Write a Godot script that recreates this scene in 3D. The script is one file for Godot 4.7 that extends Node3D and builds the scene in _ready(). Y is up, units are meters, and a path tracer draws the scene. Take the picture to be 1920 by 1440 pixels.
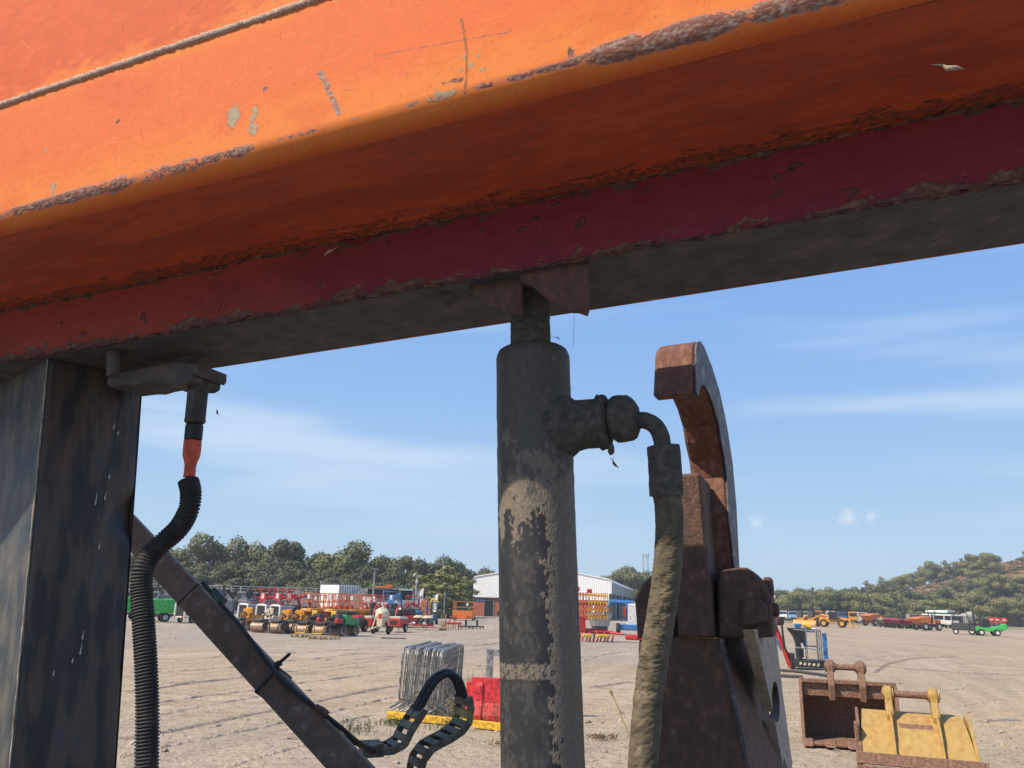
extends Node3D
# The yard of a machinery sale seen from under the painted beam of a crane. Metres, y up, the yard surface at y = 0.
# The crane stands a little askew: MB holds its own axes (along the beam, up, out of its front face).

var MB := Basis(Vector3(0.928618, 0.047832, 0.367941), Vector3(-0.044469, 0.998855, -0.017620), Vector3(-0.368363, 0.000000, 0.929682))
var rng := RandomNumberGenerator.new()
var names := {}
var offs := {}
var M := {}
var fn := FastNoiseLite.new()

func _ready() -> void:
	rng.seed = 11
	fn.seed = 5
	fn.frequency = 1.0
	fn.fractal_octaves = 3
	# camera, sky, sun, exposure
	var cam := Camera3D.new()
	cam.name = "camera"
	cam.fov = 52.007
	cam.near = 0.05
	cam.far = 6000.0
	cam.transform = Transform3D(Basis(Vector3(0.999560, 0.028587, 0.007928), Vector3(-0.029666, 0.963206, 0.267121), Vector3(0.000000, -0.267238, 0.963630)), Vector3(0, 1.950, 0))
	add_child(cam)
	cam.current = true
	var sun := DirectionalLight3D.new()
	sun.name = "sun"
	sun.light_energy = 1.3
	sun.light_color = Color(1.0, 0.94, 0.85)
	sun.light_angular_distance = 0.53
	sun.shadow_enabled = true
	add_child(sun)
	sun.look_at_from_position(Vector3(-0.611400, 0.732489, 0.299416) * 50.0, Vector3.ZERO)
	var env := Environment.new()
	env.background_mode = Environment.BG_SKY
	env.sky = Sky.new()
	var pano := PanoramaSkyMaterial.new()
	pano.panorama = sky_picture()
	env.sky.sky_material = pano
	env.tonemap_mode = Environment.TONE_MAPPER_LINEAR
	env.tonemap_exposure = 1.45
	env.sdfgi_enabled = true
	env.ssao_enabled = true
	env.ssil_enabled = true
	env.fog_enabled = true
	env.fog_density = 0.0006
	env.fog_light_color = Color(0.78, 0.82, 0.85)
	var we := WorldEnvironment.new()
	we.name = "world_environment"
	we.environment = env
	add_child(we)
	make_materials()
	build_ground()
	build_hill()
	build_structures()
	build_trees()
	build_left_rows()
	build_middle()
	build_right_row()
	build_foreground()
	build_beam()
	build_shade_box()
	build_bounce_blocker()
	build_post()
	build_cylinder()
	build_sensor()
	build_hook()
	build_brace_and_chain()
	build_debris()

# ---------------------------------------------------------------- sky
func sky_picture() -> ImageTexture:
	var w := 2048
	var h := 1024
	var n := FastNoiseLite.new()
	n.seed = 21
	n.frequency = 1.0
	n.fractal_octaves = 6
	var n2 := FastNoiseLite.new()
	n2.seed = 4
	n2.frequency = 1.0
	n2.fractal_octaves = 3
	# a few small low puffs among the streaks
	var puffs := [[Vector3(0.3923, 0.1057, -0.9138), 0.0100], [Vector3(0.4139, 0.1065, -0.9041), 0.0060], [Vector3(0.2970, 0.1002, -0.9496), 0.0080]]
	var data := PackedFloat32Array()
	data.resize(w * h * 3)
	var k := 0
	for j in h:
		var el := (0.5 - (j + 0.5) / h) * PI
		var s := sin(el)
		var t := clampf(s, 0.0, 1.0)
		var a := pow(1.0 - t, 3.0)
		var b := pow(1.0 - t, 9.0)
		var base := Vector3(0.115, 0.25, 0.57).lerp(Vector3(0.31, 0.48, 0.645), a).lerp(Vector3(0.40, 0.51, 0.59), b * 0.9)
		for i in w:
			var c := base
			if s > 0.0:
				var az := ((i + 0.5) / w - 0.25) * TAU
				var d := Vector3(cos(az) * cos(el), s, sin(az) * cos(el))
				# thin cirrus, drawn out sideways and slightly tilted
				var x := cos(az) * 1.3 + s * 0.9
				var z := sin(az) * 1.3
				var y := s * 15.0 + cos(az) * 0.5 + sin(az * 2.0) * 0.4
				var v := n.get_noise_3d(x * 0.9, y, z * 0.9) * 0.8 + n2.get_noise_3d(x * 0.8, y * 0.35, z * 0.8 + 7.0) * 0.9
				var cov := smoothstep(-0.05, 0.8, v) * smoothstep(0.02, 0.14, s) * 0.65
				c = c.lerp(Vector3(0.47, 0.57, 0.68), cov)
				if s < 0.16:
					var dir := Vector3(cos(az) * cos(el), s, sin(az) * cos(el))
					for q in puffs:
						var e: float = dir.distance_to(q[0]) / q[1]
						if e < 2.0:
							c = c.lerp(Vector3(0.56, 0.62, 0.68), 0.6 * clampf(1.2 - e + n.get_noise_3d(dir.x * 160.0, dir.y * 200.0, dir.z * 160.0) * 0.9, 0.0, 1.0))
			else:
				c = Vector3(0.32, 0.33, 0.32)
			data[k] = c.x
			data[k + 1] = c.y
			data[k + 2] = c.z
			k += 3
	return ImageTexture.create_from_image(Image.create_from_data(w, h, false, Image.FORMAT_RGBF, data.to_byte_array()))

# ---------------------------------------------------------------- materials
func lin(r: float, g: float, b: float) -> Color:
	return Color(r, g, b).linear_to_srgb()

func noise_bytes(size: int, freq: float, oct: int, sd: int, kind := FastNoiseLite.TYPE_SIMPLEX_SMOOTH) -> PackedByteArray:
	var n := FastNoiseLite.new()
	n.noise_type = kind
	n.seed = sd
	n.frequency = freq
	n.fractal_octaves = oct
	var im := n.get_seamless_image(size, size)
	im.convert(Image.FORMAT_L8)
	return im.get_data()

func ramp_texture(size: int, freq: float, oct: int, sd: int, stops: Array, kind := FastNoiseLite.TYPE_SIMPLEX_SMOOTH) -> ImageTexture:
	# stops: [place 0..1, colour in linear values]
	var src := noise_bytes(size, freq, oct, sd, kind)
	var lut := PackedByteArray()
	for v in 256:
		var x := v / 255.0
		var c: Color = stops[0][1]
		for q in range(1, stops.size()):
			var t := clampf((x - stops[q - 1][0]) / maxf(stops[q][0] - stops[q - 1][0], 1e-4), 0, 1)
			c = c.lerp(stops[q][1], t)
		c = c.linear_to_srgb()
		lut.append_array([int(c.r * 255), int(c.g * 255), int(c.b * 255)])
	var out := PackedByteArray()
	out.resize(src.size() * 3)
	for i in src.size():
		var v := src[i] * 3
		out[i * 3] = lut[v]
		out[i * 3 + 1] = lut[v + 1]
		out[i * 3 + 2] = lut[v + 2]
	return ImageTexture.create_from_image(Image.create_from_data(size, size, false, Image.FORMAT_RGB8, out))

func mat(c: Color, rough := 0.6, metal := 0.0, tex: Texture2D = null, scale := 1.0, bump: Texture2D = null, bump_cm := 0.0) -> StandardMaterial3D:
	var m := StandardMaterial3D.new()
	m.albedo_color = c
	m.roughness = rough
	m.metallic = metal
	if tex or bump:
		m.uv1_triplanar = true
		m.uv1_scale = Vector3.ONE * scale
	m.albedo_texture = tex
	if bump:
		m.heightmap_enabled = true
		m.heightmap_texture = bump
		m.heightmap_scale = bump_cm
	return m

var worn: ImageTexture
var paints := {}

func paint(r: float, g: float, b: float, rough := 0.45) -> StandardMaterial3D:
	var key := "%.3f %.3f %.3f %.2f" % [r, g, b, rough]
	if not paints.has(key):
		paints[key] = mat(lin(r, g, b), rough, 0.0, worn, 0.9)
	return paints[key]

func make_materials() -> void:
	var k := func(r, g, b): return Color(r, g, b)
	worn = ramp_texture(512, 0.014, 6, 3, [[0.0, k.call(0.3, 0.26, 0.22)], [0.36, k.call(0.6, 0.56, 0.5)], [0.5, k.call(0.86, 0.84, 0.81)], [0.62, k.call(1, 1, 1)], [1.0, k.call(1, 1, 1)]])
	var fine := ramp_texture(512, 0.05, 5, 9, [[0.0, k.call(0, 0, 0)], [1.0, k.call(1, 1, 1)]])
	var pits := ramp_texture(512, 0.03, 3, 14, [[0.0, k.call(0, 0, 0)], [0.45, k.call(0.15, 0.15, 0.15)], [0.6, k.call(0.8, 0.8, 0.8)], [1.0, k.call(1, 1, 1)]])
	var cells := ramp_texture(512, 0.035, 2, 8, [[0.0, k.call(1, 1, 1)], [0.6, k.call(0.5, 0.5, 0.5)], [1.0, k.call(0, 0, 0)]], FastNoiseLite.TYPE_CELLULAR)
	M.fine = fine
	M.pits = pits
	M.cells = cells
	M.crust = mat(Color.WHITE, 0.95, 0.0, ramp_texture(512, 0.02, 5, 31, [[0.2, k.call(0.05, 0.049, 0.046)], [0.5, k.call(0.078, 0.074, 0.066)], [0.8, k.call(0.12, 0.108, 0.088)]]), 5.0, fine, 0.5)
	M.dark_under = mat(Color.WHITE, 0.8, 0.0, ramp_texture(512, 0.015, 5, 32, [[0.25, k.call(0.07, 0.066, 0.07)], [0.6, k.call(0.10, 0.09, 0.088)], [0.9, k.call(0.15, 0.115, 0.1)]]), 1.7, fine, 0.25)
	M.cake = mat(Color.WHITE, 1.0, 0.0, ramp_texture(256, 0.03, 4, 33, [[0.2, k.call(0.06, 0.032, 0.024)], [0.6, k.call(0.15, 0.08, 0.055)], [0.85, k.call(0.26, 0.17, 0.12)]]), 4.0, pits, 0.8)
	M.weld_rust = mat(Color.WHITE, 0.75, 0.1, ramp_texture(256, 0.06, 4, 34, [[0.2, k.call(0.26, 0.15, 0.11)], [0.5, k.call(0.42, 0.29, 0.23)], [0.8, k.call(0.62, 0.52, 0.45)]]), 22.0, pits, 0.12)
	M.post_dark = mat(Color.WHITE, 0.42, 0.0, ramp_texture(512, 0.010, 6, 35, [[0.2, k.call(0.018, 0.02, 0.026)], [0.42, k.call(0.03, 0.03, 0.032)], [0.54, k.call(0.08, 0.055, 0.042)], [0.75, k.call(0.12, 0.08, 0.056)], [0.9, k.call(0.06, 0.065, 0.075)]]), 1.35, fine, 0.12)
	M.post_dark.uv1_scale = Vector3(4.2, 0.9, 4.2)
	M.post_side = mat(Color.WHITE, 0.5, 0.0, ramp_texture(512, 0.011, 6, 36, [[0.2, k.call(0.024, 0.036, 0.052)], [0.5, k.call(0.046, 0.057, 0.068)], [0.62, k.call(0.085, 0.085, 0.078)], [0.85, k.call(0.12, 0.11, 0.09)]]), 2.2, fine, 0.15)
	M.post_side.uv1_scale = Vector3(3.6, 1.4, 3.6)
	M.dropping = mat(lin(0.6, 0.58, 0.52), 0.8)
	M.rusty = mat(Color.WHITE, 0.85, 0.0, ramp_texture(512, 0.016, 5, 37, [[0.2, k.call(0.12, 0.052, 0.036)], [0.5, k.call(0.165, 0.074, 0.05)], [0.78, k.call(0.21, 0.105, 0.068)], [0.92, k.call(0.28, 0.18, 0.125)]]), 6.0, fine, 0.25)
	M.rusty_dark = mat(Color.WHITE, 0.75, 0.0, ramp_texture(512, 0.013, 5, 38, [[0.2, k.call(0.075, 0.044, 0.032)], [0.5, k.call(0.10, 0.055, 0.039)], [0.76, k.call(0.13, 0.063, 0.042)], [0.92, k.call(0.19, 0.125, 0.09)]]), 3.2, fine, 0.22)
	M.rusty_dark.uv1_scale = Vector3(6.0, 4.0, 6.0)
	M.chipped = mat(Color.WHITE, 0.6, 0.0, ramp_texture(512, 0.012, 5, 39, [[0.3, k.call(0.062, 0.055, 0.055)], [0.66, k.call(0.085, 0.078, 0.076)], [0.70, k.call(0.2, 0.18, 0.17)], [0.9, k.call(0.26, 0.22, 0.2)]]), 4.2, fine, 0.2)
	M.side_steel = mat(Color.WHITE, 0.9, 0.0, ramp_texture(512, 0.014, 5, 40, [[0.2, k.call(0.22, 0.15, 0.10)], [0.34, k.call(0.36, 0.29, 0.22)], [0.8, k.call(0.43, 0.36, 0.28)]]), 4.0, fine, 0.2)
	M.tube_brown = mat(Color.WHITE, 0.7, 0.0, ramp_texture(512, 0.012, 5, 41, [[0.2, k.call(0.095, 0.062, 0.038)], [0.5, k.call(0.135, 0.083, 0.053)], [0.78, k.call(0.175, 0.10, 0.064)], [0.88, k.call(0.25, 0.2, 0.165)]]), 3.2, fine, 0.2)
	M.hose = mat(Color.WHITE, 1.0, 0.0, ramp_texture(512, 0.02, 4, 42, [[0.2, k.call(0.065, 0.054, 0.035)], [0.6, k.call(0.14, 0.114, 0.075)], [0.9, k.call(0.2, 0.165, 0.115)]]), 3.0, cells, 0.9)
	M.conduit = mat(Color.WHITE, 0.7, 0.0, ramp_texture(256, 0.02, 4, 43, [[0.25, k.call(0.014, 0.014, 0.015)], [0.65, k.call(0.026, 0.025, 0.023)], [0.9, k.call(0.085, 0.075, 0.06)]]), 3.0)
	M.rubber = mat(lin(0.022, 0.021, 0.021), 0.65, 0.0, worn, 2.0)
	M.chain = mat(Color.WHITE, 0.8, 0.0, ramp_texture(256, 0.02, 4, 44, [[0.25, k.call(0.085, 0.076, 0.054)], [0.6, k.call(0.17, 0.15, 0.10)], [0.85, k.call(0.3, 0.25, 0.16)]]), 6.0, fine, 0.2)
	M.chain_green = mat(lin(0.28, 0.27, 0.06), 0.6, 0.0, worn, 3.0)
	M.boot = mat(lin(0.72, 0.12, 0.055), 0.55, 0.0, worn, 5.0)
	M.sensor = mat(lin(0.075, 0.065, 0.06), 0.7, 0.0, worn, 5.0, fine, 0.1)
	M.galv = mat(lin(0.46, 0.47, 0.48), 0.42, 0.55, worn, 1.0)
	M.barrier_steel = mat(lin(0.36, 0.36, 0.35), 0.5, 0.35, worn, 1.6)
	M.galv_dark = mat(lin(0.25, 0.26, 0.27), 0.5, 0.5, worn, 1.0)
	M.tyre = mat(lin(0.022, 0.021, 0.02), 0.9, 0.0, worn, 1.0)
	M.black = mat(lin(0.025, 0.025, 0.027), 0.6, 0.0, worn, 0.8)
	M.dark_steel = mat(lin(0.07, 0.07, 0.075), 0.6, 0.2, worn, 0.8)
	M.grey = paint(0.3, 0.31, 0.33)
	M.white = paint(0.78, 0.78, 0.76)
	M.sheeting = mat(lin(0.86, 0.86, 0.84), 0.5)
	M.red = paint(0.55, 0.035, 0.03)
	M.orange = paint(0.72, 0.2, 0.03)
	M.amber = paint(0.78, 0.34, 0.03)
	M.yellow = paint(0.78, 0.52, 0.04)
	M.blue = paint(0.05, 0.2, 0.5)
	M.green = paint(0.03, 0.35, 0.10)
	M.bright_green = paint(0.06, 0.55, 0.10)
	M.cream = paint(0.7, 0.62, 0.45)
	M.drum = mat(Color.WHITE, 0.5, 0.3, ramp_texture(256, 0.02, 4, 45, [[0.2, k.call(0.16, 0.10, 0.07)], [0.6, k.call(0.3, 0.2, 0.14)], [0.9, k.call(0.42, 0.33, 0.26)]]), 0.7)
	M.wood = mat(Color.WHITE, 0.85, 0.0, ramp_texture(256, 0.03, 4, 46, [[0.2, k.call(0.22, 0.16, 0.1)], [0.8, k.call(0.42, 0.32, 0.2)]]), 0.7)
	M.glass_dark = mat(lin(0.02, 0.025, 0.03), 0.08, 0.0)
	M.brick_red = mat(Color.WHITE, 0.9, 0.0, ramp_texture(256, 0.03, 4, 47, [[0.2, k.call(0.26, 0.07, 0.04)], [0.8, k.call(0.4, 0.13, 0.08)]]), 0.3)
	M.bucket_rust = mat(Color.WHITE, 0.85, 0.1, ramp_texture(512, 0.016, 5, 48, [[0.2, k.call(0.14, 0.075, 0.05)], [0.5, k.call(0.22, 0.12, 0.078)], [0.8, k.call(0.31, 0.185, 0.12)]]), 2.2, fine, 0.6)
	M.bucket_yellow = mat(Color.WHITE, 0.7, 0.0, ramp_texture(512, 0.014, 5, 49, [[0.14, k.call(0.24, 0.12, 0.05)], [0.26, k.call(0.38, 0.21, 0.06)], [0.42, k.call(0.39, 0.24, 0.07)], [0.8, k.call(0.45, 0.30, 0.09)]]), 1.1, fine, 0.5)
	M.barrier_red = mat(lin(0.66, 0.035, 0.04), 0.55, 0.0, worn, 1.2)
	M.timber_yellow = mat(lin(0.75, 0.45, 0.03), 0.7, 0.0, worn, 1.5)

# ---------------------------------------------------------------- naming and tree of things
func numbered(called: String) -> String:
	var n: int = names.get(called, 0)
	names[called] = n + 1
	return called if n == 0 else "%s_%03d" % [called, n]

func tag(o: Node, label: String, category: String, group := "", kind := "") -> void:
	if label:
		o.set_meta("label", label)
	if category:
		o.set_meta("category", category)
	if group:
		o.set_meta("group", group)
	if kind:
		o.set_meta("kind", kind)

func thing(called: String, label: String, category: String, at := Vector3.ZERO, turn := 0.0, group := "") -> Node3D:
	var o := Node3D.new()
	o.name = numbered(called)
	add_child(o)
	o.position = at
	o.rotation.y = deg_to_rad(turn)
	tag(o, label, category, group)
	return o

# a thing on the crane: its shapes are given in the crane's axes, its node stands at base
func mthing(called: String, label: String, category: String, base: Vector3, group := "") -> Node3D:
	var o := thing(called, label, category, Vector3.ZERO, 0.0, group)
	o.transform = Transform3D(MB, MB * base)
	offs[o] = -base
	return o

func put(parent: Node, called: String, s: SurfaceTool, m: Material, label := "") -> MeshInstance3D:
	var o := MeshInstance3D.new()
	o.name = called
	o.mesh = s.commit()
	o.mesh.surface_set_material(0, m)
	parent.add_child(o, true)
	if offs.has(parent):
		o.position = offs[parent]
	if label:
		o.set_meta("label", label)
	return o

func copy_of(src: Node3D, at: Vector3, turn: float, label: String, group := "") -> Node3D:
	var r: Node3D = src.duplicate()
	r.name = numbered(String(src.name).rstrip("0123456789").trim_suffix("_"))
	add_child(r)
	r.position = at
	r.rotation.y = deg_to_rad(turn)
	r.set_meta("label", label)
	if group:
		r.set_meta("group", group)
	return r

# ---------------------------------------------------------------- shapes
func S() -> SurfaceTool:
	var s := SurfaceTool.new()
	s.begin(Mesh.PRIMITIVE_TRIANGLES)
	return s

func tri(s: SurfaceTool, a: Vector3, b: Vector3, c: Vector3, out: Vector3) -> void:
	var n := (a - c).cross(a - b)
	if n.dot(out) < 0.0:
		var t := b
		b = c
		c = t
		n = -n
	n = n.normalized()
	s.set_normal(n)
	s.add_vertex(a)
	s.set_normal(n)
	s.add_vertex(b)
	s.set_normal(n)
	s.add_vertex(c)

func quad(s: SurfaceTool, a: Vector3, b: Vector3, c: Vector3, d: Vector3, out: Vector3) -> void:
	tri(s, a, b, c, out)
	tri(s, a, c, d, out)

func trs(s: SurfaceTool, a: Vector3, b: Vector3, c: Vector3, na: Vector3, nb: Vector3, nc: Vector3) -> void:
	if (a - c).cross(a - b).dot(na + nb + nc) < 0.0:
		var t := b
		b = c
		c = t
		t = nb
		nb = nc
		nc = t
	s.set_normal(na)
	s.add_vertex(a)
	s.set_normal(nb)
	s.add_vertex(b)
	s.set_normal(nc)
	s.add_vertex(c)

func bx(s: SurfaceTool, c: Vector3, size: Vector3, bas := Basis(), bev := 0.0) -> void:
	var h := size * 0.5
	var ax := [bas.x, bas.y, bas.z]
	var hh := [h.x, h.y, h.z]
	for i in 3:
		var j := (i + 1) % 3
		var k := (i + 2) % 3
		for sg in [-1.0, 1.0]:
			var o: Vector3 = c + ax[i] * hh[i] * sg
			var u: Vector3 = ax[j] * (hh[j] - bev)
			var v: Vector3 = ax[k] * (hh[k] - bev)
			quad(s, o - u - v, o + u - v, o + u + v, o - u + v, ax[i] * sg)
	if bev <= 0.0:
		return
	for i in 3:
		var j := (i + 1) % 3
		var k := (i + 2) % 3
		for sj in [-1.0, 1.0]:
			for sk in [-1.0, 1.0]:
				var l: Vector3 = ax[i] * (hh[i] - bev)
				var p: Vector3 = c + ax[j] * hh[j] * sj + ax[k] * (hh[k] - bev) * sk
				var q: Vector3 = c + ax[j] * (hh[j] - bev) * sj + ax[k] * hh[k] * sk
				quad(s, p - l, p + l, q + l, q - l, ax[j] * sj + ax[k] * sk)
	for sx in [-1.0, 1.0]:
		for sy in [-1.0, 1.0]:
			for sz in [-1.0, 1.0]:
				var e := Vector3(sx, sy, sz)
				var p := []
				for i in 3:
					var q := c
					for j in 3:
						q += ax[j] * (hh[j] - (0.0 if i == j else bev)) * e[j]
					p.append(q)
				tri(s, p[0], p[1], p[2], bas * e)

func box(t: Node, called: String, m: Material, c: Vector3, size: Vector3, bev := 0.0, bas := Basis()) -> MeshInstance3D:
	var s := S()
	bx(s, c, size, bas, bev)
	return put(t, called, s, m)

func frame_of(d: Vector3) -> Array:
	var a := Vector3.UP if absf(d.y) < 0.9 else Vector3.RIGHT
	var x := d.cross(a).normalized()
	return [x, d.cross(x).normalized()]

func cone(s: SurfaceTool, a: Vector3, b: Vector3, ra: float, rb: float, seg := 12, caps := true) -> void:
	var d := (b - a).normalized()
	var f := frame_of(d)
	var slope := (ra - rb) / maxf((b - a).length(), 1e-6)
	for i in seg:
		var t0 := TAU * i / seg
		var t1 := TAU * (i + 1) / seg
		var u0: Vector3 = f[0] * cos(t0) + f[1] * sin(t0)
		var u1: Vector3 = f[0] * cos(t1) + f[1] * sin(t1)
		var n0 := (u0 + d * slope).normalized()
		var n1 := (u1 + d * slope).normalized()
		trs(s, a + u0 * ra, a + u1 * ra, b + u1 * rb, n0, n1, n1)
		trs(s, a + u0 * ra, b + u1 * rb, b + u0 * rb, n0, n1, n0)
		if caps:
			if ra > 0.0:
				tri(s, a, a + u0 * ra, a + u1 * ra, -d)
			if rb > 0.0:
				tri(s, b, b + u0 * rb, b + u1 * rb, d)

func cyl(t: Node, called: String, m: Material, a: Vector3, b: Vector3, r: float, seg := 12, rb := -1.0) -> MeshInstance3D:
	var s := S()
	cone(s, a, b, r, r if rb < 0.0 else rb, seg)
	return put(t, called, s, m)

# a surface over nu x nv cells; f(i, j) gives the point; sgn turns its outside round
func grid(s: SurfaceTool, nu: int, nv: int, f: Callable, sgn := 1.0, uv = null, loop := false) -> void:
	var p := PackedVector3Array()
	p.resize((nu + 1) * (nv + 1))
	for j in nv + 1:
		for i in nu + 1:
			p[j * (nu + 1) + i] = f.call(i, j)
	var n := PackedVector3Array()
	n.resize(p.size())
	for j in nv + 1:
		for i in nu + 1:
			var i0 := maxi(i - 1, 0)
			var i1 := mini(i + 1, nu)
			if loop:
				i0 = (i - 1 + nu) % nu
				i1 = (i + 1) % nu
			var j0 := maxi(j - 1, 0)
			var j1 := mini(j + 1, nv)
			var w := nu + 1
			n[j * w + i] = ((p[j * w + i1] - p[j * w + i0]).cross(p[j1 * w + i] - p[j0 * w + i]) * sgn).normalized()
	for j in nv:
		for i in nu:
			var a := j * (nu + 1) + i
			for t in ([[a, a + 1, a + nu + 2], [a, a + nu + 2, a + nu + 1]] if sgn < 0.0 else [[a, a + nu + 2, a + 1], [a, a + nu + 1, a + nu + 2]]):
				for q: int in t:
					s.set_normal(n[q])
					if uv != null:
						s.set_uv(uv.call(q % (nu + 1), q / (nu + 1)))
					s.add_vertex(p[q])

func smooth_path(pts: Array, steps: int) -> PackedVector3Array:
	var out := PackedVector3Array()
	for i in pts.size() - 1:
		var a: Vector3 = pts[maxi(i - 1, 0)]
		var d: Vector3 = pts[mini(i + 2, pts.size() - 1)]
		for k in steps:
			out.append((pts[i] as Vector3).cubic_interpolate(pts[i + 1], a, d, float(k) / steps))
	out.append(pts[-1])
	return out

# a round bar along a path; rf(k, angle) scales its radius
func tube(s: SurfaceTool, path, r: float, seg := 8, caps := true, rf = null) -> void:
	var pts := PackedVector3Array(path)
	var n := pts.size()
	var xs := []
	var ys := []
	var d0 := (pts[1] - pts[0]).normalized()
	var x: Vector3 = frame_of(d0)[0]
	for i in n:
		var d := (pts[mini(i + 1, n - 1)] - pts[maxi(i - 1, 0)]).normalized()
		x = (x - d * x.dot(d)).normalized()
		xs.append(x)
		ys.append(d.cross(x))
	grid(s, seg, n - 1, func(i: int, j: int):
		var t := TAU * (i % seg) / seg
		var k: float = r if rf == null else r * rf.call(j, t)
		return pts[j] + (xs[j] * cos(t) + ys[j] * sin(t)) * k, 1.0, null, true)
	if caps:
		for e in [0, n - 1]:
			var out: Vector3 = d0 * -1.0 if e == 0 else (pts[n - 1] - pts[n - 2]).normalized()
			for i in seg:
				var t0 := TAU * i / seg
				var t1 := TAU * (i + 1) / seg
				var r0: float = r if rf == null else r * rf.call(e, t0)
				var r1: float = r if rf == null else r * rf.call(e, TAU * ((i + 1) % seg) / seg)
				tri(s, pts[e], pts[e] + (xs[e] * cos(t0) + ys[e] * sin(t0)) * r0, pts[e] + (xs[e] * cos(t1) + ys[e] * sin(t1)) * r1, out)

func bar(t: Node, called: String, m: Material, pts: Array, r: float, seg := 6) -> MeshInstance3D:
	var s := S()
	tube(s, pts, r, seg)
	return put(t, called, s, m)

func lathe(s: SurfaceTool, o: Vector3, bas: Basis, prof: Array, seg := 20) -> void:
	# prof: Vector2(radius, height along bas.y)
	for k in prof.size() - 1:
		var a: Vector2 = prof[k]
		var b: Vector2 = prof[k + 1]
		var t: Vector2 = b - a
		var nr := Vector2(t.y, -t.x).normalized()
		for i in seg:
			var c0 := bas.x * cos(TAU * i / seg) + bas.z * sin(TAU * i / seg)
			var c1 := bas.x * cos(TAU * (i + 1) / seg) + bas.z * sin(TAU * (i + 1) / seg)
			var n0 := c0 * nr.x + bas.y * nr.y
			var n1 := c1 * nr.x + bas.y * nr.y
			var p00 := o + c0 * a.x + bas.y * a.y
			var p10 := o + c1 * a.x + bas.y * a.y
			var p01 := o + c0 * b.x + bas.y * b.y
			var p11 := o + c1 * b.x + bas.y * b.y
			if a.x > 1e-5:
				trs(s, p00, p10, p11, n0, n1, n1)
			if b.x > 1e-5:
				trs(s, p00, p11, p01, n0, n1, n0)

# a polygon in the plane of bas.x and bas.y, given thickness along bas.z (centred on o); bev chamfers its front and back edges
func prism(s: SurfaceTool, poly: Array, o: Vector3, bas: Basis, depth: float, bev := 0.0) -> void:
	var pv := PackedVector2Array(poly)
	if Geometry2D.is_polygon_clockwise(pv):
		pv.reverse()
	var inn := pv
	if bev > 0.0:
		var off := Geometry2D.offset_polygon(pv, -bev, Geometry2D.JOIN_MITER)
		if off.size() == 1 and off[0].size() == pv.size():
			var best := 0
			for k in pv.size():
				if off[0][k].distance_to(pv[0]) < off[0][best].distance_to(pv[0]):
					best = k
			inn = PackedVector2Array()
			for k in pv.size():
				inn.append(off[0][(k + best) % pv.size()])
			if Geometry2D.is_polygon_clockwise(inn):
				inn = pv
				bev = 0.0
		else:
			bev = 0.0
	var tris := Geometry2D.triangulate_polygon(inn)
	for sg in [-0.5, 0.5]:
		var z: Vector3 = bas.z * depth * sg
		for k in range(0, tris.size(), 3):
			tri(s, o + z + bas.x * inn[tris[k]].x + bas.y * inn[tris[k]].y, o + z + bas.x * inn[tris[k + 1]].x + bas.y * inn[tris[k + 1]].y, o + z + bas.x * inn[tris[k + 2]].x + bas.y * inn[tris[k + 2]].y, z)
	for k in pv.size():
		var a := pv[k]
		var b := pv[(k + 1) % pv.size()]
		var e := b - a
		var out := bas.x * e.y - bas.y * e.x
		var pa := o + bas.x * a.x + bas.y * a.y
		var pb := o + bas.x * b.x + bas.y * b.y
		var z := bas.z * (depth * 0.5 - bev)
		quad(s, pa - z, pb - z, pb + z, pa + z, out)
		if bev > 0.0:
			var qa := o + bas.x * inn[k].x + bas.y * inn[k].y
			var qb := o + bas.x * inn[(k + 1) % pv.size()].x + bas.y * inn[(k + 1) % pv.size()].y
			for sg in [-1.0, 1.0]:
				quad(s, pa + z * sg, pb + z * sg, qb + bas.z * depth * 0.5 * sg, qa + bas.z * depth * 0.5 * sg, out + bas.z * sg)

func slab(t: Node, called: String, m: Material, poly: Array, o: Vector3, bas: Basis, depth: float, bev := 0.0) -> MeshInstance3D:
	var s := S()
	prism(s, poly, o, bas, depth, bev)
	return put(t, called, s, m)

func wheel(t: Node, c: Vector3, r: float, w: float, rim: Material, seg := 16) -> void:
	# axle along x
	var s := S()
	var bas := Basis(Vector3.BACK, Vector3.RIGHT, Vector3.UP)
	var h := w * 0.5
	lathe(s, c, bas, [Vector2(r * 0.55, -h), Vector2(r * 0.86, -h), Vector2(r, -h * 0.6), Vector2(r, h * 0.6), Vector2(r * 0.86, h), Vector2(r * 0.55, h)], seg)
	var o := put(t, "wheel", s, M.tyre)
	s = S()
	lathe(s, c, bas, [Vector2(0, -h * 0.8), Vector2(r * 0.3, -h * 0.85), Vector2(r * 0.56, -h * 0.9), Vector2(r * 0.56, h * 0.9), Vector2(r * 0.3, h * 0.85), Vector2(0, h * 0.8)], seg)
	put(o, "rim", s, rim)

# ---------------------------------------------------------------- the crane beam
const EYE := 1.9478   # height of the seam lines is counted from here, in the crane's axes
const U0 := -1.7      # painted sheets are drawn from here ...
const UW := 2.4       # ... over this length

func blotch(c: Vector3, d: Vector3, t: float) -> Vector3:
	return c.lerp(d, clampf(t, 0.0, 1.0))

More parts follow.
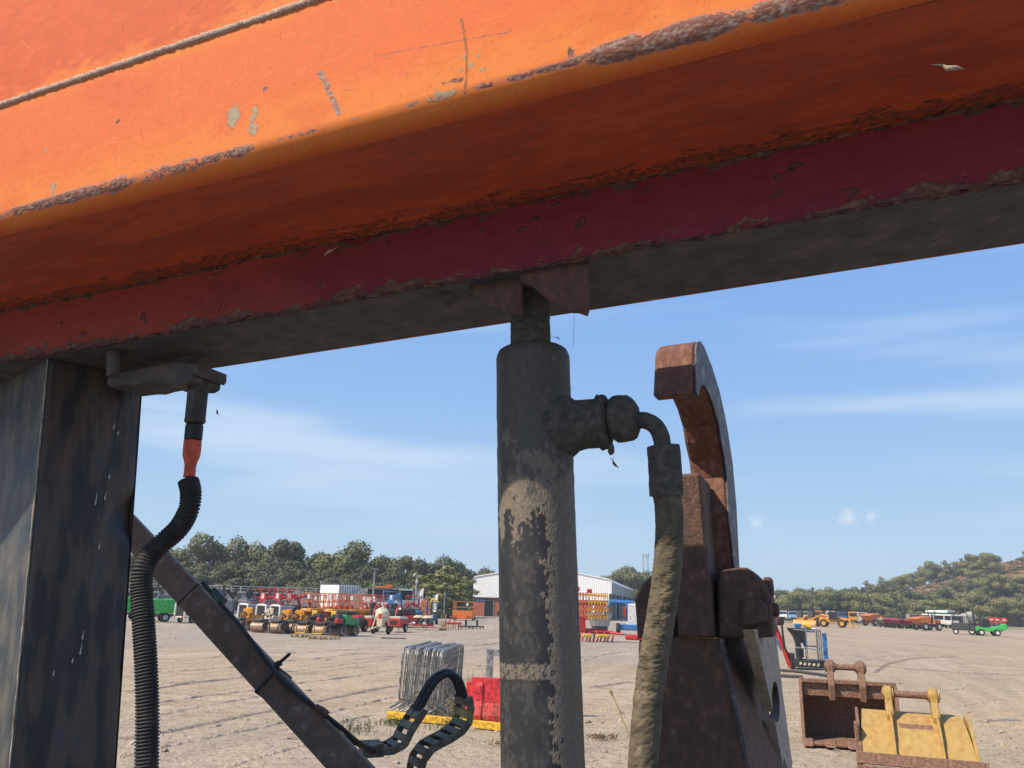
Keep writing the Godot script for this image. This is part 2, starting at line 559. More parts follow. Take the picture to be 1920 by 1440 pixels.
# colour and relief of one sheet of the beam, w x h points over UW x depth metres; shade(u, y, depth) gives [colour, height]
func sheet(w: int, h: int, depth: float, shade: Callable, scratches := 0) -> Array:
	var col := PackedByteArray()
	col.resize(w * h * 3)
	var hei := PackedByteArray()
	hei.resize(w * h)
	for j in h:
		var y := (j + 0.5) / h * depth
		for i in w:
			var r: Array = shade.call(U0 + (i + 0.5) / w * UW, y)
			var c: Vector3 = r[0]
			var q := Color(c.x, c.y, c.z).linear_to_srgb()
			var k := (j * w + i)
			col[k * 3] = int(clampf(q.r, 0, 1) * 255)
			col[k * 3 + 1] = int(clampf(q.g, 0, 1) * 255)
			col[k * 3 + 2] = int(clampf(q.b, 0, 1) * 255)
			hei[k] = int(clampf(r[1], 0, 1) * 255)
	var im := Image.create_from_data(w, h, false, Image.FORMAT_RGB8, col)
	# knocks and scrapes: short pale or rusty scratches at all angles
	for k in scratches:
		var a := Vector2(rng.randf() * w, rng.randf() * h * 0.85)
		var d := Vector2.from_angle(rng.randfn() * 0.5 + (PI * 0.5 if rng.randf() < 0.35 else 0.0))
		var l := rng.randf_range(4.0, 34.0) * (2.2 if rng.randf() < 0.12 else 1.0)
		var tone := Color(0.93, 0.66, 0.46) if rng.randf() < 0.6 else Color(0.55, 0.25, 0.15)
		var bend := rng.randfn() * 0.012
		for q in int(l):
			d = d.rotated(bend)
			a += d
			if a.x >= 0 and a.y >= 0 and a.x < w and a.y < h and rng.randf() < 0.8:
				im.set_pixelv(Vector2i(a), im.get_pixelv(Vector2i(a)).lerp(tone, rng.randf_range(0.2, 0.6)))
	return [ImageTexture.create_from_image(im), ImageTexture.create_from_image(Image.create_from_data(w, h, false, Image.FORMAT_L8, hei))]

func sheet_material(tex: Array, rough: float, relief_cm: float) -> StandardMaterial3D:
	var m := StandardMaterial3D.new()
	m.albedo_texture = tex[0]
	m.roughness = rough
	m.metallic_specular = 0.35
	m.heightmap_enabled = true
	m.heightmap_texture = tex[1]
	m.heightmap_scale = relief_cm
	return m

# a strip of the beam swept along u: prof holds Vector2(w, v), arc length runs 0..total
func strip(t: Node, called: String, m: Material, prof: Array, u_from: float, u_to: float, nu: int, wob: float, sgn := 1.0) -> void:
	var arc := [0.0]
	for k in range(1, prof.size()):
		arc.append(arc[-1] + (prof[k] as Vector2).distance_to(prof[k - 1]))
	var total: float = arc[-1]
	var s := S()
	grid(s, nu, prof.size() - 1, func(i: int, j: int):
		var u: float = lerpf(u_from, u_to, float(i) / nu)
		var p: Vector2 = prof[j]
		var d := fn.get_noise_3d(u * 1.6, p.x * 4.0, p.y * 4.0) * wob
		return Vector3(u, p.y + d, p.x + d),
		sgn, func(i: int, j: int): return Vector2((lerpf(u_from, u_to, float(i) / nu) - U0) / UW, arc[j] / total))
	put(t, called, s, m)

func chip(u: float, y: float, at: Vector2, rx: float, ry: float, ragged: float) -> float:
	# > 0 inside a flake of that size round at
	var dx := (u - at.x) / rx
	var dy := (y - at.y) / ry
	if absf(dx) > 2.0 or absf(dy) > 2.0:
		return -1.0
	return 1.0 - sqrt(dx * dx + dy * dy) + fn.get_noise_3d(u * 75.0, y * 75.0, 3.0) * ragged

func scratch(u: float, y: float, a: Vector2, b: Vector2, r: float) -> float:
	var e := b - a
	var t := clampf((Vector2(u, y) - a).dot(e) / e.length_squared(), 0, 1)
	var d := (Vector2(u, y) - a - e * t).length()
	return 1.0 - d / r + fn.get_noise_3d(u * 160.0, y * 160.0, 8.0) * 0.9

func build_beam() -> void:
	var t := mthing("crane_beam", "long weathered orange steel beam overhead with rusty welds and a maroon lower flange", "beam", Vector3(-0.3, EYE + 0.52, -1.1))
	var seam_v := EYE + 0.89
	var lip_v := EYE + 0.64
	var primer := Vector3(0.36, 0.29, 0.2)
	var rust := Vector3(0.17, 0.075, 0.055)
	var pale := Vector3(0.45, 0.33, 0.27)
	# flakes of paint and scratches where they are on the face: [place, half width, half height]
	var flakes := [[Vector2(-0.651, 2.67), 0.0115, 0.018], [Vector2(-0.616, 2.643), 0.0035, 0.011], [Vector2(-0.612, 2.665), 0.005, 0.012], [Vector2(-0.609, 2.639), 0.005, 0.009], [Vector2(-1.01, 2.632), 0.0045, 0.012], [Vector2(-1.041, 2.711), 0.003, 0.004],
		[Vector2(-0.306, 2.609), 0.017, 0.008], [Vector2(-0.271, 2.66), 0.003, 0.004], [Vector2(-0.262, 2.645), 0.0035, 0.005], [Vector2(-0.251, 2.656), 0.0025, 0.003], [Vector2(-0.246, 2.633), 0.003, 0.003], [Vector2(-0.278, 2.642), 0.003, 0.003], [Vector2(-0.686, 2.602), 0.003, 0.006], [Vector2(-0.066, 2.603), 0.008, 0.006], [Vector2(-0.004, 2.585), 0.006, 0.004], [Vector2(0.085, 2.613), 0.02, 0.003]]
	var marks := [[Vector2(-0.887, 2.726), 0.004, 0.004], [Vector2(-0.595, 2.706), 0.005, 0.004], [Vector2(-0.729, 2.885), 0.002, 0.003], [Vector2(-1.182, 2.951), 0.002, 0.004], [Vector2(-0.037, 2.591), 0.021, 0.007], [Vector2(-0.098, 2.599), 0.016, 0.016], [Vector2(-0.126, 2.615), 0.004, 0.01], [Vector2(-0.134, 2.596), 0.03, 0.009], [Vector2(0.148, 2.598), 0.03, 0.008], [Vector2(-0.286, 2.628), 0.011, 0.003], [Vector2(-0.587, 2.588), 0.009, 0.006], [Vector2(-0.569, 2.586), 0.005, 0.005], [Vector2(-0.271, 2.592), 0.008, 0.008]]
	var slash_a := Vector2(-0.499, 2.704)
	var slash_b := Vector2(-0.464, 2.627)
	var crack := [Vector2(-0.276, 2.724), Vector2(-0.268, 2.665), Vector2(-0.269, 2.624), Vector2(-0.274, 2.597)]
	var line_a := Vector2(-0.412, 2.706)
	var line_b := Vector2(-0.204, 2.679)
	var face := sheet(2048, 256, 0.2721, func(u: float, y: float):
		var v: float = EYE + 0.895 - y
		var n1 := fn.get_noise_3d(u * 5.0, v * 9.0, 0.0)
		var n2 := fn.get_noise_3d(u * 26.0, v * 40.0, 5.0)
		var n3 := fn.get_noise_3d(u * 90.0, v * 140.0, 9.0)
		var c := Vector3(0.70, 0.155, 0.046)
		# sun-bleached yellow paint, patchy, along both welds
		var bleach := smoothstep(0.135, 0.215, y + n1 * 0.045 + n2 * 0.018) * 0.85 + (1.0 - smoothstep(0.004, 0.035, y + n1 * 0.02 + n2 * 0.02)) * 0.8
		c = blotch(c, Vector3(0.72, 0.215, 0.042), bleach * (1.0 - smoothstep(0.245, 0.268, y + n2 * 0.006)))
		c = blotch(c, Vector3(0.62, 0.115, 0.034), smoothstep(0.15, 0.5, n1 + n2 * 0.35) * 0.45)
		c *= 1.0 + n3 * 0.08 + n2 * 0.05
		var hgt := 0.6 + n2 * 0.05
		# fine rust specks
		var sp := fn.get_noise_3d(u * 210.0, v * 210.0, 1.0)
		if sp > 0.52:
			c = blotch(c, rust * 1.4, (sp - 0.52) * 9.0)
		if y < 0.238:
			var pt := Vector2(0, 0)
			for q in flakes:
				if absf(u - q[0].x) < q[1] * 2.0 and absf(v - q[0].y) < q[2] * 2.0:
					var k := chip(u, v, q[0], q[1], q[2], 0.75)
					if k > 0.0:
						c = primer * (1.0 + n3 * 0.25)
						hgt = 0.35
					elif k > -0.12:
						c = c * 0.6
			for q in marks:
				if absf(u - q[0].x) < q[1] * 2.0 and absf(v - q[0].y) < q[2] * 2.0:
					var k := chip(u, v, q[0], q[1], q[2], 1.5)
					if k > 0.0:
						c = rust * (1.3 + n3 * 1.4)
						hgt = 0.3 + n3 * 0.5
			if absf(u - slash_a.x) < 0.06:
				var k := scratch(u, v, slash_a, slash_b, 0.0042)
				if k > 0.0:
					c = blotch(rust * 1.5, pale, n3 + 0.35)
					hgt = 0.9 + n3 * 0.5
			for q in 3:
				if absf(u - crack[q].x) < 0.05 and scratch(u, v, crack[q], crack[q + 1], 0.0018) > 0.0:
					c = Vector3(0.33, 0.12, 0.03)
					hgt = 0.3
			if u > line_a.x and u < line_b.x and scratch(u, v, line_a, line_b, 0.0012) > 0.55:
				c = rust * 1.6
		# rust broken through along the bend
		var wide := 0.006 + 0.011 * smoothstep(0.0, 0.45, fn.get_noise_2d(u * 1.7, 12.0) + 0.15)
		var band := exp(-pow((y - 0.234) / wide, 2.0))
		var along := fn.get_noise_2d(u * 2.2, 40.0) * 0.5 + fn.get_noise_2d(u * 9.0, 41.0) * 0.35
		var broken := band * (0.52 + along * 1.1) + n2 * 0.3 * band + n3 * 0.32 * band
		if broken > 0.42:
			c = blotch(rust * 1.25, pale * 0.85, n3 * 1.3 + n2 * 0.6)
			hgt = 0.35 + n3 * 0.8
		elif broken > 0.30:
			c = blotch(c, Vector3(0.62, 0.20, 0.11), 0.7)
		return [c, hgt], 170)
	var face_m := sheet_material(face, 0.78, 0.09)
	var prof := []
	for k in 6:
		prof.append(Vector2(-0.80, lerpf(EYE + 0.895, EYE + 0.67, k / 5.0)))
	for k in range(1, 13):
		var a := PI * 0.5 * k / 12.0
		prof.append(Vector2(-0.83 + 0.03 * cos(a), EYE + 0.67 - 0.03 * sin(a)))
	strip(t, "front_plate", face_m, prof, -2.9, 1.5, 520, 0.0012, 1.0)
	# upper plate behind the weld, a flatter red
	var up := sheet(1024, 140, 0.265, func(u: float, y: float):
		var n1 := fn.get_noise_3d(u * 6.0, y * 12.0, 20.0)
		var n2 := fn.get_noise_3d(u * 30.0, y * 50.0, 25.0)
		var c := blotch(Vector3(0.62, 0.115, 0.036), Vector3(0.70, 0.19, 0.04), smoothstep(0.20, 0.26, y + n1 * 0.05 + n2 * 0.03))
		c *= 1.0 + n2 * 0.1 + n1 * 0.08
		if fn.get_noise_3d(u * 190.0, y * 190.0, 30.0) > 0.55:
			c = rust * 1.6
		return [c, 0.6 + n2 * 0.06], 50)
	strip(t, "upper_plate", sheet_material(up, 0.78, 0.08), [Vector2(-0.806, EYE + 1.15), Vector2(-0.806, EYE + 1.04), Vector2(-0.806, EYE + 0.885)], -2.9, 1.5, 80, 0.001)
	var s := S()
	var path := []
	for k in 900:
		path.append(Vector3(lerpf(-2.9, 1.5, k / 899.0), seam_v + fn.get_noise_1d(k * 0.06) * 0.0016, -0.802))
	tube(s, path, 0.0078, 8, true, func(k: int, a: float): return 0.95 + 0.34 * fn.get_noise_3d(k * 0.7, cos(a) * 1.5, sin(a) * 1.5) + 0.15 * fn.get_noise_2d(k * 0.05, 3.0))
	put(t, "weld_seam", s, M.weld_rust)
	# bottom of the box
	var low := sheet(1024, 128, 0.22, func(u: float, y: float):
		var n1 := fn.get_noise_3d(u * 3.0, y * 16.0, 50.0)
		var n2 := fn.get_noise_3d(u * 16.0, y * 60.0, 55.0)
		var n3 := fn.get_noise_3d(u * 80.0, y * 160.0, 58.0)
		var c := blotch(Vector3(0.66, 0.125, 0.046), Vector3(0.57, 0.09, 0.037), smoothstep(-0.5, 0.5, n1 + n2 * 0.4))
		c = blotch(c, Vector3(0.46, 0.10, 0.05), smoothstep(-0.5, 0.6, n2 * 0.6 + n1 * 0.6) * 0.8)
		c *= 1.0 + n3 * 0.12
		var hgt := 0.55 + n2 * 0.1 + n3 * 0.05
		var edge := y - 0.19 + n2 * 0.03 + n3 * 0.012
		if edge > 0.0:
			c = blotch(c, Vector3(0.12, 0.055, 0.04), 0.5 + n3)
			hgt -= 0.15
		return [c, hgt])
	strip(t, "bottom_plate", sheet_material(low, 0.6, 0.3), [Vector2(-0.83, lip_v), Vector2(-0.9, lip_v), Vector2(-0.96, lip_v), Vector2(-1.02, lip_v), Vector2(-1.068, lip_v - 0.002)], -2.9, 1.5, 220, 0.004)
	# flange below, redder, its paint lifting in flakes along the lower edge
	var fl := sheet(2048, 128, 0.123, func(u: float, y: float):
		var n1 := fn.get_noise_3d(u * 4.0, y * 12.0, 70.0)
		var n2 := fn.get_noise_3d(u * 20.0, y * 45.0, 75.0)
		var n3 := fn.get_noise_3d(u * 80.0, y * 120.0, 78.0)
		# left of the cylinder the paint is orange red, right of it maroon
		var c := blotch(Vector3(0.27, 0.046, 0.034), Vector3(0.19, 0.024, 0.038), smoothstep(-1.05, -0.45, u + n1 * 0.3) * (1.0 - smoothstep(0.45, 0.68, u)))
		c *= 1.0 + n2 * 0.2 + n3 * 0.1
		var hgt := 0.7 + n2 * 0.06
		var ragged := y + n1 * 0.022 + n2 * 0.018 + n3 * 0.006
		if ragged > 0.108 or (ragged < 0.012 and n1 > -0.1):
			c = blotch(Vector3(0.10, 0.05, 0.04), Vector3(0.2, 0.12, 0.085), n3 + n2)
			hgt = 0.35 + n3 * 0.2
		var lost := fn.get_noise_3d(u * 11.0, y * 14.0, 90.0)
		if lost > 0.5:
			c = Vector3(0.10, 0.035, 0.032) * (1.0 + n3 * 0.6)
			hgt = 0.4
		elif lost > 0.47:
			c *= 1.5
			hgt = 0.9
		return [c, hgt])
	strip(t, "lower_flange", sheet_material(fl, 0.62, 0.3), [Vector2(-1.067, lip_v), Vector2(-1.067, EYE + 0.60), Vector2(-1.067, EYE + 0.56), Vector2(-1.067, EYE + 0.53), Vector2(-1.069, EYE + 0.5245), Vector2(-1.074, EYE + 0.523)], -2.9, 1.5, 220, 0.003)
	s = S()
	path = []
	for k in 500:
		path.append(Vector3(lerpf(-2.9, 1.5, k / 499.0), lip_v - 0.001 + fn.get_noise_1d(k * 0.11 + 70.0) * 0.0035, -1.066))
	tube(s, path, 0.0055, 7, true, func(k: int, a: float): return maxf(0.25, 0.55 + 0.9 * fn.get_noise_3d(k * 0.16, cos(a), sin(a)) + 0.7 * fn.get_noise_2d(k * 0.03, 9.0)))
	put(t, "caked_crease", s, M.cake)
	s = S()
	path = []
	for k in 700:
		path.append(Vector3(lerpf(-2.9, 1.5, k / 699.0), EYE + 0.5235 + fn.get_noise_1d(k * 0.13 + 20.0) * 0.002, -1.068))
	tube(s, path, 0.0032, 6, true, func(k: int, a: float): return maxf(0.2, 0.75 + 1.2 * fn.get_noise_3d(k * 0.22, cos(a), sin(a))))
	put(t, "ragged_edge", s, M.cake)
	# flakes of lifted paint hanging along the two lower edges
	s = S()
	for k in 150:
		var u := rng.randf_range(-1.7, 0.55)
		var hi := rng.randf() < 0.4
		var o := Vector3(u, EYE + (0.638 if hi else 0.523) + rng.randf_range(-0.003, 0.004), -1.064)
		var l := rng.randf_range(0.003, 0.013)
		var dirn := Vector3(rng.randf_range(-1, 1), rng.randf_range(-0.9, 0.15), rng.randf_range(0.1, 0.9)).normalized()
		var sd := Vector3(1, rng.randf_range(-0.3, 0.3), 0).normalized() * l * rng.randf_range(0.4, 0.9)
		var a := o - sd
		var b := o + sd
		var c := o + dirn * l + sd * rng.randf_range(-0.6, 0.6)
		tri(s, a, b, c, Vector3(0, 0.2, 1))
		tri(s, a, b, c + Vector3(0, -0.0008, -0.0012), Vector3(0, -0.2, -1))
	var fm := put(t, "paint_flakes", s, M.cake)
	fm.set_meta("kind", "stuff")
	# underside, back and top close the section
	s = S()
	grid(s, 220, 3, func(i: int, j: int):
		var u := lerpf(-2.9, 1.5, i / 220.0)
		var w: float = [-1.070, -1.14, -1.21, -1.272][j]
		var rag := fn.get_noise_1d(u * 30.0 + 5.0) * 0.0025 if j == 3 else 0.0
		return Vector3(u, EYE + 0.523 + fn.get_noise_2d(u * 4.0, w * 8.0) * 0.001, w - rag), 1.0)
	put(t, "flange_underside", s, M.dark_under)
	s = S()
	var back := [Vector2(-1.273, EYE + 0.522), Vector2(-1.273, EYE + 0.62), Vector2(-0.90, EYE + 1.15), Vector2(-0.806, EYE + 1.151)]
	for k in 3:
		var a: Vector2 = back[k]
		var b: Vector2 = back[k + 1]
		quad(s, Vector3(-2.9, a.y, a.x), Vector3(1.5, a.y, a.x), Vector3(1.5, b.y, b.x), Vector3(-2.9, b.y, b.x), Vector3(0, 0.5, -1))
	put(t, "back_plate", s, M.orange)
	for e in [-2.9, 1.5]:
		s = S()
		var end := [Vector2(-0.8, EYE + 0.67), Vector2(-0.81, EYE + 0.65), Vector2(-0.83, EYE + 0.64), Vector2(-1.067, EYE + 0.64), Vector2(-1.067, EYE + 0.523), Vector2(-1.273, EYE + 0.523), Vector2(-1.273, EYE + 0.62), Vector2(-0.90, EYE + 1.15), Vector2(-0.8, EYE + 1.15)]
		prism(s, end, Vector3(e, 0, 0), Basis(Vector3.BACK, Vector3.UP, Vector3.LEFT), 0.004)
		put(t, "end_plate", s, M.orange)
	# gussets round the cylinder's head
	var flat := Basis.IDENTITY
	var g1 := [Vector2(-0.303, 2.474), Vector2(-0.301, 2.457), Vector2(-0.282, 2.447), Vector2(-0.256, 2.418), Vector2(-0.221, 2.394), Vector2(-0.21, 2.392), Vector2(-0.197, 2.385), Vector2(-0.194, 2.393), Vector2(-0.189, 2.492), Vector2(-0.302, 2.504)]
	slab(t, "gusset", M.rusty_dark, g1, Vector3(0, 0, -1.085), flat, 0.012, 0.0015)
	var g2 := [Vector2(-0.399, 2.474), Vector2(-0.395, 2.463), Vector2(-0.329, 2.416), Vector2(-0.308, 2.409), Vector2(-0.306, 2.492), Vector2(-0.399, 2.49)]
	slab(t, "gusset", M.rusty_dark, g2, Vector3(0, 0, -1.1), flat, 0.012, 0.0015)
	var g3 := [Vector2(-0.472, 2.495), Vector2(-0.462, 2.47), Vector2(-0.452, 2.458), Vector2(-0.44, 2.466), Vector2(-0.422, 2.475), Vector2(-0.408, 2.476), Vector2(-0.408, 2.505), Vector2(-0.472, 2.506)]
	slab(t, "stop_lug", M.dark_under, g3, Vector3(0, 0, -1.12), flat, 0.03, 0.003)
	# the stub of a bolt under the flange
	s = S()
	var bt := Vector3(-1.188, 2.494, -1.11)
	var bb := Vector3(-1.177, 2.419, -1.11)
	var tp := []
	for k in 70:
		tp.append(bt.lerp(bb, k / 69.0))
	tube(s, tp, 0.013, 14, true, func(k: int, a: float): return 0.93 + 0.07 * sin(k * 1.15 + a))
	put(t, "bolt_stub", s, M.dark_under)

# ---------------------------------------------------------------- the post at the left
func along_line(a: Vector3, b: Vector3, v: float) -> Vector3:
	return a + (b - a) * ((v - a.y) / (b.y - a.y))

func build_shade_box() -> void:
	# unseen box added on the beam, upper left, to shade the brace
	var t := mthing("added_shade_box", "added unseen orange housing on top of the beam's left end", "blocker", Vector3(-2.6, EYE + 1.12, -1.0))
	box(t, "shade_box_shell", M.orange, Vector3(-2.55, EYE + 1.44, -1.0), Vector3(1.4, 0.64, 0.4), 0.02)
	box(t, "lid", M.orange, Vector3(-2.55, EYE + 1.785, -1.0), Vector3(1.44, 0.03, 0.44), 0.008)

func build_bounce_blocker() -> void:
	# unseen deck added below the picture to block light bounced from the yard
	var t := mthing("added_bounce_blocker", "added unseen dark chassis deck that blocks light bounced up from the yard", "chassis", Vector3(-0.6, 0.6, -0.9))
	box(t, "deck", M.dark_steel, Vector3(-0.6, 1.05, -0.65), Vector3(7.8, 0.08, 3.3), 0.01)
	for z in [-0.1, -1.4]:
		box(t, "blocker_rail", M.dark_steel, Vector3(-0.6, 0.8, z), Vector3(7.6, 0.4, 0.16), 0.01)
	for x in [-2.4, 1.2]:
		for z in [0.1, -1.6]:
			var s := S()
			cone(s, Vector3(x, 0.55, z - 0.18), Vector3(x, 0.55, z + 0.18), 0.55, 0.55, 24)
			put(t, "wheel", s, M.tyre)

func build_post() -> void:
	var c0 := Vector3(-1.332, 2.46, -1.085)
	var c1 := Vector3(-1.266, 1.71, -1.085)
	var r0 := Vector3(-1.268, 2.445, -1.27)
	var r1 := Vector3(-1.217, 1.682, -1.27)
	var vt := EYE + 0.521
	var vb := 0.9
	var ct := along_line(c0, c1, vt)
	var cb := along_line(c0, c1, vb)
	var rt := along_line(r0, r1, vt)
	var rb := along_line(r0, r1, vb)
	var side := (rt - ct)
	var nrm := Vector3(side.z, 0, -side.x).normalized() * -1.0   # towards the back left
	if nrm.z > 0.0:
		nrm = -nrm
	var deep := 0.34
	var t := mthing("support_post", "square black steel post under the left end of the orange beam, streaked and dented", "post", cb.lerp(rt, 0.0))
	# right face with a dent, bent out of one sheet
	var dent := Vector3(-1.232, 2.168, -1.14)
	var s := S()
	grid(s, 40, 110, func(i: int, j: int):
		var k := i / 40.0
		var h := j / 110.0
		var p := ct.lerp(rt, k).lerp(cb.lerp(rb, k), h)
		var dx := (p.x - dent.x) / 0.03
		var dy := (p.y - dent.y) / 0.052
		var d := exp(-pow(dx * dx + dy * dy, 3.0)) * 0.016 + fn.get_noise_2d(p.x * 9.0, p.y * 6.0) * 0.0012
		var rnd := 0.004 * (exp(-k * 60.0) + exp(-(1.0 - k) * 60.0))
		return p + nrm * (d + rnd), 1.0)
	put(t, "right_face", s, M.post_dark)
	s = S()
	grid(s, 30, 110, func(i: int, j: int):
		var k := i / 30.0
		var h := j / 110.0
		var p := (ct + nrm * deep * k).lerp(cb + nrm * deep * k, h)
		return p + (rt - ct).normalized() * (0.003 * exp(-k * 60.0) + fn.get_noise_2d(k * 3.0, p.y * 6.0) * 0.001), -1.0)
	put(t, "left_face", s, M.post_side, "bluish grey stained left face of the post")
	s = S()
	quad(s, rt, rb, rb + nrm * deep, rt + nrm * deep, side)
	quad(s, rt + nrm * deep, rb + nrm * deep, cb + nrm * deep, ct + nrm * deep, nrm)
	quad(s, ct, rt, rt + nrm * deep, ct + nrm * deep, Vector3.UP)
	put(t, "back_face", s, M.post_dark)
	# bare worn arris
	s = S()
	var pth := []
	for k in 120:
		pth.append(ct.lerp(cb, k / 119.0) + nrm * 0.002 + Vector3(fn.get_noise_1d(k * 0.3) * 0.0006, 0, 0.0008))
	tube(s, pth, 0.0022, 6, true, func(k: int, a: float): return 0.7 + 0.8 * fn.get_noise_2d(k * 0.25, a))
	put(t, "worn_corner", s, M.side_steel)
	# white droppings that ran down the face
	var drops := [Vector3(-1.197, 2.184, -1.165), Vector3(-1.186, 2.196, -1.18), Vector3(-1.17, 1.896, -1.155), Vector3(-1.172, 1.924, -1.157), Vector3(-1.202, 2.347, -1.19), Vector3(-1.188, 2.24, -1.185), Vector3(-1.179, 2.096, -1.175), Vector3(-1.181, 1.882, -1.145), Vector3(-1.204, 1.861, -1.12), Vector3(-1.189, 2.336, -1.196)]
	var lens := [0.021, 0.012, 0.018, 0.012, 0.007, 0.007, 0.009, 0.006, 0.006, 0.006]
	for k in drops.size():
		var p: Vector3 = drops[k]
		# set it on the face
		var fr := (p - along_line(ct, cb, p.y)).dot(side.normalized())
		var q := along_line(ct, cb, p.y) + side.normalized() * fr - nrm * 0.0008
		s = S()
		var l: float = lens[k]
		tube(s, [q + Vector3(0.001, l, 0), q + Vector3(0.0006, l * 0.5, 0), q, q - Vector3(0, 0.002, 0), q - Vector3(0, 0.004, 0)], 0.0014, 6, true, func(a, _b): return [0.25, 0.45, 1.0, 1.15, 0.4][a])
		put(t, "dropping", s, M.dropping)

# ---------------------------------------------------------------- the hydraulic cylinder and its hose
func build_cylinder() -> void:
	var ax := -0.3155
	var w := -1.17
	var r := 0.0605
	var top := Vector3(-0.316, 2.368, -1.17)
	var t := mthing("hydraulic_cylinder", "upright black hydraulic cylinder with dusty worn paint hanging under the orange beam", "cylinder", Vector3(ax, 0.9, w))
	# paint and dust: u runs round the barrel, v down it from the gland (1.45 m)
	var len_v := top.y - 0.9
	var wd := 512
	var hg := 768
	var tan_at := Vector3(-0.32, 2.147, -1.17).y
	var tan_end := Vector3(-0.321, 2.085, -1.17).y
	var ring_a := Vector3(-0.305, 1.883, -1.11).y
	var ring_b := Vector3(-0.306, 1.862, -1.11).y
	var col := PackedByteArray()
	col.resize(wd * hg * 3)
	var hei := PackedByteArray()
	hei.resize(wd * hg)
	for j in hg:
		var v := top.y - (j + 0.5) / hg * len_v
		for i in wd:
			var a := (i + 0.5) / wd * TAU      # 0 faces +u, PI/2 faces the front
			var px := cos(a) * 0.5
			var pz := sin(a) * 0.5
			var n1 := fn.get_noise_3d(px * 3.0, v * 14.0, pz * 3.0 + 3.0)
			var n2 := fn.get_noise_3d(px * 12.0, v * 70.0, pz * 12.0 + 9.0)
			var n3 := fn.get_noise_3d(px * 40.0, v * 260.0, pz * 40.0)
			var right := cos(a) * 0.5 + 0.5     # 1 on the right-hand flank
			# dust lies thick on the head and down the right-hand flank; the front is rubbed to black paint
			var dusty := smoothstep(tan_end - 0.035, tan_end + 0.025, v + n1 * 0.06 + n2 * 0.045)
			dusty = maxf(dusty, smoothstep(0.70, 0.80, right + n1 * 0.10 + n2 * 0.09 - clampf((tan_end - v) * 0.2, 0.0, 0.06)))
			if v < ring_a + n3 * 0.002 and v > ring_b + n3 * 0.002:
				dusty = maxf(dusty, 0.62 + n2 * 0.3)
			var solid := smoothstep(0.35, 0.6, dusty + n3 * 0.35 + n2 * 0.2)
			var c := Vector3(0.022, 0.023, 0.026) * (1.0 + n1 * 0.4) + Vector3(0.03, 0.024, 0.016) * smoothstep(0.0, 0.6, n2 + n1)
			c = c.lerp(Vector3(0.17, 0.142, 0.105) * (1.0 + n2 * 0.25 + n3 * 0.3), solid)
			# darker brown tone round the head, its lower edge ragged
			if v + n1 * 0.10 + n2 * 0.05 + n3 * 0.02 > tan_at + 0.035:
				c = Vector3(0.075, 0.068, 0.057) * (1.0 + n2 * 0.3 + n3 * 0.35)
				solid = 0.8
			if n3 > 0.6 and n2 > 0.12:
				c = Vector3(0.35, 0.33, 0.3)
			var q := Color(c.x, c.y, c.z).linear_to_srgb()
			var k := j * wd + i
			col[k * 3] = int(clampf(q.r, 0, 1) * 255)
			col[k * 3 + 1] = int(clampf(q.g, 0, 1) * 255)
			col[k * 3 + 2] = int(clampf(q.b, 0, 1) * 255)
			hei[k] = int(clampf(0.35 + solid * 0.3 + n3 * 0.3 * solid, 0, 1) * 255)
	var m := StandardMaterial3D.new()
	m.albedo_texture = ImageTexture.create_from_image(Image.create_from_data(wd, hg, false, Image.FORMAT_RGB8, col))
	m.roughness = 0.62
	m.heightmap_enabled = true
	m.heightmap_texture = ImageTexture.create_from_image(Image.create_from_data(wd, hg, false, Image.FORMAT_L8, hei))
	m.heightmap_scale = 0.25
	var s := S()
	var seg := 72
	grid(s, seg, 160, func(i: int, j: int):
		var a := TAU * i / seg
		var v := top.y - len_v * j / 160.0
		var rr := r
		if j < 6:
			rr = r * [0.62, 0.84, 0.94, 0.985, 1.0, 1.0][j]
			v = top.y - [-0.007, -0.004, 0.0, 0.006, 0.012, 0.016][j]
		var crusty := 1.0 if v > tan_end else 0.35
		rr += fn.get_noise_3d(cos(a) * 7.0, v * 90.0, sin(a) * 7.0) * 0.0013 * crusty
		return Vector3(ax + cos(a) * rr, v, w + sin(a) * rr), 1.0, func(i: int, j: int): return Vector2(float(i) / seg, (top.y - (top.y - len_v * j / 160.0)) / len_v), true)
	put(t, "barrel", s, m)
	s = S()
	var rod := []
	for k in 40:
		rod.append(Vector3(ax - 0.003, lerpf(EYE + 0.522, top.y - 0.002, k / 39.0), w))
	tube(s, rod, 0.0335, 28, true, func(k: int, a: float): return 1.0 + 0.035 * fn.get_noise_3d(k * 0.8, cos(a) * 2.0, sin(a) * 2.0))
	put(t, "rod", s, M.crust)
	s = S()
	lathe(s, Vector3(ax, top.y + 0.004, w), Basis.IDENTITY, [Vector2(0.037, 0), Vector2(0.037, 0.004), Vector2(0.034, 0.006)], 24)
	put(t, "gland_ring", s, M.hose)
	# port boss, crusted coupling and nut, out along +u
	var pv := Vector3(-0.22, 2.237, -1.17).y
	var axis := Basis(Vector3.UP, Vector3.RIGHT, Vector3.BACK)
	var o := Vector3(0, pv, w)
	var u1 := Vector3(-0.244, 2.239, -1.17).x
	var u2 := Vector3(-0.209, 2.236, -1.17).x
	var u3 := Vector3(-0.191, 2.234, -1.17).x
	var u4 := Vector3(-0.146, 2.233, -1.17).x
	var ppm := 0.001
	s = S()
	tube(s, [Vector3(ax + 0.03, pv, w), Vector3(u1 - 0.018, pv, w), Vector3(u1 - 0.008, pv, w), Vector3(u1, pv, w), Vector3(u1 + 0.012, pv, w), Vector3(u2, pv, w)], 40.0 * ppm, 26, true, func(k: int, a: float): return [1.32, 1.3, 1.16, 1.03, 0.97, 0.98][k] + 0.05 * fn.get_noise_3d(k * 1.3, cos(a) * 2.5, sin(a) * 2.5))
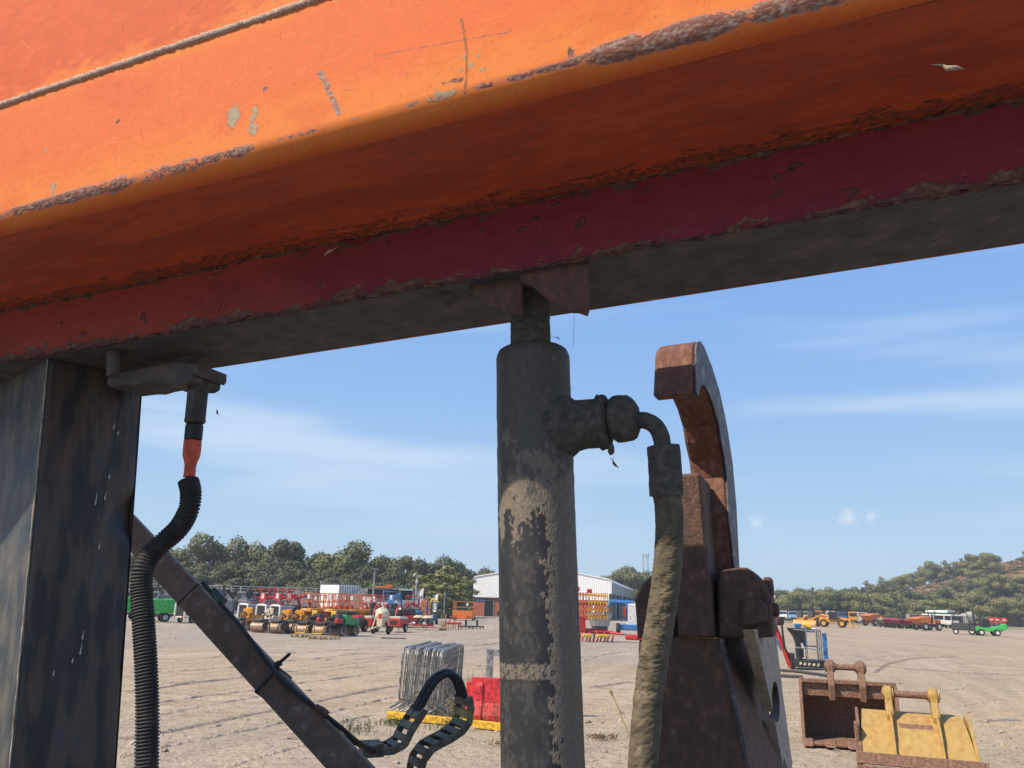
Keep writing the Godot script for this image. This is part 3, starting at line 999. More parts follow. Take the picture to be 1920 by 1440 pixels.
	put(t, "port_boss", s, M.crust)
	s = S()
	var cp := []
	for k in 9:
		cp.append(Vector3(lerpf(u2 - 0.002, u3, k / 8.0), pv + 0.001, w))
	tube(s, cp, 43.0 * ppm, 26, true, func(k: int, a: float): return [0.9, 0.98, 1.02, 1.0, 0.99, 1.02, 1.0, 0.9, 0.7][k] + 0.07 * fn.get_noise_3d(k * 0.7, cos(a) * 2.5, sin(a) * 2.5))
	put(t, "coupling", s, M.crust)
	s = S()
	cp = []
	for k in 9:
		cp.append(Vector3(lerpf(u3 - 0.002, u4, k / 8.0), pv + 0.003, w))
	tube(s, cp, 36.0 * ppm, 24, true, func(k: int, a: float): return [0.66, 0.9, 0.98, 1.0, 1.01, 1.0, 0.97, 0.85, 0.55][k] + 0.05 * cos(a * 6.0) + 0.05 * fn.get_noise_3d(k * 0.8, cos(a) * 2.5, sin(a) * 2.5))
	put(t, "union_nut", s, M.crust)
	# dirt and webs that hang from the coupling
	s = S()
	tube(s, [Vector3(-0.188, 2.2, -1.16), Vector3(-0.188, 2.194, -1.16), Vector3(-0.189, 2.187, -1.16), Vector3(-0.19, 2.183, -1.16)], 5.0 * ppm, 8, true, func(k: int, _a: float): return [0.6, 0.9, 1.1, 0.4][k])
	put(t, "dirt_clod", s, M.crust)

	var h := mthing("hydraulic_hose", "thick hydraulic hose caked in cracked tan dirt, hanging from the cylinder's elbow", "hose", Vector3(-0.175, 1.743, -1.19))
	s = S()
	tube(s, smooth_path([Vector3(-0.152, 2.235, -1.17), Vector3(-0.137, 2.234, -1.17), Vector3(-0.123, 2.226, -1.172), Vector3(-0.115, 2.212, -1.174), Vector3(-0.112, 2.19, -1.176)], 8), 13.0 * ppm, 16, true, func(k: int, a: float): return 1.0 + 0.05 * fn.get_noise_3d(k * 0.5, cos(a) * 2.0, sin(a) * 2.0))
	put(h, "elbow", s, M.crust)
	s = S()
	var fp := smooth_path([Vector3(-0.112, 2.195, -1.176), Vector3(-0.112, 2.166, -1.18), Vector3(-0.114, 2.118, -1.185)], 12)
	tube(s, fp, 25.0 * ppm, 24, true, func(k: int, a: float): return (0.62 if k == 0 else (0.92 if k == 1 else 1.0)) + 0.05 * fn.get_noise_3d(k * 0.7, cos(a) * 2.5, sin(a) * 2.5))
	put(h, "ferrule", s, M.crust)
	s = S()
	var hp := smooth_path([Vector3(-0.114, 2.13, -1.185), Vector3(-0.112, 2.094, -1.187), Vector3(-0.115, 2.056, -1.19), Vector3(-0.123, 2.002, -1.19), Vector3(-0.134, 1.95, -1.19), Vector3(-0.147, 1.898, -1.19), Vector3(-0.161, 1.833, -1.19), Vector3(-0.175, 1.743, -1.19), Vector3(-0.188, 1.649, -1.19)], 40)
	tube(s, hp, 20.5 * ppm, 36, true, func(k: int, a: float):
		var x := cos(a) * 2.4
		var z := sin(a) * 2.4
		var rid := absf(fn.get_noise_3d(k * 0.28, x, z))
		return 0.97 + 0.05 * fn.get_noise_3d(k * 0.09, x * 2.0, z * 2.0) + 0.06 * fn.get_noise_3d(k * 0.5, x * 3.5, z * 3.5) + 0.05 * smoothstep(0.0, 0.12, rid))
	put(h, "hose", s, M.hose)

# ---------------------------------------------------------------- the sensor and its conduit
func build_sensor() -> void:
	var a := 1.2
	var t := mthing("proximity_sensor", "small round sensor with orange boot under a dirty bracket on the beam", "sensor", Vector3(-1.044, 2.22, -1.2))
	var s := S()
	prism(s, [Vector2(-1.25, 2.428), Vector2(-1.242, 2.443), Vector2(-1.15, 2.447), Vector2(-1.08, 2.45), Vector2(-1.011, 2.438), Vector2(-1.01, 2.422), Vector2(-1.016, 2.415), Vector2(-1.024, 2.42), Vector2(-1.025, 2.406), Vector2(-1.038, 2.401), Vector2(-1.099, 2.407), Vector2(-1.12, 2.417), Vector2(-1.145, 2.416), Vector2(-1.168, 2.413), Vector2(-1.191, 2.416), Vector2(-1.238, 2.417)], Vector3(0, 0, -a), Basis.IDENTITY, 0.085, 0.002)
	put(t, "bracket", s, M.dark_under)
	box(t, "bracket_arm", M.dark_under, Vector3(-1.081, 2.49, -1.2) + Vector3(0, 0.012, 0), Vector3(0.046, 0.1, 0.02), 0.002)
	var ppm := 0.001
	var o := Vector3(-1.044, 2.22, -1.2)
	var y1 := Vector3(-1.049, 2.26, -1.2).y - o.y
	var y2 := Vector3(-1.053, 2.295, -1.2).y - o.y
	var y3 := Vector3(-1.057, 2.328, -1.2).y - o.y
	var y4 := Vector3(-1.066, 2.397, -1.2).y - o.y
	var y5 := Vector3(-1.069, 2.423, -1.2).y - o.y
	s = S()
	lathe(s, o, Basis.IDENTITY, [Vector2(0, y3 + 0.0005), Vector2(17.5 * ppm, y3 + 0.001), Vector2(20.5 * ppm, y3 + 0.005), Vector2(20.5 * ppm, y3 + 0.008), Vector2(19.6 * ppm, y3 + 0.009), Vector2(20 * ppm, y4), Vector2(21.5 * ppm, y4 + 0.001), Vector2(21.5 * ppm, y5)], 28)
	put(t, "sensor_body", s, M.sensor)
	# the worn lines of print on its side are pale and cannot be read
	for k in 4:
		var pth := []
		var an := deg_to_rad(72.0 + k * 12.0)
		for q in 16:
			if q % 5 == 4:
				continue
			pth.append(o + Vector3(-cos(an) * 20.4 * ppm, lerpf(y3 + 0.013, y4 - 0.004, q / 15.0), sin(an) * 20.4 * ppm))
		bar(t, "print_line", M.galv_dark, pth, 0.0006, 4)
	s = S()
	lathe(s, o, Basis.IDENTITY, [Vector2(14 * ppm, y2 - 0.002), Vector2(17 * ppm, y2), Vector2(17.5 * ppm, y2 + 0.004), Vector2(17.5 * ppm, y3 - 0.005), Vector2(15 * ppm, y3 - 0.0015), Vector2(10 * ppm, y3 + 0.001)], 12)
	put(t, "collar_nut", s, M.black)
	s = S()
	lathe(s, o, Basis.IDENTITY, [Vector2(6 * ppm, 0), Vector2(12 * ppm, 0.001), Vector2(11 * ppm, 0.004), Vector2(11 * ppm, y1 * 0.6), Vector2(13.5 * ppm, y1 * 0.85), Vector2(16.2 * ppm, y1 + 0.002), Vector2(16.8 * ppm, y1 + 0.008), Vector2(16.2 * ppm, y1 + 0.0085), Vector2(17 * ppm, y1 + 0.011), Vector2(17 * ppm, y2 - 0.003), Vector2(14 * ppm, y2 - 0.001)], 24)
	put(t, "orange_boot", s, M.boot)
	bar(t, "cable", M.rubber, [o + Vector3(0, 0.003, 0), o + Vector3(0.0005, -0.012, 0)], 7.0 * ppm, 10)

	var c := mthing("conduit", "ribbed black plastic conduit curving down from the orange sensor boot", "conduit", Vector3(-1.074, 1.7, -1.2))
	var pts := smooth_path([Vector3(-1.045, 2.213, -1.2), Vector3(-1.036, 2.188, -1.2), Vector3(-1.038, 2.155, -1.2), Vector3(-1.057, 2.123, -1.2), Vector3(-1.08, 2.097, -1.19), Vector3(-1.095, 2.072, -1.175), Vector3(-1.099, 2.044, -1.165), Vector3(-1.096, 2.004, -1.165), Vector3(-1.083, 1.947, -1.165), Vector3(-1.066, 1.873, -1.165), Vector3(-1.051, 1.793, -1.165), Vector3(-1.04, 1.707, -1.165), Vector3(-1.029, 1.609, -1.165)], 48)
	# even steps, so that the ribs have one pitch
	var even := PackedVector3Array([pts[0]])
	var step := 0.00145
	var carry := 0.0
	for k in pts.size() - 1:
		var d := pts[k].distance_to(pts[k + 1])
		var x := step - carry
		while x <= d:
			even.append(pts[k].lerp(pts[k + 1], x / d))
			x += step
		carry = d - (x - step)
	s = S()
	tube(s, even, 20.0 * ppm, 20, true, func(k: int, _a: float):
		var ph := fposmod(k / 4.0, 1.0)
		return 1.0 if ph < 0.55 else 0.82)
	put(c, "ribbed_sleeve", s, M.conduit)

# ---------------------------------------------------------------- the hook and its bracket
func build_hook() -> void:
	var t := mthing("steel_hook", "rusty steel hook standing on a tapered bracket with bolted lugs, right of the cylinder", "hook", Vector3(-0.173, 1.676, -1.6))
	var side := Basis(Vector3.BACK, Vector3.UP, Vector3.LEFT)   # polygons in (w, v), thickness along u
	var poly := [Vector2(-1.415, 2.422), Vector2(-1.437, 2.439), Vector2(-1.489, 2.459), Vector2(-1.544, 2.465), Vector2(-1.595, 2.461), Vector2(-1.658, 2.456), Vector2(-1.712, 2.444), Vector2(-1.767, 2.431), Vector2(-1.802, 2.412), Vector2(-1.845, 2.388), Vector2(-1.875, 2.358), Vector2(-1.917, 2.289), Vector2(-1.908, 2.187), Vector2(-1.839, 2.049), Vector2(-1.932, 1.901), Vector2(-1.746, 1.906), Vector2(-1.719, 2.153), Vector2(-1.753, 2.232), Vector2(-1.745, 2.271), Vector2(-1.704, 2.305), Vector2(-1.69, EYE + 0.388), Vector2(-1.635, EYE + 0.412), Vector2(-1.57, EYE + 0.424), Vector2(-1.49, EYE + 0.422), Vector2(-1.43, EYE + 0.405), Vector2(-1.405, EYE + 0.386), Vector2(-1.386, 2.321), Vector2(-1.362, 2.323)]
	var ur := 0.0933 - 0.175
	slab(t, "hook_plate", M.rusty, poly, Vector3(ur - 0.0375, 0, 0), side, 0.075, 0.006)
	# worn paint on the hook's right cheek
	slab(t, "painted_cheek", M.chipped, poly, Vector3(ur + 0.001, 0, 0), side, 0.003)
	# block in front of the hook's shank
	var b0 := Vector3(-0.183, 2.221, -1.6)
	var b1 := Vector3(-0.115, 1.903, -1.6)
	var bc := (b0 + b1) * 0.5
	box(t, "shank_block", M.rusty_dark, bc + Vector3(0, 0, -0.07), Vector3(b1.x - b0.x, b0.y - b1.y, 0.14), 0.006)
	# lugs at either side
	var fl := Basis.IDENTITY
	slab(t, "left_lug", M.rusty_dark, [Vector2(-0.271, 1.978), Vector2(-0.251, 2.011), Vector2(-0.219, 2.036), Vector2(-0.189, 2.039), Vector2(-0.199, 1.905), Vector2(-0.222, 1.903), Vector2(-0.27, 1.903)], Vector3(0, 0, -1.68), fl, 0.1, 0.005)
	slab(t, "right_lug", M.rusty_dark, [Vector2(-0.102, 2.029), Vector2(-0.06, 2.034), Vector2(-0.046, 2.033), Vector2(-0.035, 2.024), Vector2(-0.014, 2.002), Vector2(-0.006, 1.976), Vector2(-0.01, 1.904), Vector2(-0.041, 1.902), Vector2(-0.114, 1.902)], Vector3(0, 0, -1.68), fl, 0.1, 0.005)
	slab(t, "lug_pad", M.rusty_dark, [Vector2(-0.06, 1.972), Vector2(-0.028, 1.972), Vector2(-0.015, 1.962), Vector2(-0.016, 1.932), Vector2(-0.038, 1.926), Vector2(-0.065, 1.922)], Vector3(0, 0, -1.625), fl, 0.03, 0.004)
	for q in [[Vector3(-0.018, 1.996, -1.66), Vector3(-0.002, 1.994, -1.66), 0.019], [Vector3(-0.011, 1.953, -1.66), Vector3(0.004, 1.951, -1.66), 0.013]]:
		var s := S()
		var bas := Basis(Vector3.UP, Vector3.RIGHT, Vector3.BACK)
		var l: float = q[1].x - q[0].x
		lathe(s, q[0], bas, [Vector2(0, -0.002), Vector2(q[2], 0), Vector2(q[2], l - 0.004), Vector2(q[2] * 0.75, l), Vector2(0, l)], 16)
		put(t, "bolt_head", s, M.rusty_dark)
	# tapered bracket below: front sheet, right cheek and a slotted outer plate
	var q0 := Vector3(-0.239, 1.903, -1.62)
	var q1 := Vector3(-0.105, 1.902, -1.62)
	var q2 := Vector3(-0.079, 1.67, -1.64)
	var q3 := Vector3(-0.296, 1.66, -1.64)
	var e0 := q3 + (q3 - q0) * 0.6
	var e1 := q2 + (q2 - q1) * 0.6
	var s := S()
	grid(s, 24, 60, func(i: int, j: int):
		var p := q0.lerp(q1, i / 24.0).lerp(e0.lerp(e1, i / 24.0), j / 60.0)
		return p + Vector3(0, 0, fn.get_noise_2d(p.x * 12.0, p.y * 8.0) * 0.0015), 1.0)
	put(t, "front_sheet", s, M.rusty_dark)
	s = S()
	var back := Vector3(0.008, 0, -0.34)
	quad(s, q1, e1, e1 + back + Vector3(0.045, 0, 0), q1 + back, Vector3.RIGHT)
	quad(s, q0, e0, e0 + back, q0 + back, Vector3.LEFT)
	quad(s, q0 + back, q1 + back, e1 + back, e0 + back, Vector3.FORWARD)
	put(t, "bracket_sides", s, M.rusty_dark)
	s = S()
	var wp := []
	for k in 60:
		wp.append((q1.lerp(e1, k / 59.0)) + Vector3(0, 0, 0.001))
	tube(s, wp, 0.006, 8, true, func(k: int, a: float): return 0.8 + 0.5 * fn.get_noise_3d(k * 0.7, cos(a), sin(a)))
	put(t, "edge_weld", s, M.chipped)
	var ou := -0.15
	var outer := PackedVector2Array([Vector2(-1.542, 1.92), Vector2(-2.153, 1.908), Vector2(-2.182, 1.756), Vector2(-2.263, 1.584), Vector2(-2.152, 1.578), Vector2(-2.167, 1.453), Vector2(-1.92, 1.508), Vector2(-1.921, 1.63), Vector2(-1.814, 1.747), Vector2(-1.669, 1.839)])
	# the slot is cut as a real opening: the outline runs in to it and back
	var ce := Vector2(-1.915, 1.763)
	var ra := absf((Vector2(-2.076, 1.73)).x - (Vector2(-1.8, 1.789)).x) * 0.42
	var rb := absf((Vector2(-1.979, 1.805)).y - (Vector2(-1.855, 1.724)).y) * 0.5
	var hole := []
	for k in 25:
		var an := PI * 0.5 - TAU * k / 24.0
		hole.append(ce + Vector2(cos(an) * ra, sin(an) * rb))
	var csg := CSGCombiner3D.new()
	var cut := PackedVector2Array(hole.slice(0, 24))
	csg.name = "slotted_plate"
	var sheet_p := CSGPolygon3D.new()
	sheet_p.name = "plate"
	sheet_p.polygon = outer
	sheet_p.depth = 0.02
	var slot := CSGPolygon3D.new()
	slot.name = "slot"
	slot.polygon = cut
	slot.depth = 0.1
	slot.position = Vector3(0, 0, 0.03)
	slot.operation = CSGShape3D.OPERATION_SUBTRACTION
	sheet_p.material = M.side_steel
	slot.material = M.rusty_dark
	csg.add_child(sheet_p)
	csg.add_child(slot)
	t.add_child(csg)
	csg.transform = Transform3D(side, Vector3(0.0933 + ou, 0, 0) + offs[t])

# ---------------------------------------------------------------- the brace, its cable and the cable chain
func build_brace_and_chain() -> void:
	var a := 1.9
	var p0 := Vector3(-2.138, 2.355, -2)
	var p1 := Vector3(-1.404, 1.83, -1.9)
	var p2 := Vector3(-1.041, 1.584, -1.85)
	var d := (p2 - p1).normalized()
	p0 = p1 - d * p1.distance_to(p0)
	var p3 := p2 + d * 0.35
	var t := mthing("brace_tube", "square brown steel brace running diagonally down behind the ribbed conduit", "brace", p3)
	var sd := d.cross(Vector3.BACK).normalized()
	var fr := sd.cross(d).normalized()
	var x := (sd * 0.92 + fr * 0.39).normalized()
	var z := x.cross(d).normalized()
	var wd := 0.077
	var s := S()
	bx(s, (p0 + p3) * 0.5, Vector3(wd, p0.distance_to(p3), wd), Basis(x, d, z), 0.004)
	put(t, "tube", s, M.tube_brown)
	var jn := Vector3(-1.664, 2.035, -1.92)
	s = S()
	bx(s, p1 + d * (jn - p1).dot(d), Vector3(wd + 0.004, 0.006, wd + 0.004), Basis(x, d, z), 0.001)
	put(t, "joint_seam", s, M.black)

	var cl := mthing("plastic_clip", "green plastic block with a yellow end clipped on the brown brace", "clip", Vector3(-1.541, 2.008, -1.86))
	s = S()
	var k0 := Vector3(-1.528, 2.018, -1.87)
	bx(s, k0, Vector3(0.022, 0.05, 0.03), Basis(x, d, z), 0.002)
	put(cl, "clip_block", s, paint(0.04, 0.09, 0.075))
	s = S()
	bx(s, k0 - d * 0.0285, Vector3(0.02, 0.007, 0.026), Basis(x, d, z), 0.001)
	put(cl, "yellow_end", s, paint(0.62, 0.6, 0.22))

	var c := mthing("tied_cable", "dark cable tied along the brown brace and looping to the cable chain", "cable", Vector3(-1.1, 1.622, -2))
	s = S()
	tube(s, smooth_path([Vector3(-1.581, 2.058, -1.86), Vector3(-1.514, 2, -1.86), Vector3(-1.436, 1.939, -1.855), Vector3(-1.331, 1.844, -1.85), Vector3(-1.286, 1.802, -1.85), Vector3(-1.223, 1.763, -1.85), Vector3(-1.158, 1.721, -1.86), Vector3(-1.121, 1.679, -1.9), Vector3(-1.117, 1.634, -1.98), Vector3(-1.136, 1.594, -2.1)], 14), 0.0065, 8, true, func(k: int, q: float): return 1.0 + 0.12 * fn.get_noise_2d(k * 0.4, q))
	put(c, "cable_run", s, M.rubber)
	s = S()
	tube(s, smooth_path([Vector3(-1.176, 1.699, -1.86), Vector3(-1.137, 1.686, -1.87), Vector3(-1.129, 1.648, -1.94), Vector3(-1.129, 1.608, -2.05), Vector3(-1.131, 1.59, -2.1)], 14), 0.006, 8)
	put(c, "second_cable", s, M.rubber)
	s = S()
	tube(s, smooth_path([Vector3(-1.165, 1.734, -1.845), Vector3(-1.145, 1.727, -1.845), Vector3(-1.132, 1.716, -1.85)], 8), 0.010, 10, true, func(k: int, q: float): return 0.85 + 0.3 * fn.get_noise_2d(k * 0.8, q))
	put(c, "taped_joint", s, M.rusty_dark)

	var z0 := mthing("cable_tie", "black cable tie with a stiff tail round the brown brace", "cable tie", Vector3(-1.276, 1.817, -1.83))
	s = S()
	var tie_at := p1 + d * ((Vector3(-1.335, 1.784, -1.88)) - p1).dot(d)
	bx(s, tie_at, Vector3(wd + 0.008, 0.008, wd + 0.008), Basis(x, d, z), 0.0015)
	put(z0, "strap", s, M.black)
	box(z0, "tie_head", M.black, Vector3(-1.279, 1.839, -1.83), Vector3(0.019, 0.014, 0.014), 0.002, Basis(Vector3.BACK, 0.4))
	s = S()
	tube(s, [Vector3(-1.276, 1.842, -1.83), Vector3(-1.254, 1.852, -1.82), Vector3(-1.23, 1.865, -1.81)], 0.0045, 6)
	put(z0, "tie_tail", s, M.black)

	# the chain: links strung along a path, each with two side plates and two cross bars
	var ch := mthing("cable_chain", "dusty black cable carrier chain looping up from the brace over the ground", "cable chain", Vector3(-1.016, 1.549, -2.15))
	var across := Vector3(-0.080, 0.0, -0.085)
	var runs := [
		smooth_path([Vector3(-1.11, 1.595, -2.093), Vector3(-1.07, 1.599, -2.13), Vector3(-1.056, 1.628, -2.143), Vector3(-1.04, 1.66, -2.159), Vector3(-1.021, 1.695, -2.177)], 12),
		smooth_path([Vector3(-0.923, 1.723, -2.269), Vector3(-0.918, 1.683, -2.273), Vector3(-0.924, 1.653, -2.268), Vector3(-0.94, 1.63, -2.253), Vector3(-0.97, 1.61, -2.224), Vector3(-0.999, 1.595, -2.197), Vector3(-1.018, 1.572, -2.179), Vector3(-1.027, 1.538, -2.171), Vector3(-1.03, 1.464, -2.168)], 12)]
	for q in 2:
		var run: PackedVector3Array = runs[q]
		var total := 0.0
		for k in run.size() - 1:
			total += run[k].distance_to(run[k + 1])
		var n := int(round(total / 0.034))
		for k in n:
			var aa := point_on(run, total * k / n)
			var bb := point_on(run, total * (k + 1) / n)
			var dd := (bb - aa).normalized()
			var wv := across.normalized()
			var nn := dd.cross(wv).normalized()
			var mid := (aa + bb) * 0.5
			s = S()
			var bas := Basis(dd, nn, wv)
			var l := aa.distance_to(bb)
			for e in [0.0, 1.0]:
				bx(s, mid + wv * across.length() * e + wv * (0.002 if k % 2 else 0.0), Vector3(l * 1.16, 0.021, 0.007), bas, 0.0025)
			for e in [-1.0, 1.0]:
				bx(s, mid + wv * across.length() * 0.5 + nn * 0.0075 * e - dd * l * 0.1, Vector3(l * 0.6, 0.005, across.length() - 0.006), bas, 0.001)
			put(ch, "link", s, M.chain_green if q == 1 and k == 1 else M.chain)
	box(ch, "end_bracket", M.chain, Vector3(-1.122, 1.597, -2.081) + across * 0.5, Vector3(0.06, 0.034, across.length() * 0.9), 0.003, Basis(Vector3.UP, 0.66))
	for q in [[0.03, 0.0], [0.06, 0.006], [0.09, 0.0]]:
		s = S()
		var off: Vector3 = across.normalized() * q[0] + Vector3(0, q[1], 0)
		tube(s, smooth_path([Vector3(-1.031, 1.677, -2.167) + off, Vector3(-1.011, 1.729, -2.186) + off, Vector3(-0.988, 1.772, -2.208) + off, Vector3(-0.962, 1.787, -2.232) + off, Vector3(-0.94, 1.774, -2.253) + off, Vector3(-0.928, 1.741, -2.264) + off, Vector3(-0.923, 1.708, -2.269) + off], 12), 0.0085, 8)
		put(ch, "carried_cable", s, M.rubber)

func point_on(run: PackedVector3Array, at: float) -> Vector3:
	for k in run.size() - 1:
		var d := run[k].distance_to(run[k + 1])
		if at <= d:
			return run[k].lerp(run[k + 1], at / maxf(d, 1e-6))
		at -= d
	return run[-1]

# ---------------------------------------------------------------- litter caught on the crane
func build_debris() -> void:
	var at := [Vector3(-0.186, 2.17, -1.16), Vector3(-0.265, 2.38, -1.15), Vector3(-0.187, 2.743, -1), Vector3(0.284, 2.52, -0.86), Vector3(-0.64, 2.562, -1.05), Vector3(-0.98, 2.416, -1.18), Vector3(-0.128, 2.466, -1.26), Vector3(-0.963, 2.337, -1.17)]
	var lab := ["dry curled leaf hanging below the crusted coupling of the hydraulic cylinder", "tiny leaf on a web beside the cylinder's rod", "", "pale feathery seed stuck under the right end of the orange beam", "dry leaf scrap caught in the crease of the beam", "crumb of dirt on a web beside the sensor bracket", "wisp of dry grass under the beam's back edge", "leaf scrap on a cobweb right of the sensor"]
	for k in at.size():
		if lab[k] == "":
			continue
		var t := mthing("dry_leaf", lab[k], "leaf", at[k])
		var s := S()
		var l: float = [0.009, 0.005, 0.0, 0.014, 0.012, 0.004, 0.008, 0.007][k]
		var tilt := Basis(Vector3.BACK, [0.5, 0.8, 0.0, 1.0, -1.2, 1.5, 1.4, 0.3][k])
		tube(s, [at[k] + tilt * Vector3(0, l * 1.2, 0), at[k] + tilt * Vector3(l * 0.15, l * 0.4, 0.001), at[k], at[k] + tilt * Vector3(l * 0.1, -l * 0.6, 0.002), at[k] + tilt * Vector3(l * 0.3, -l * 1.2, 0.0)], l * 0.3, 6, true, func(q, a): return [0.1, 0.35, 1.0, 0.9, 0.1][q] * (0.45 + 0.55 * absf(cos(a))))
		put(t, "blade", s, M.cake if k in [0, 1, 5, 7] else M.side_steel)
	# threads of web
	for q in [[Vector3(-0.184, 2.185, -1.16), Vector3(-0.186, 2.175, -1.16)], [Vector3(-0.287, 2.392, -1.17), Vector3(-0.265, 2.381, -1.15)], [Vector3(-0.227, 2.402, -1.12), Vector3(-0.231, 2.351, -1.12)]]:
		var t := mthing("web_thread", ["fine web thread holding the curled leaf under the coupling", "fine web thread from the rod to a tiny leaf", "fine web thread hanging from the gusset's tip"][names.get("web_thread", 0)], "web", q[1])
		bar(t, "thread", M.sensor, q, 0.00025, 4)

# ---------------------------------------------------------------- the yard
const TRACK := Vector2(0.36, -0.933)

func axis_steps(lo: float, hi: float, step: float, far: float) -> PackedFloat32Array:
	var a := PackedFloat32Array()
	var x := lo
	while x <= hi:
		a.append(x)
		x += step
	var d := step
	var up := a[-1]
	while up < far:
		d *= 1.17
		up += d
		a.append(up)
	d = step
	var dn := lo
	var pre := PackedFloat32Array()
	while dn > -far:
		d *= 1.17
		dn -= d
		pre.append(dn)
	pre.reverse()
	pre.append_array(a)
	return pre

func ground_height(x: float, z: float) -> float:
	var h := fn.get_noise_2d(x * 0.22, z * 0.22) * 0.022 + fn.get_noise_2d(x * 0.9 + 40.0, z * 1.3) * 0.010
	h += fn.get_noise_2d(x * 3.1, z * 3.1 + 80.0) * 0.006
	return h * clampf(60.0 / (20.0 - z), 0.2, 1.0) - 0.012

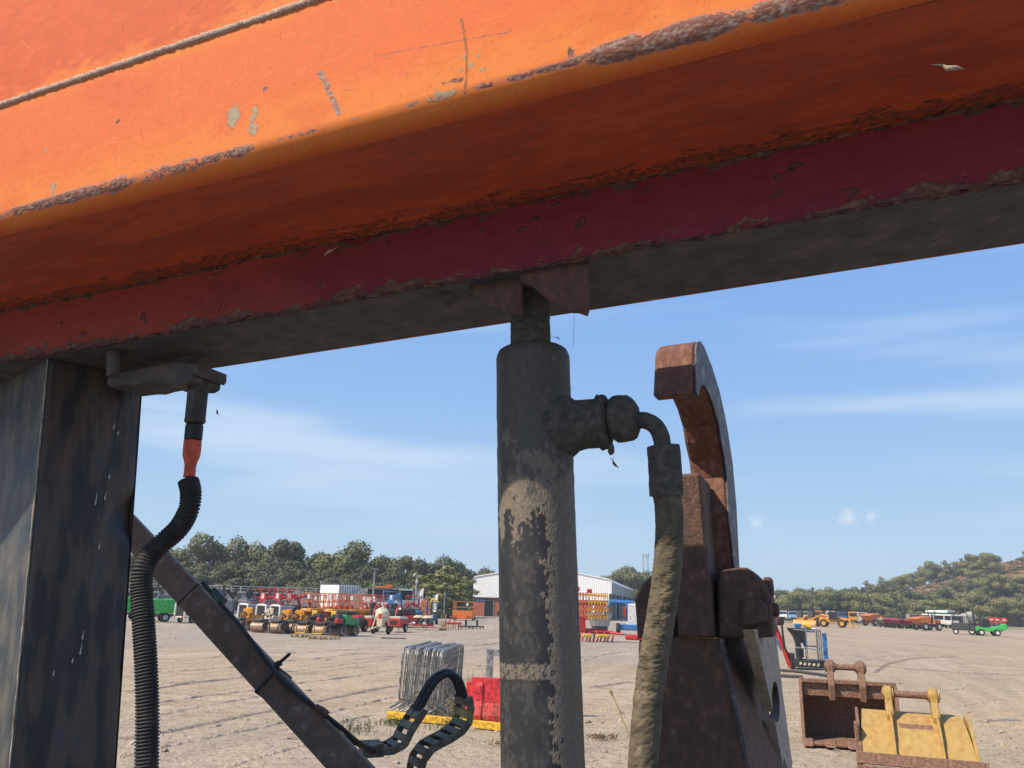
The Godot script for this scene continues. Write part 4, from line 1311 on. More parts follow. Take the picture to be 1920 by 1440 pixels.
func build_ground() -> void:
	var xs := axis_steps(-26.0, 34.0, 0.16, 1000.0)
	var zs := axis_steps(-42.0, -6.0, 0.13, 1000.0)
	var nx := xs.size()
	var nz := zs.size()
	var p := PackedVector3Array()
	var n := PackedVector3Array()
	var c := PackedColorArray()
	p.resize(nx * nz)
	n.resize(nx * nz)
	c.resize(nx * nz)
	for j in nz:
		for i in nx:
			p[j * nx + i] = Vector3(xs[i], ground_height(xs[i], zs[j]), zs[j])
	for j in nz:
		for i in nx:
			var k := j * nx + i
			var dx := p[j * nx + mini(i + 1, nx - 1)] - p[j * nx + maxi(i - 1, 0)]
			var dz := p[mini(j + 1, nz - 1) * nx + i] - p[maxi(j - 1, 0) * nx + i]
			n[k] = dz.cross(dx).normalized()
			var x := xs[i]
			var z := zs[j]
			var n1 := fn.get_noise_2d(x * 0.06, z * 0.10 + 200.0)
			var n2 := fn.get_noise_2d(x * 0.30 + z * 0.08, z * 0.9 + 300.0)
			var n3 := fn.get_noise_2d(x * 2.0, z * 2.4 + 400.0)
			# wheels have dragged the dirt out in long streaks
			var al := x * TRACK.x + z * TRACK.y
			var ac := z * TRACK.x - x * TRACK.y
			var n4 := fn.get_noise_2d(al * 0.07, ac * 1.5 + 500.0)
			var n5 := fn.get_noise_2d(al * 0.16 + 60.0, ac * 1.9 + 700.0)
			# old tarmac under the rows at the left, dusty brown stone elsewhere
			var tar := smoothstep(-26.0, -33.0, z + n1 * 6.0 + n2 * 3.0) * smoothstep(24.0, 4.0, x + n1 * 8.0)
			var v := Vector3(0.405, 0.31, 0.205).lerp(Vector3(0.35, 0.295, 0.23), tar)
			v = v.lerp(Vector3(0.34, 0.255, 0.17), smoothstep(0.05, 0.45, n2 + n1 * 0.5) * 0.75)
			v = v.lerp(Vector3(0.45, 0.36, 0.26), smoothstep(0.1, 0.5, n1 - n2 * 0.6) * 0.6)
			# broken stone in front of the crane and by the buckets
			var stony := smoothstep(-15.5, -12.5, z + n1 * 2.0 + n3 * 0.7)
			v = v.lerp(Vector3(0.36, 0.29, 0.205), stony * 0.8)
			# yellow sand on the right near the yellow bucket
			v = v.lerp(Vector3(0.50, 0.34, 0.18), smoothstep(0.0, 0.4, n2 + 0.25) * smoothstep(7.0, 10.0, x) * smoothstep(-22.0, -14.0, z) * 0.7)
			v *= (1.0 + n3 * 0.16) * (1.0 + n4 * 0.17 + n5 * 0.12)
			if z < -140.0 or absf(x) > 160.0 or z > 60.0:
				v = v.lerp(Vector3(0.14, 0.15, 0.06), 0.6)
			c[k] = Color(v.x, v.y, v.z)
	var idx := PackedInt32Array()
	for j in nz - 1:
		for i in nx - 1:
			var a := j * nx + i
			idx.append_array([a, a + nx + 1, a + nx, a, a + 1, a + nx + 1])
	var arr := []
	arr.resize(Mesh.ARRAY_MAX)
	arr[Mesh.ARRAY_VERTEX] = p
	arr[Mesh.ARRAY_NORMAL] = n
	arr[Mesh.ARRAY_COLOR] = c
	arr[Mesh.ARRAY_INDEX] = idx
	var mesh := ArrayMesh.new()
	mesh.add_surface_from_arrays(Mesh.PRIMITIVE_TRIANGLES, arr)
	var k := func(r, g, b): return Color(r, g, b)
	var grit := ramp_texture(1024, 0.02, 6, 61, [[0.1, k.call(0.66, 0.64, 0.6)], [0.4, k.call(0.88, 0.87, 0.85)], [0.6, k.call(0.98, 0.98, 0.97)], [0.9, k.call(1, 1, 1)]])
	var rough := ramp_texture(1024, 0.05, 5, 62, [[0.0, k.call(0, 0, 0)], [1.0, k.call(1, 1, 1)]])
	var m := mat(Color.WHITE, 0.95, 0.0, grit, 0.23, rough, 3.0)
	m.uv1_world_triplanar = true
	m.vertex_color_use_as_albedo = true
	M.ground = m
	mesh.surface_set_material(0, m)
	var g := MeshInstance3D.new()
	g.name = "ground"
	g.mesh = mesh
	add_child(g)
	tag(g, "wide dusty brown yard of packed stone with tyre marks", "ground", "", "structure")
	# ridges pushed up by tyres
	var rutm := mat(lin(0.40, 0.32, 0.235), 0.95, 0.0, grit, 0.4, rough, 4.0)
	var dark := mat(lin(0.25, 0.20, 0.15), 0.95, 0.0, grit, 0.4, rough, 4.0)
	var lines := [[Vector3(-9.428, 0, -20.637), Vector3(-7.417, 0, -23.58), Vector3(-4.95, 0, -31.486)], [Vector3(-8.151, 0, -17.932), Vector3(-6.408, 0, -20.47), Vector3(-3.515, 0, -29.678)], [Vector3(-7.662, 0, -16.828), Vector3(-5.995, 0, -21.811)], [Vector3(-6.646, 0, -14.745), Vector3(-5.226, 0, -18.216), Vector3(-3.032, 0, -23.879)], [Vector3(-5.997, 0, -13.335), Vector3(-5.699, 0, -14.006), Vector3(-4.787, 0, -17.111)], [Vector3(-5.202, 0, -11.64), Vector3(-4.94, 0, -12.23), Vector3(-3.998, 0, -15.062), Vector3(-2.458, 0, -19.827)], [Vector3(-4.643, 0, -10.434), Vector3(-4.447, 0, -11.078), Vector3(-3.395, 0, -13.871), Vector3(-2.167, 0, -17.599)], [Vector3(-3.256, 0, -10.032), Vector3(-2.982, 0, -10.942), Vector3(-2.521, 0, -12.067)], [Vector3(-1.559, 0, -37.081), Vector3(-0.149, 0, -41.298)], [Vector3(-5.316, 0, -27.276), Vector3(-0.345, 0, -35.235)],
		[Vector3(9.45, 0, -25.235), Vector3(11.904, 0, -30.163), Vector3(14.496, 0, -34.433), Vector3(17.93, 0, -38.96), Vector3(20.656, 0, -41.379)], [Vector3(12.542, 0, -28.152), Vector3(15.664, 0, -33.714), Vector3(19.148, 0, -38.388), Vector3(22.604, 0, -41.045)], [Vector3(2.76, 0, -29.622), Vector3(4.008, 0, -33.726), Vector3(5.53, 0, -36.615)], [Vector3(14.701, 0, -37.16), Vector3(22.62, 0, -46.463), Vector3(35.386, 0, -57.344)], [Vector3(13.608, 0, -32.347), Vector3(14.969, 0, -31.297), Vector3(16.106, 0, -29.371), Vector3(18.244, 0, -29.238)], [Vector3(10.317, 0, -21.419), Vector3(12.607, 0, -23.083), Vector3(14.939, 0, -24.023)], [Vector3(9.85, 0, -18.554), Vector3(11.475, 0, -19.913), Vector3(12.336, 0, -19.915)], [Vector3(2.031, 0, -20.376), Vector3(3.572, 0, -22.744)], [Vector3(6.724, 0, -20.463), Vector3(7.463, 0, -21.142)], [Vector3(-10.813, 0, -24.058), Vector3(-8.345, 0, -28.047), Vector3(-4.669, 0, -35.376)], [Vector3(-3.028, 0, -12.732), Vector3(-2.262, 0, -14.883)], [Vector3(5.23, 0, -15.995), Vector3(5.639, 0, -16.01)], [Vector3(1.63, 0, -16.335), Vector3(2.388, 0, -15.895)], [Vector3(9.145, 0, -16.308), Vector3(10.291, 0, -16.687)]]
	for q in lines.size():
		var path := smooth_path(lines[q], 60)
		var s := S()
		var wd: float = 0.05 + 0.02 * (q % 3)
		grid(s, 6, path.size() - 1, func(i: int, j: int):
			var d := (path[mini(j + 1, path.size() - 1)] - path[maxi(j - 1, 0)]).normalized()
			var side := Vector3(-d.z, 0, d.x)
			var x: float = (i / 6.0 - 0.5)
			var pp: Vector3 = path[j] + side * (x * wd * 2.0 + fn.get_noise_1d(j * 0.23 + q * 40.0) * 0.03)
			var fade := clampf(minf(j, path.size() - 1 - j) / 12.0, 0.0, 1.0)
			var hgt := cos(x * PI) * 0.045 * (0.6 + 0.9 * fn.get_noise_2d(j * 0.2, q * 9.0 + 3.0)) * fade
			return Vector3(pp.x, ground_height(pp.x, pp.z) + hgt - 0.004, pp.z), 1.0)
		var o := put(g, "tyre_ridge", s, dark if q % 3 == 2 else rutm)
	# loose stones
	var st := S()
	var v := []
	for q in 3:
		v.append(Vector3(cos(TAU * q / 3.0), -0.2, sin(TAU * q / 3.0)))
	for q in 3:
		v.append(Vector3(cos(TAU * (q + 0.5) / 3.0) * 0.8, 0.45, sin(TAU * (q + 0.5) / 3.0) * 0.7))
	v.append(Vector3(0.1, 0.7, 0))
	for q in 3:
		var a: Vector3 = v[q]
		var b: Vector3 = v[(q + 1) % 3]
		var d: Vector3 = v[3 + q]
		var e: Vector3 = v[3 + (q + 2) % 3]
		tri(st, a, b, d, d)
		tri(st, a, d, e, a)
		tri(st, d, e, v[6], v[6])
	var mm := MultiMesh.new()
	mm.transform_format = MultiMesh.TRANSFORM_3D
	mm.use_colors = true
	mm.mesh = st.commit()
	var sm := mat(Color.WHITE, 0.95)
	sm.vertex_color_use_as_albedo = true
	mm.mesh.surface_set_material(0, sm)
	mm.instance_count = 9000
	for q in mm.instance_count:
		var near := rng.randf() < 0.6
		var z := -rng.randf_range(8.5, 17.0) if near else -rng.randf_range(9.0, 40.0)
		var x := z * rng.randf_range(-0.72, 0.62)
		if near and x < -1.5 and rng.randf() < 0.75:
			x = -x
		var sz := rng.randf_range(0.006, 0.022) * (1.0 + (2.2 if rng.randf() < 0.03 else 0.0))
		mm.set_instance_transform(q, Transform3D(Basis.from_euler(Vector3(rng.randf() * 0.6, rng.randf() * TAU, rng.randf() * 0.6)).scaled(Vector3(sz * rng.randf_range(0.8, 1.6), sz, sz)), Vector3(x, ground_height(x, z), z)))
		var w := rng.randf_range(0.55, 1.25)
		mm.set_instance_color(q, Color(0.36 * w, 0.29 * w, 0.21 * w))
	var gr := MultiMeshInstance3D.new()
	gr.name = "gravel"
	gr.multimesh = mm
	add_child(gr)
	tag(gr, "loose stones scattered over the brown yard", "gravel", "", "stuff")

# ---------------------------------------------------------------- machines in the rows (front towards +z, standing at y = 0)
func make_genset(called: String, label: String, at: Vector3, turn: float, col: Material, group: String) -> Node3D:
	var t := thing(called, label, "generator trailer", at, turn, group)
	t.scale = Vector3.ONE * 0.92
	slab(t, "hull", col, [Vector2(-0.95, 0.62), Vector2(0.95, 0.62), Vector2(1.0, 0.75), Vector2(0.98, 1.5), Vector2(0.86, 1.62), Vector2(-0.86, 1.62), Vector2(-0.98, 1.5), Vector2(-1.0, 0.75)], Vector3.ZERO, Basis(Vector3.FORWARD, Vector3.UP, Vector3.RIGHT), 1.25, 0.04)
	box(t, "chassis", M.dark_steel, Vector3(0, 0.5, 0), Vector3(1.0, 0.14, 2.1))
	for sx in [-1.0, 1.0]:
		wheel(t, Vector3(sx * 0.62, 0.33, -0.1), 0.33, 0.2, M.galv)
		bar(t, "prop_leg", M.galv, [Vector3(sx * 0.6, 0.55, 0.95), Vector3(sx * 0.62, 0.04, 0.98)], 0.03)
	box(t, "drawbar", M.dark_steel, Vector3(0, 0.42, 1.35), Vector3(0.1, 0.1, 0.9))
	box(t, "side_door", col, Vector3(0.635, 1.1, -0.1), Vector3(0.02, 0.6, 0.9), 0.006)
	var mast := box(t, "folded_mast", M.galv_dark, Vector3(0, 1.78, 0.0), Vector3(0.3, 0.22, 2.1))
	for k in 2:
		var s := S()
		lathe(s, Vector3(-0.3 + 0.6 * k, 2.0, 0.75), Basis(Vector3.RIGHT, Vector3.FORWARD, Vector3.UP), [Vector2(0.0, -0.1), Vector2(0.12, -0.08), Vector2(0.2, 0.06), Vector2(0.21, 0.1), Vector2(0.0, 0.1)], 12)
		put(mast, "lamp_head", s, M.dark_steel)
	bar(t, "hoist_frame", M.white, [Vector3(-0.3, 1.62, 0.6), Vector3(-0.28, 2.1, 0.55), Vector3(0.28, 2.1, 0.55), Vector3(0.3, 1.62, 0.6)], 0.045)
	return t

func make_tower(called: String, label: String, at: Vector3, turn: float, hull: Material, group: String) -> Node3D:
	# lighting tower: a hull whose front end is a white rounded hoop round a dark door
	var t := thing(called, label, "lighting tower", at, turn, group)
	t.scale = Vector3.ONE * 0.78
	var arch := []
	for q in 9:
		var a := PI * q / 8.0
		arch.append(Vector2(cos(a) * 0.2 + (0.32 if a < PI * 0.5 else -0.32), 1.5 + sin(a) * 0.2))
	var outer := [Vector2(-0.56, 0.62), Vector2(0.56, 0.62)]
	outer.append_array(arch)
	slab(t, "hull", hull, outer, Vector3(0, 0, -0.6), Basis.IDENTITY, 1.5, 0.02)
	var hp := []
	hp.append(Vector3(-0.52, 0.62, 0.2))
	for q in 9:
		var a := PI - PI * q / 8.0
		hp.append(Vector3(cos(a) * 0.2 + (0.32 if a < PI * 0.5 else -0.32), 1.5 + sin(a) * 0.2, 0.2))
	hp.append(Vector3(0.52, 0.62, 0.2))
	bar(t, "white_hoop", M.white, hp, 0.095, 8)
	box(t, "door", M.black, Vector3(0, 1.1, 0.162), Vector3(0.8, 0.95, 0.03))
	box(t, "bumper", M.white, Vector3(0, 0.5, 0.25), Vector3(1.2, 0.12, 0.14))
	for sx in [-1.0, 1.0]:
		var lamp := box(t, "tail_light", M.red, Vector3(sx * 0.42, 0.5, 0.33), Vector3(0.16, 0.08, 0.03))
		lamp.set_meta("label", "red tail light")
		wheel(t, Vector3(sx * 0.6, 0.3, -0.6), 0.3, 0.18, M.galv)
		bar(t, "prop_leg", M.galv, [Vector3(sx * 0.58, 0.5, 0.1), Vector3(sx * 0.6, 0.03, 0.12)], 0.025)
	bar(t, "mast", M.galv_dark, [Vector3(0, 1.7, 0.1), Vector3(0, 2.05, -0.2), Vector3(0, 2.05, -1.4)], 0.08)
	return t

func make_dark_tower(label: String, at: Vector3, turn: float, hgt: float) -> Node3D:
	var t := thing("dark_tower", label, "lighting tower", at, turn, "dark folded lighting towers behind the rollers")
	box(t, "hull", M.galv_dark, Vector3(0, 1.05, 0), Vector3(1.3, 0.9, 1.9), 0.05)
	box(t, "mast", M.dark_steel, Vector3(-0.2, hgt * 0.5 + 0.75, 0.1), Vector3(0.22, hgt - 1.5 + 0.6, 0.22))
	for k in 4:
		var s := S()
		var c := Vector3(-0.55 + 0.37 * k, hgt - 0.3 - 0.17 * (k % 2), 0.3 - 0.2 * (k % 3))
		lathe(s, c, Basis(Vector3.RIGHT, Vector3.BACK, Vector3.DOWN), [Vector2(0.0, -0.12), Vector2(0.13, -0.1), Vector2(0.24, 0.05), Vector2(0.25, 0.1), Vector2(0.0, 0.08)], 10)
		put(t, "lamp_head", s, M.black if k % 2 else M.dark_steel)
	bar(t, "cross_bar", M.galv_dark, [Vector3(-0.8, hgt - 0.5, 0.1), Vector3(0.8, hgt - 0.42, 0.1)], 0.04)
	bar(t, "stay", M.grey, [Vector3(0.6, 1.4, 0.6), Vector3(-0.1, hgt - 0.2, 0.1)], 0.03)
	for sx in [-1.0, 1.0]:
		wheel(t, Vector3(sx * 0.7, 0.32, 0), 0.32, 0.2, M.galv)
	return t

func make_roller(label: String, at: Vector3, turn: float, col: Material, seat: Material, kind: int) -> Node3D:
	var t := thing("road_roller", label, "roller", at, turn, "small road rollers in the front row")
	t.scale = Vector3.ONE * 0.76
	for k in 2:
		var z := 0.78 - 1.56 * k
		cyl(t, "drum", M.drum, Vector3(-0.5, 0.36, z), Vector3(0.5, 0.36, z), 0.36, 22)
		for sx in [-1.0, 1.0]:
			slab(t, "fork_plate", M.dark_steel, [Vector2(z - 0.12, 0.3), Vector2(z + 0.12, 0.3), Vector2(z + 0.1, 0.75), Vector2(z - 0.2 + 0.4 * k, 0.85)], Vector3(sx * 0.54, 0, 0), Basis(Vector3.BACK, Vector3.UP, Vector3.LEFT), 0.05)
	if kind != 1:
		bar(t, "front_guard", seat if kind == 2 else M.dark_steel, [Vector3(-0.42, 0.72, 1.1), Vector3(-0.34, 0.2, 1.2), Vector3(0.34, 0.2, 1.2), Vector3(0.42, 0.72, 1.1)], 0.035)
	box(t, "front_hood", col if kind == 2 else M.dark_steel, Vector3(0, 0.82, 0.62), Vector3(0.8, 0.2, 0.8), 0.05)
	slab(t, "engine_cover", col, [Vector2(-1.1, 0.7), Vector2(-0.1, 0.7), Vector2(-0.15, 1.05), Vector2(-0.3, 1.15), Vector2(-0.95, 1.1), Vector2(-1.12, 0.95)], Vector3.ZERO, Basis(Vector3.BACK, Vector3.UP, Vector3.LEFT), 0.84, 0.03)
	var st := box(t, "seat", M.black, Vector3(0, 1.18, -0.25), Vector3(0.46, 0.1, 0.42), 0.03)
	box(st, "seat_back", seat, Vector3(0, 1.42, -0.45), Vector3(0.44, 0.44, 0.08), 0.03)
	var s := S()
	var ring := []
	for k in 15:
		ring.append(Vector3(cos(TAU * k / 14.0) * 0.19, 1.3 + sin(TAU * k / 14.0) * 0.06, 0.22 + sin(TAU * k / 14.0) * 0.17))
	tube(s, ring, 0.02, 5, false)
	put(t, "steering_wheel", s, M.black)
	bar(t, "steering_column", M.black, [Vector3(0, 0.9, 0.4), Vector3(0, 1.3, 0.22)], 0.04)
	if kind == 0:
		# upright backrest panel with a side rail, as on the tilting ones
		slab(t, "upright_panel", col, [Vector2(-0.42, 0.75), Vector2(-0.22, 0.75), Vector2(-0.22, 1.2), Vector2(0.12, 1.2), Vector2(0.12, 0.9), Vector2(0.3, 0.9), Vector2(0.3, 1.55), Vector2(-0.2, 1.6), Vector2(-0.32, 1.5)], Vector3(0, 0, -0.05), Basis.IDENTITY, 0.08, 0.01)
		bar(t, "hand_rail", col, [Vector3(-0.46, 0.72, 0.1), Vector3(-0.44, 1.25, 0.0), Vector3(-0.2, 1.4, -0.02)], 0.035)
	elif kind == 3:
		slab(t, "canopy", M.black, [Vector2(-0.62, 1.45), Vector2(0.62, 1.5), Vector2(0.58, 1.62), Vector2(-0.5, 1.68)], Vector3(0, 0, -0.1), Basis.IDENTITY, 1.3, 0.03)
		slab(t, "water_tank", col, [Vector2(-0.6, 0.78), Vector2(0.6, 0.78), Vector2(0.62, 1.4), Vector2(-0.62, 1.42)], Vector3(0, 0, 0.4), Basis.IDENTITY, 0.7, 0.04)
		for k in 2:
			box(t, "sticker", M.white, Vector3(-0.35 + 0.58 * k, 1.16, 0.755), Vector3(0.2, 0.24, 0.006))
	elif kind == 2:
		slab(t, "canopy", M.dark_steel, [Vector2(-0.1, 1.22), Vector2(0.62, 1.2), Vector2(0.5, 1.42), Vector2(0.05, 1.45)], Vector3(0, 0, -0.5), Basis.IDENTITY, 0.6, 0.03)
		box(t, "side_tank", M.red, Vector3(0.5, 1.0, -0.4), Vector3(0.32, 0.36, 0.7), 0.05)
	else:
		box(t, "upright_panel", col, Vector3(-0.05, 1.35, -0.1), Vector3(0.36, 0.5, 0.1), 0.03)
		bar(t, "hand_rail", col, [Vector3(-0.4, 0.75, 0.2), Vector3(-0.3, 1.2, 0.1), Vector3(0.3, 1.2, 0.1), Vector3(0.4, 0.75, 0.2)], 0.04)
	return t

func make_pallet(label: String, at: Vector3, turn: float) -> void:
	var t := thing("pallet", label, "pallet", at, turn, "pallets under the rollers")
	for k in 5:
		box(t, "plank", M.wood, Vector3(0, 0.13, -0.48 + 0.24 * k), Vector3(1.2, 0.022, 0.12))
	for k in 3:
		for q in 3:
			box(t, "block", M.wood, Vector3(-0.54 + 0.54 * k, 0.07, -0.48 + 0.48 * q), Vector3(0.12, 0.095, 0.12))
	for k in 3:
		box(t, "plank", M.wood, Vector3(-0.54 + 0.54 * k, 0.011, 0), Vector3(0.1, 0.02, 1.08))

func make_scissor(label: String, at: Vector3, turn: float, col: Material, w: float, l: float, lift: float, group: String, rails: Material = null) -> Node3D:
	var t := thing("scissor_lift", label, "scissor lift", at, turn, group)
	if rails == null:
		rails = col
	box(t, "base", col, Vector3(0, 0.42, 0), Vector3(w, 0.34, l), 0.03)
	for sx in [-1.0, 1.0]:
		for sz in [-1.0, 1.0]:
			wheel(t, Vector3(sx * w * 0.46, 0.2, sz * l * 0.36), 0.2, 0.13, M.galv, 12)
	var n := 3
	for k in n:
		var y0 := 0.6 + lift * k / n
		var y1 := 0.6 + lift * (k + 1) / n
		for sx in [-1.0, 1.0]:
			bar(t, "scissor_arm", col, [Vector3(sx * w * 0.32, y0, -l * 0.38), Vector3(sx * w * 0.32, y1, l * 0.38)], 0.04, 4)
			bar(t, "scissor_arm", col, [Vector3(sx * w * 0.36, y0, l * 0.38), Vector3(sx * w * 0.36, y1, -l * 0.38)], 0.04, 4)
	var y := 0.66 + lift
	var deck := box(t, "deck", col, Vector3(0, y, 0), Vector3(w, 0.2, l), 0.02)
	for sx in [-1.0, 1.0]:
		for h in [0.55, 1.1]:
			bar(deck, "rail", rails, [Vector3(sx * w * 0.48, y + h, -l * 0.48), Vector3(sx * w * 0.48, y + h, l * 0.48)], 0.025, 5)
		for q in 4:
			bar(deck, "rail_post", rails, [Vector3(sx * w * 0.48, y, l * (-0.48 + 0.32 * q)), Vector3(sx * w * 0.48, y + 1.1, l * (-0.48 + 0.32 * q))], 0.025, 5)
	for sz in [-1.0, 1.0]:
		for h in [0.55, 1.1]:
			bar(deck, "end_rail", rails, [Vector3(-w * 0.48, y + h, sz * l * 0.48), Vector3(w * 0.48, y + h, sz * l * 0.48)], 0.025, 5)
	box(deck, "control_box", M.white, Vector3(w * 0.2, y + 0.85, l * 0.5), Vector3(0.22, 0.3, 0.14), 0.02)
	box(t, "side_tray", col, Vector3(w * 0.5 + 0.004, 0.45, 0.0), Vector3(0.02, 0.26, l * 0.6))
	box(t, "sign", M.white, Vector3(-w * 0.1, y + 0.02, l * 0.5 + 0.006), Vector3(0.3, 0.1, 0.006))
	return t

func make_compressor(label: String, at: Vector3, turn: float, col: Material, lid: Material) -> Node3D:
	var t := thing("compressor_trailer", label, "compressor", at, turn, "small red compressor trailers round the mixer")
	t.scale = Vector3.ONE * 0.8
	slab(t, "hull", col, [Vector2(-0.55, 0.42), Vector2(0.55, 0.42), Vector2(0.58, 0.85), Vector2(0.5, 0.98), Vector2(-0.5, 0.98), Vector2(-0.58, 0.85)], Vector3.ZERO, Basis.IDENTITY, 1.6, 0.03)
	slab(t, "lid", lid, [Vector2(-0.52, 0.985), Vector2(0.52, 0.985), Vector2(0.4, 1.14), Vector2(-0.4, 1.14)], Vector3.ZERO, Basis.IDENTITY, 1.5, 0.03)
	box(t, "grille", M.black, Vector3(0, 0.7, 0.805), Vector3(0.6, 0.3, 0.012))
	for sx in [-1.0, 1.0]:
		wheel(t, Vector3(sx * 0.6, 0.3, -0.1), 0.3, 0.16, M.cream)
		bar(t, "prop_leg", M.dark_steel, [Vector3(sx * 0.42, 0.45, 0.72), Vector3(sx * 0.44, 0.02, 0.76)], 0.025)
	bar(t, "drawbar", M.dark_steel, [Vector3(0, 0.45, 0.7), Vector3(0, 0.4, 1.35)], 0.04)
	return t

func make_boom(called: String, label: String, at: Vector3, turn: float, col: Material, cage: Material, up: float) -> Node3D:
	var t := thing(called, label, "boom lift", at, turn, "boom lifts in the left rows")
	box(t, "chassis", col, Vector3(0, 0.5, 0), Vector3(1.2, 0.4, 1.9), 0.05)
	for sx in [-1.0, 1.0]:
		for sz in [-1.0, 1.0]:
			wheel(t, Vector3(sx * 0.6, 0.32, sz * 0.65), 0.32, 0.22, M.white, 14)
	box(t, "turret", M.white if cage == M.blue else M.dark_steel, Vector3(0, 0.98, -0.35), Vector3(1.05, 0.55, 1.1), 0.06)
	bar(t, "lower_boom", col, [Vector3(0, 1.1, -0.8), Vector3(0, 1.1 + up, -0.2)], 0.12, 4)
	bar(t, "upper_boom", col, [Vector3(0, 1.1 + up, -0.2), Vector3(0, 1.35 + up * 0.5, 1.2)], 0.10, 4)
	var y := 1.0 + up * 0.35
	var c := box(t, "cage_floor", M.dark_steel, Vector3(0, y, 1.55), Vector3(1.1, 0.08, 0.7))
	for h in [0.5, 1.05]:
		bar(c, "cage_rail", cage, [Vector3(-0.54, y + h, 1.22), Vector3(-0.54, y + h, 1.88), Vector3(0.54, y + h, 1.88), Vector3(0.54, y + h, 1.22), Vector3(-0.54, y + h, 1.22)], 0.03, 5)
	for q in [Vector2(-0.54, 1.22), Vector2(-0.54, 1.88), Vector2(0.54, 1.88), Vector2(0.54, 1.22), Vector2(0, 1.88)]:
		bar(c, "cage_post", cage, [Vector3(q.x, y, q.y), Vector3(q.x, y + 1.05, q.y)], 0.03, 5)
	box(c, "cage_panel", cage, Vector3(0.12, y + 0.5, 1.9), Vector3(0.5, 0.6, 0.02))
	box(c, "notice", M.white, Vector3(0.12, y + 0.6, 1.914), Vector3(0.2, 0.34, 0.006))
	return t

func make_trowel(label: String, at: Vector3, turn: float) -> void:
	var t := thing("ride_on_trowel", label, "power trowel", at, turn, "ride on trowels with pale seats")
	t.scale = Vector3.ONE * 0.72
	for k in 2:
		var s := S()
		var ring := []
		for q in 21:
			ring.append(Vector3(-0.5 + k + cos(TAU * q / 20.0) * 0.5, 0.2, sin(TAU * q / 20.0) * 0.5))
		tube(s, ring, 0.03, 5, false)
		put(t, "guard_ring", s, M.red if k else M.dark_steel)
	box(t, "frame", M.red, Vector3(0, 0.38, 0), Vector3(1.2, 0.14, 0.5), 0.03)
	box(t, "engine", M.dark_steel, Vector3(0.25, 0.6, -0.2), Vector3(0.6, 0.36, 0.5), 0.05)
	box(t, "engine_top", M.white, Vector3(-0.3, 0.58, 0.25), Vector3(0.3, 0.2, 0.25), 0.05)
	box(t, "seat_post", M.black, Vector3(0, 0.85, -0.1), Vector3(0.16, 0.3, 0.16))
	var s := S()
	lathe(s, Vector3(0, 0.98, -0.1), Basis(Vector3.RIGHT * 0.5, Vector3.UP, Vector3.BACK * 0.4), [Vector2(0.0, 0.0), Vector2(0.85, 0.02), Vector2(1.0, 0.1), Vector2(0.9, 0.22), Vector2(0.5, 0.3), Vector2(0.0, 0.32)], 16)
	put(t, "seat", s, M.cream)
	bar(t, "lever", M.galv, [Vector3(-0.25, 0.5, 0.3), Vector3(-0.3, 1.0, 0.42)], 0.02)
	bar(t, "lever", M.galv, [Vector3(0.25, 0.5, 0.3), Vector3(0.3, 1.0, 0.42)], 0.02)

func make_flag(label: String, at: Vector3, h: float, w: float, y0: float, top: Material, low: Material) -> void:
	var t := thing("feather_flag", label, "flag", at, 0.0)
	bar(t, "pole", M.galv, [Vector3(0, 0, 0), Vector3(0, h, 0)], 0.035)
	for k in 2:
		var s := S()
		var a := y0 + (h - y0) * (0.0 if k == 0 else 0.5)
		var b := y0 + (h - y0) * (0.5 if k == 0 else 1.0)
		grid(s, 6, 6, func(i: int, j: int):
			var x := -i / 6.0 * w
			return Vector3(x, lerpf(a, b, j / 6.0) + x * (0.35 if k == 0 else 0.5) * (1.0 if k == 1 else -0.2) * absf(j / 6.0 - (0.0 if k == 1 else 1.0)), sin(i * 0.9 + j * 0.4) * 0.05), 1.0)
		put(t, "cloth", s, low if k == 0 else top)

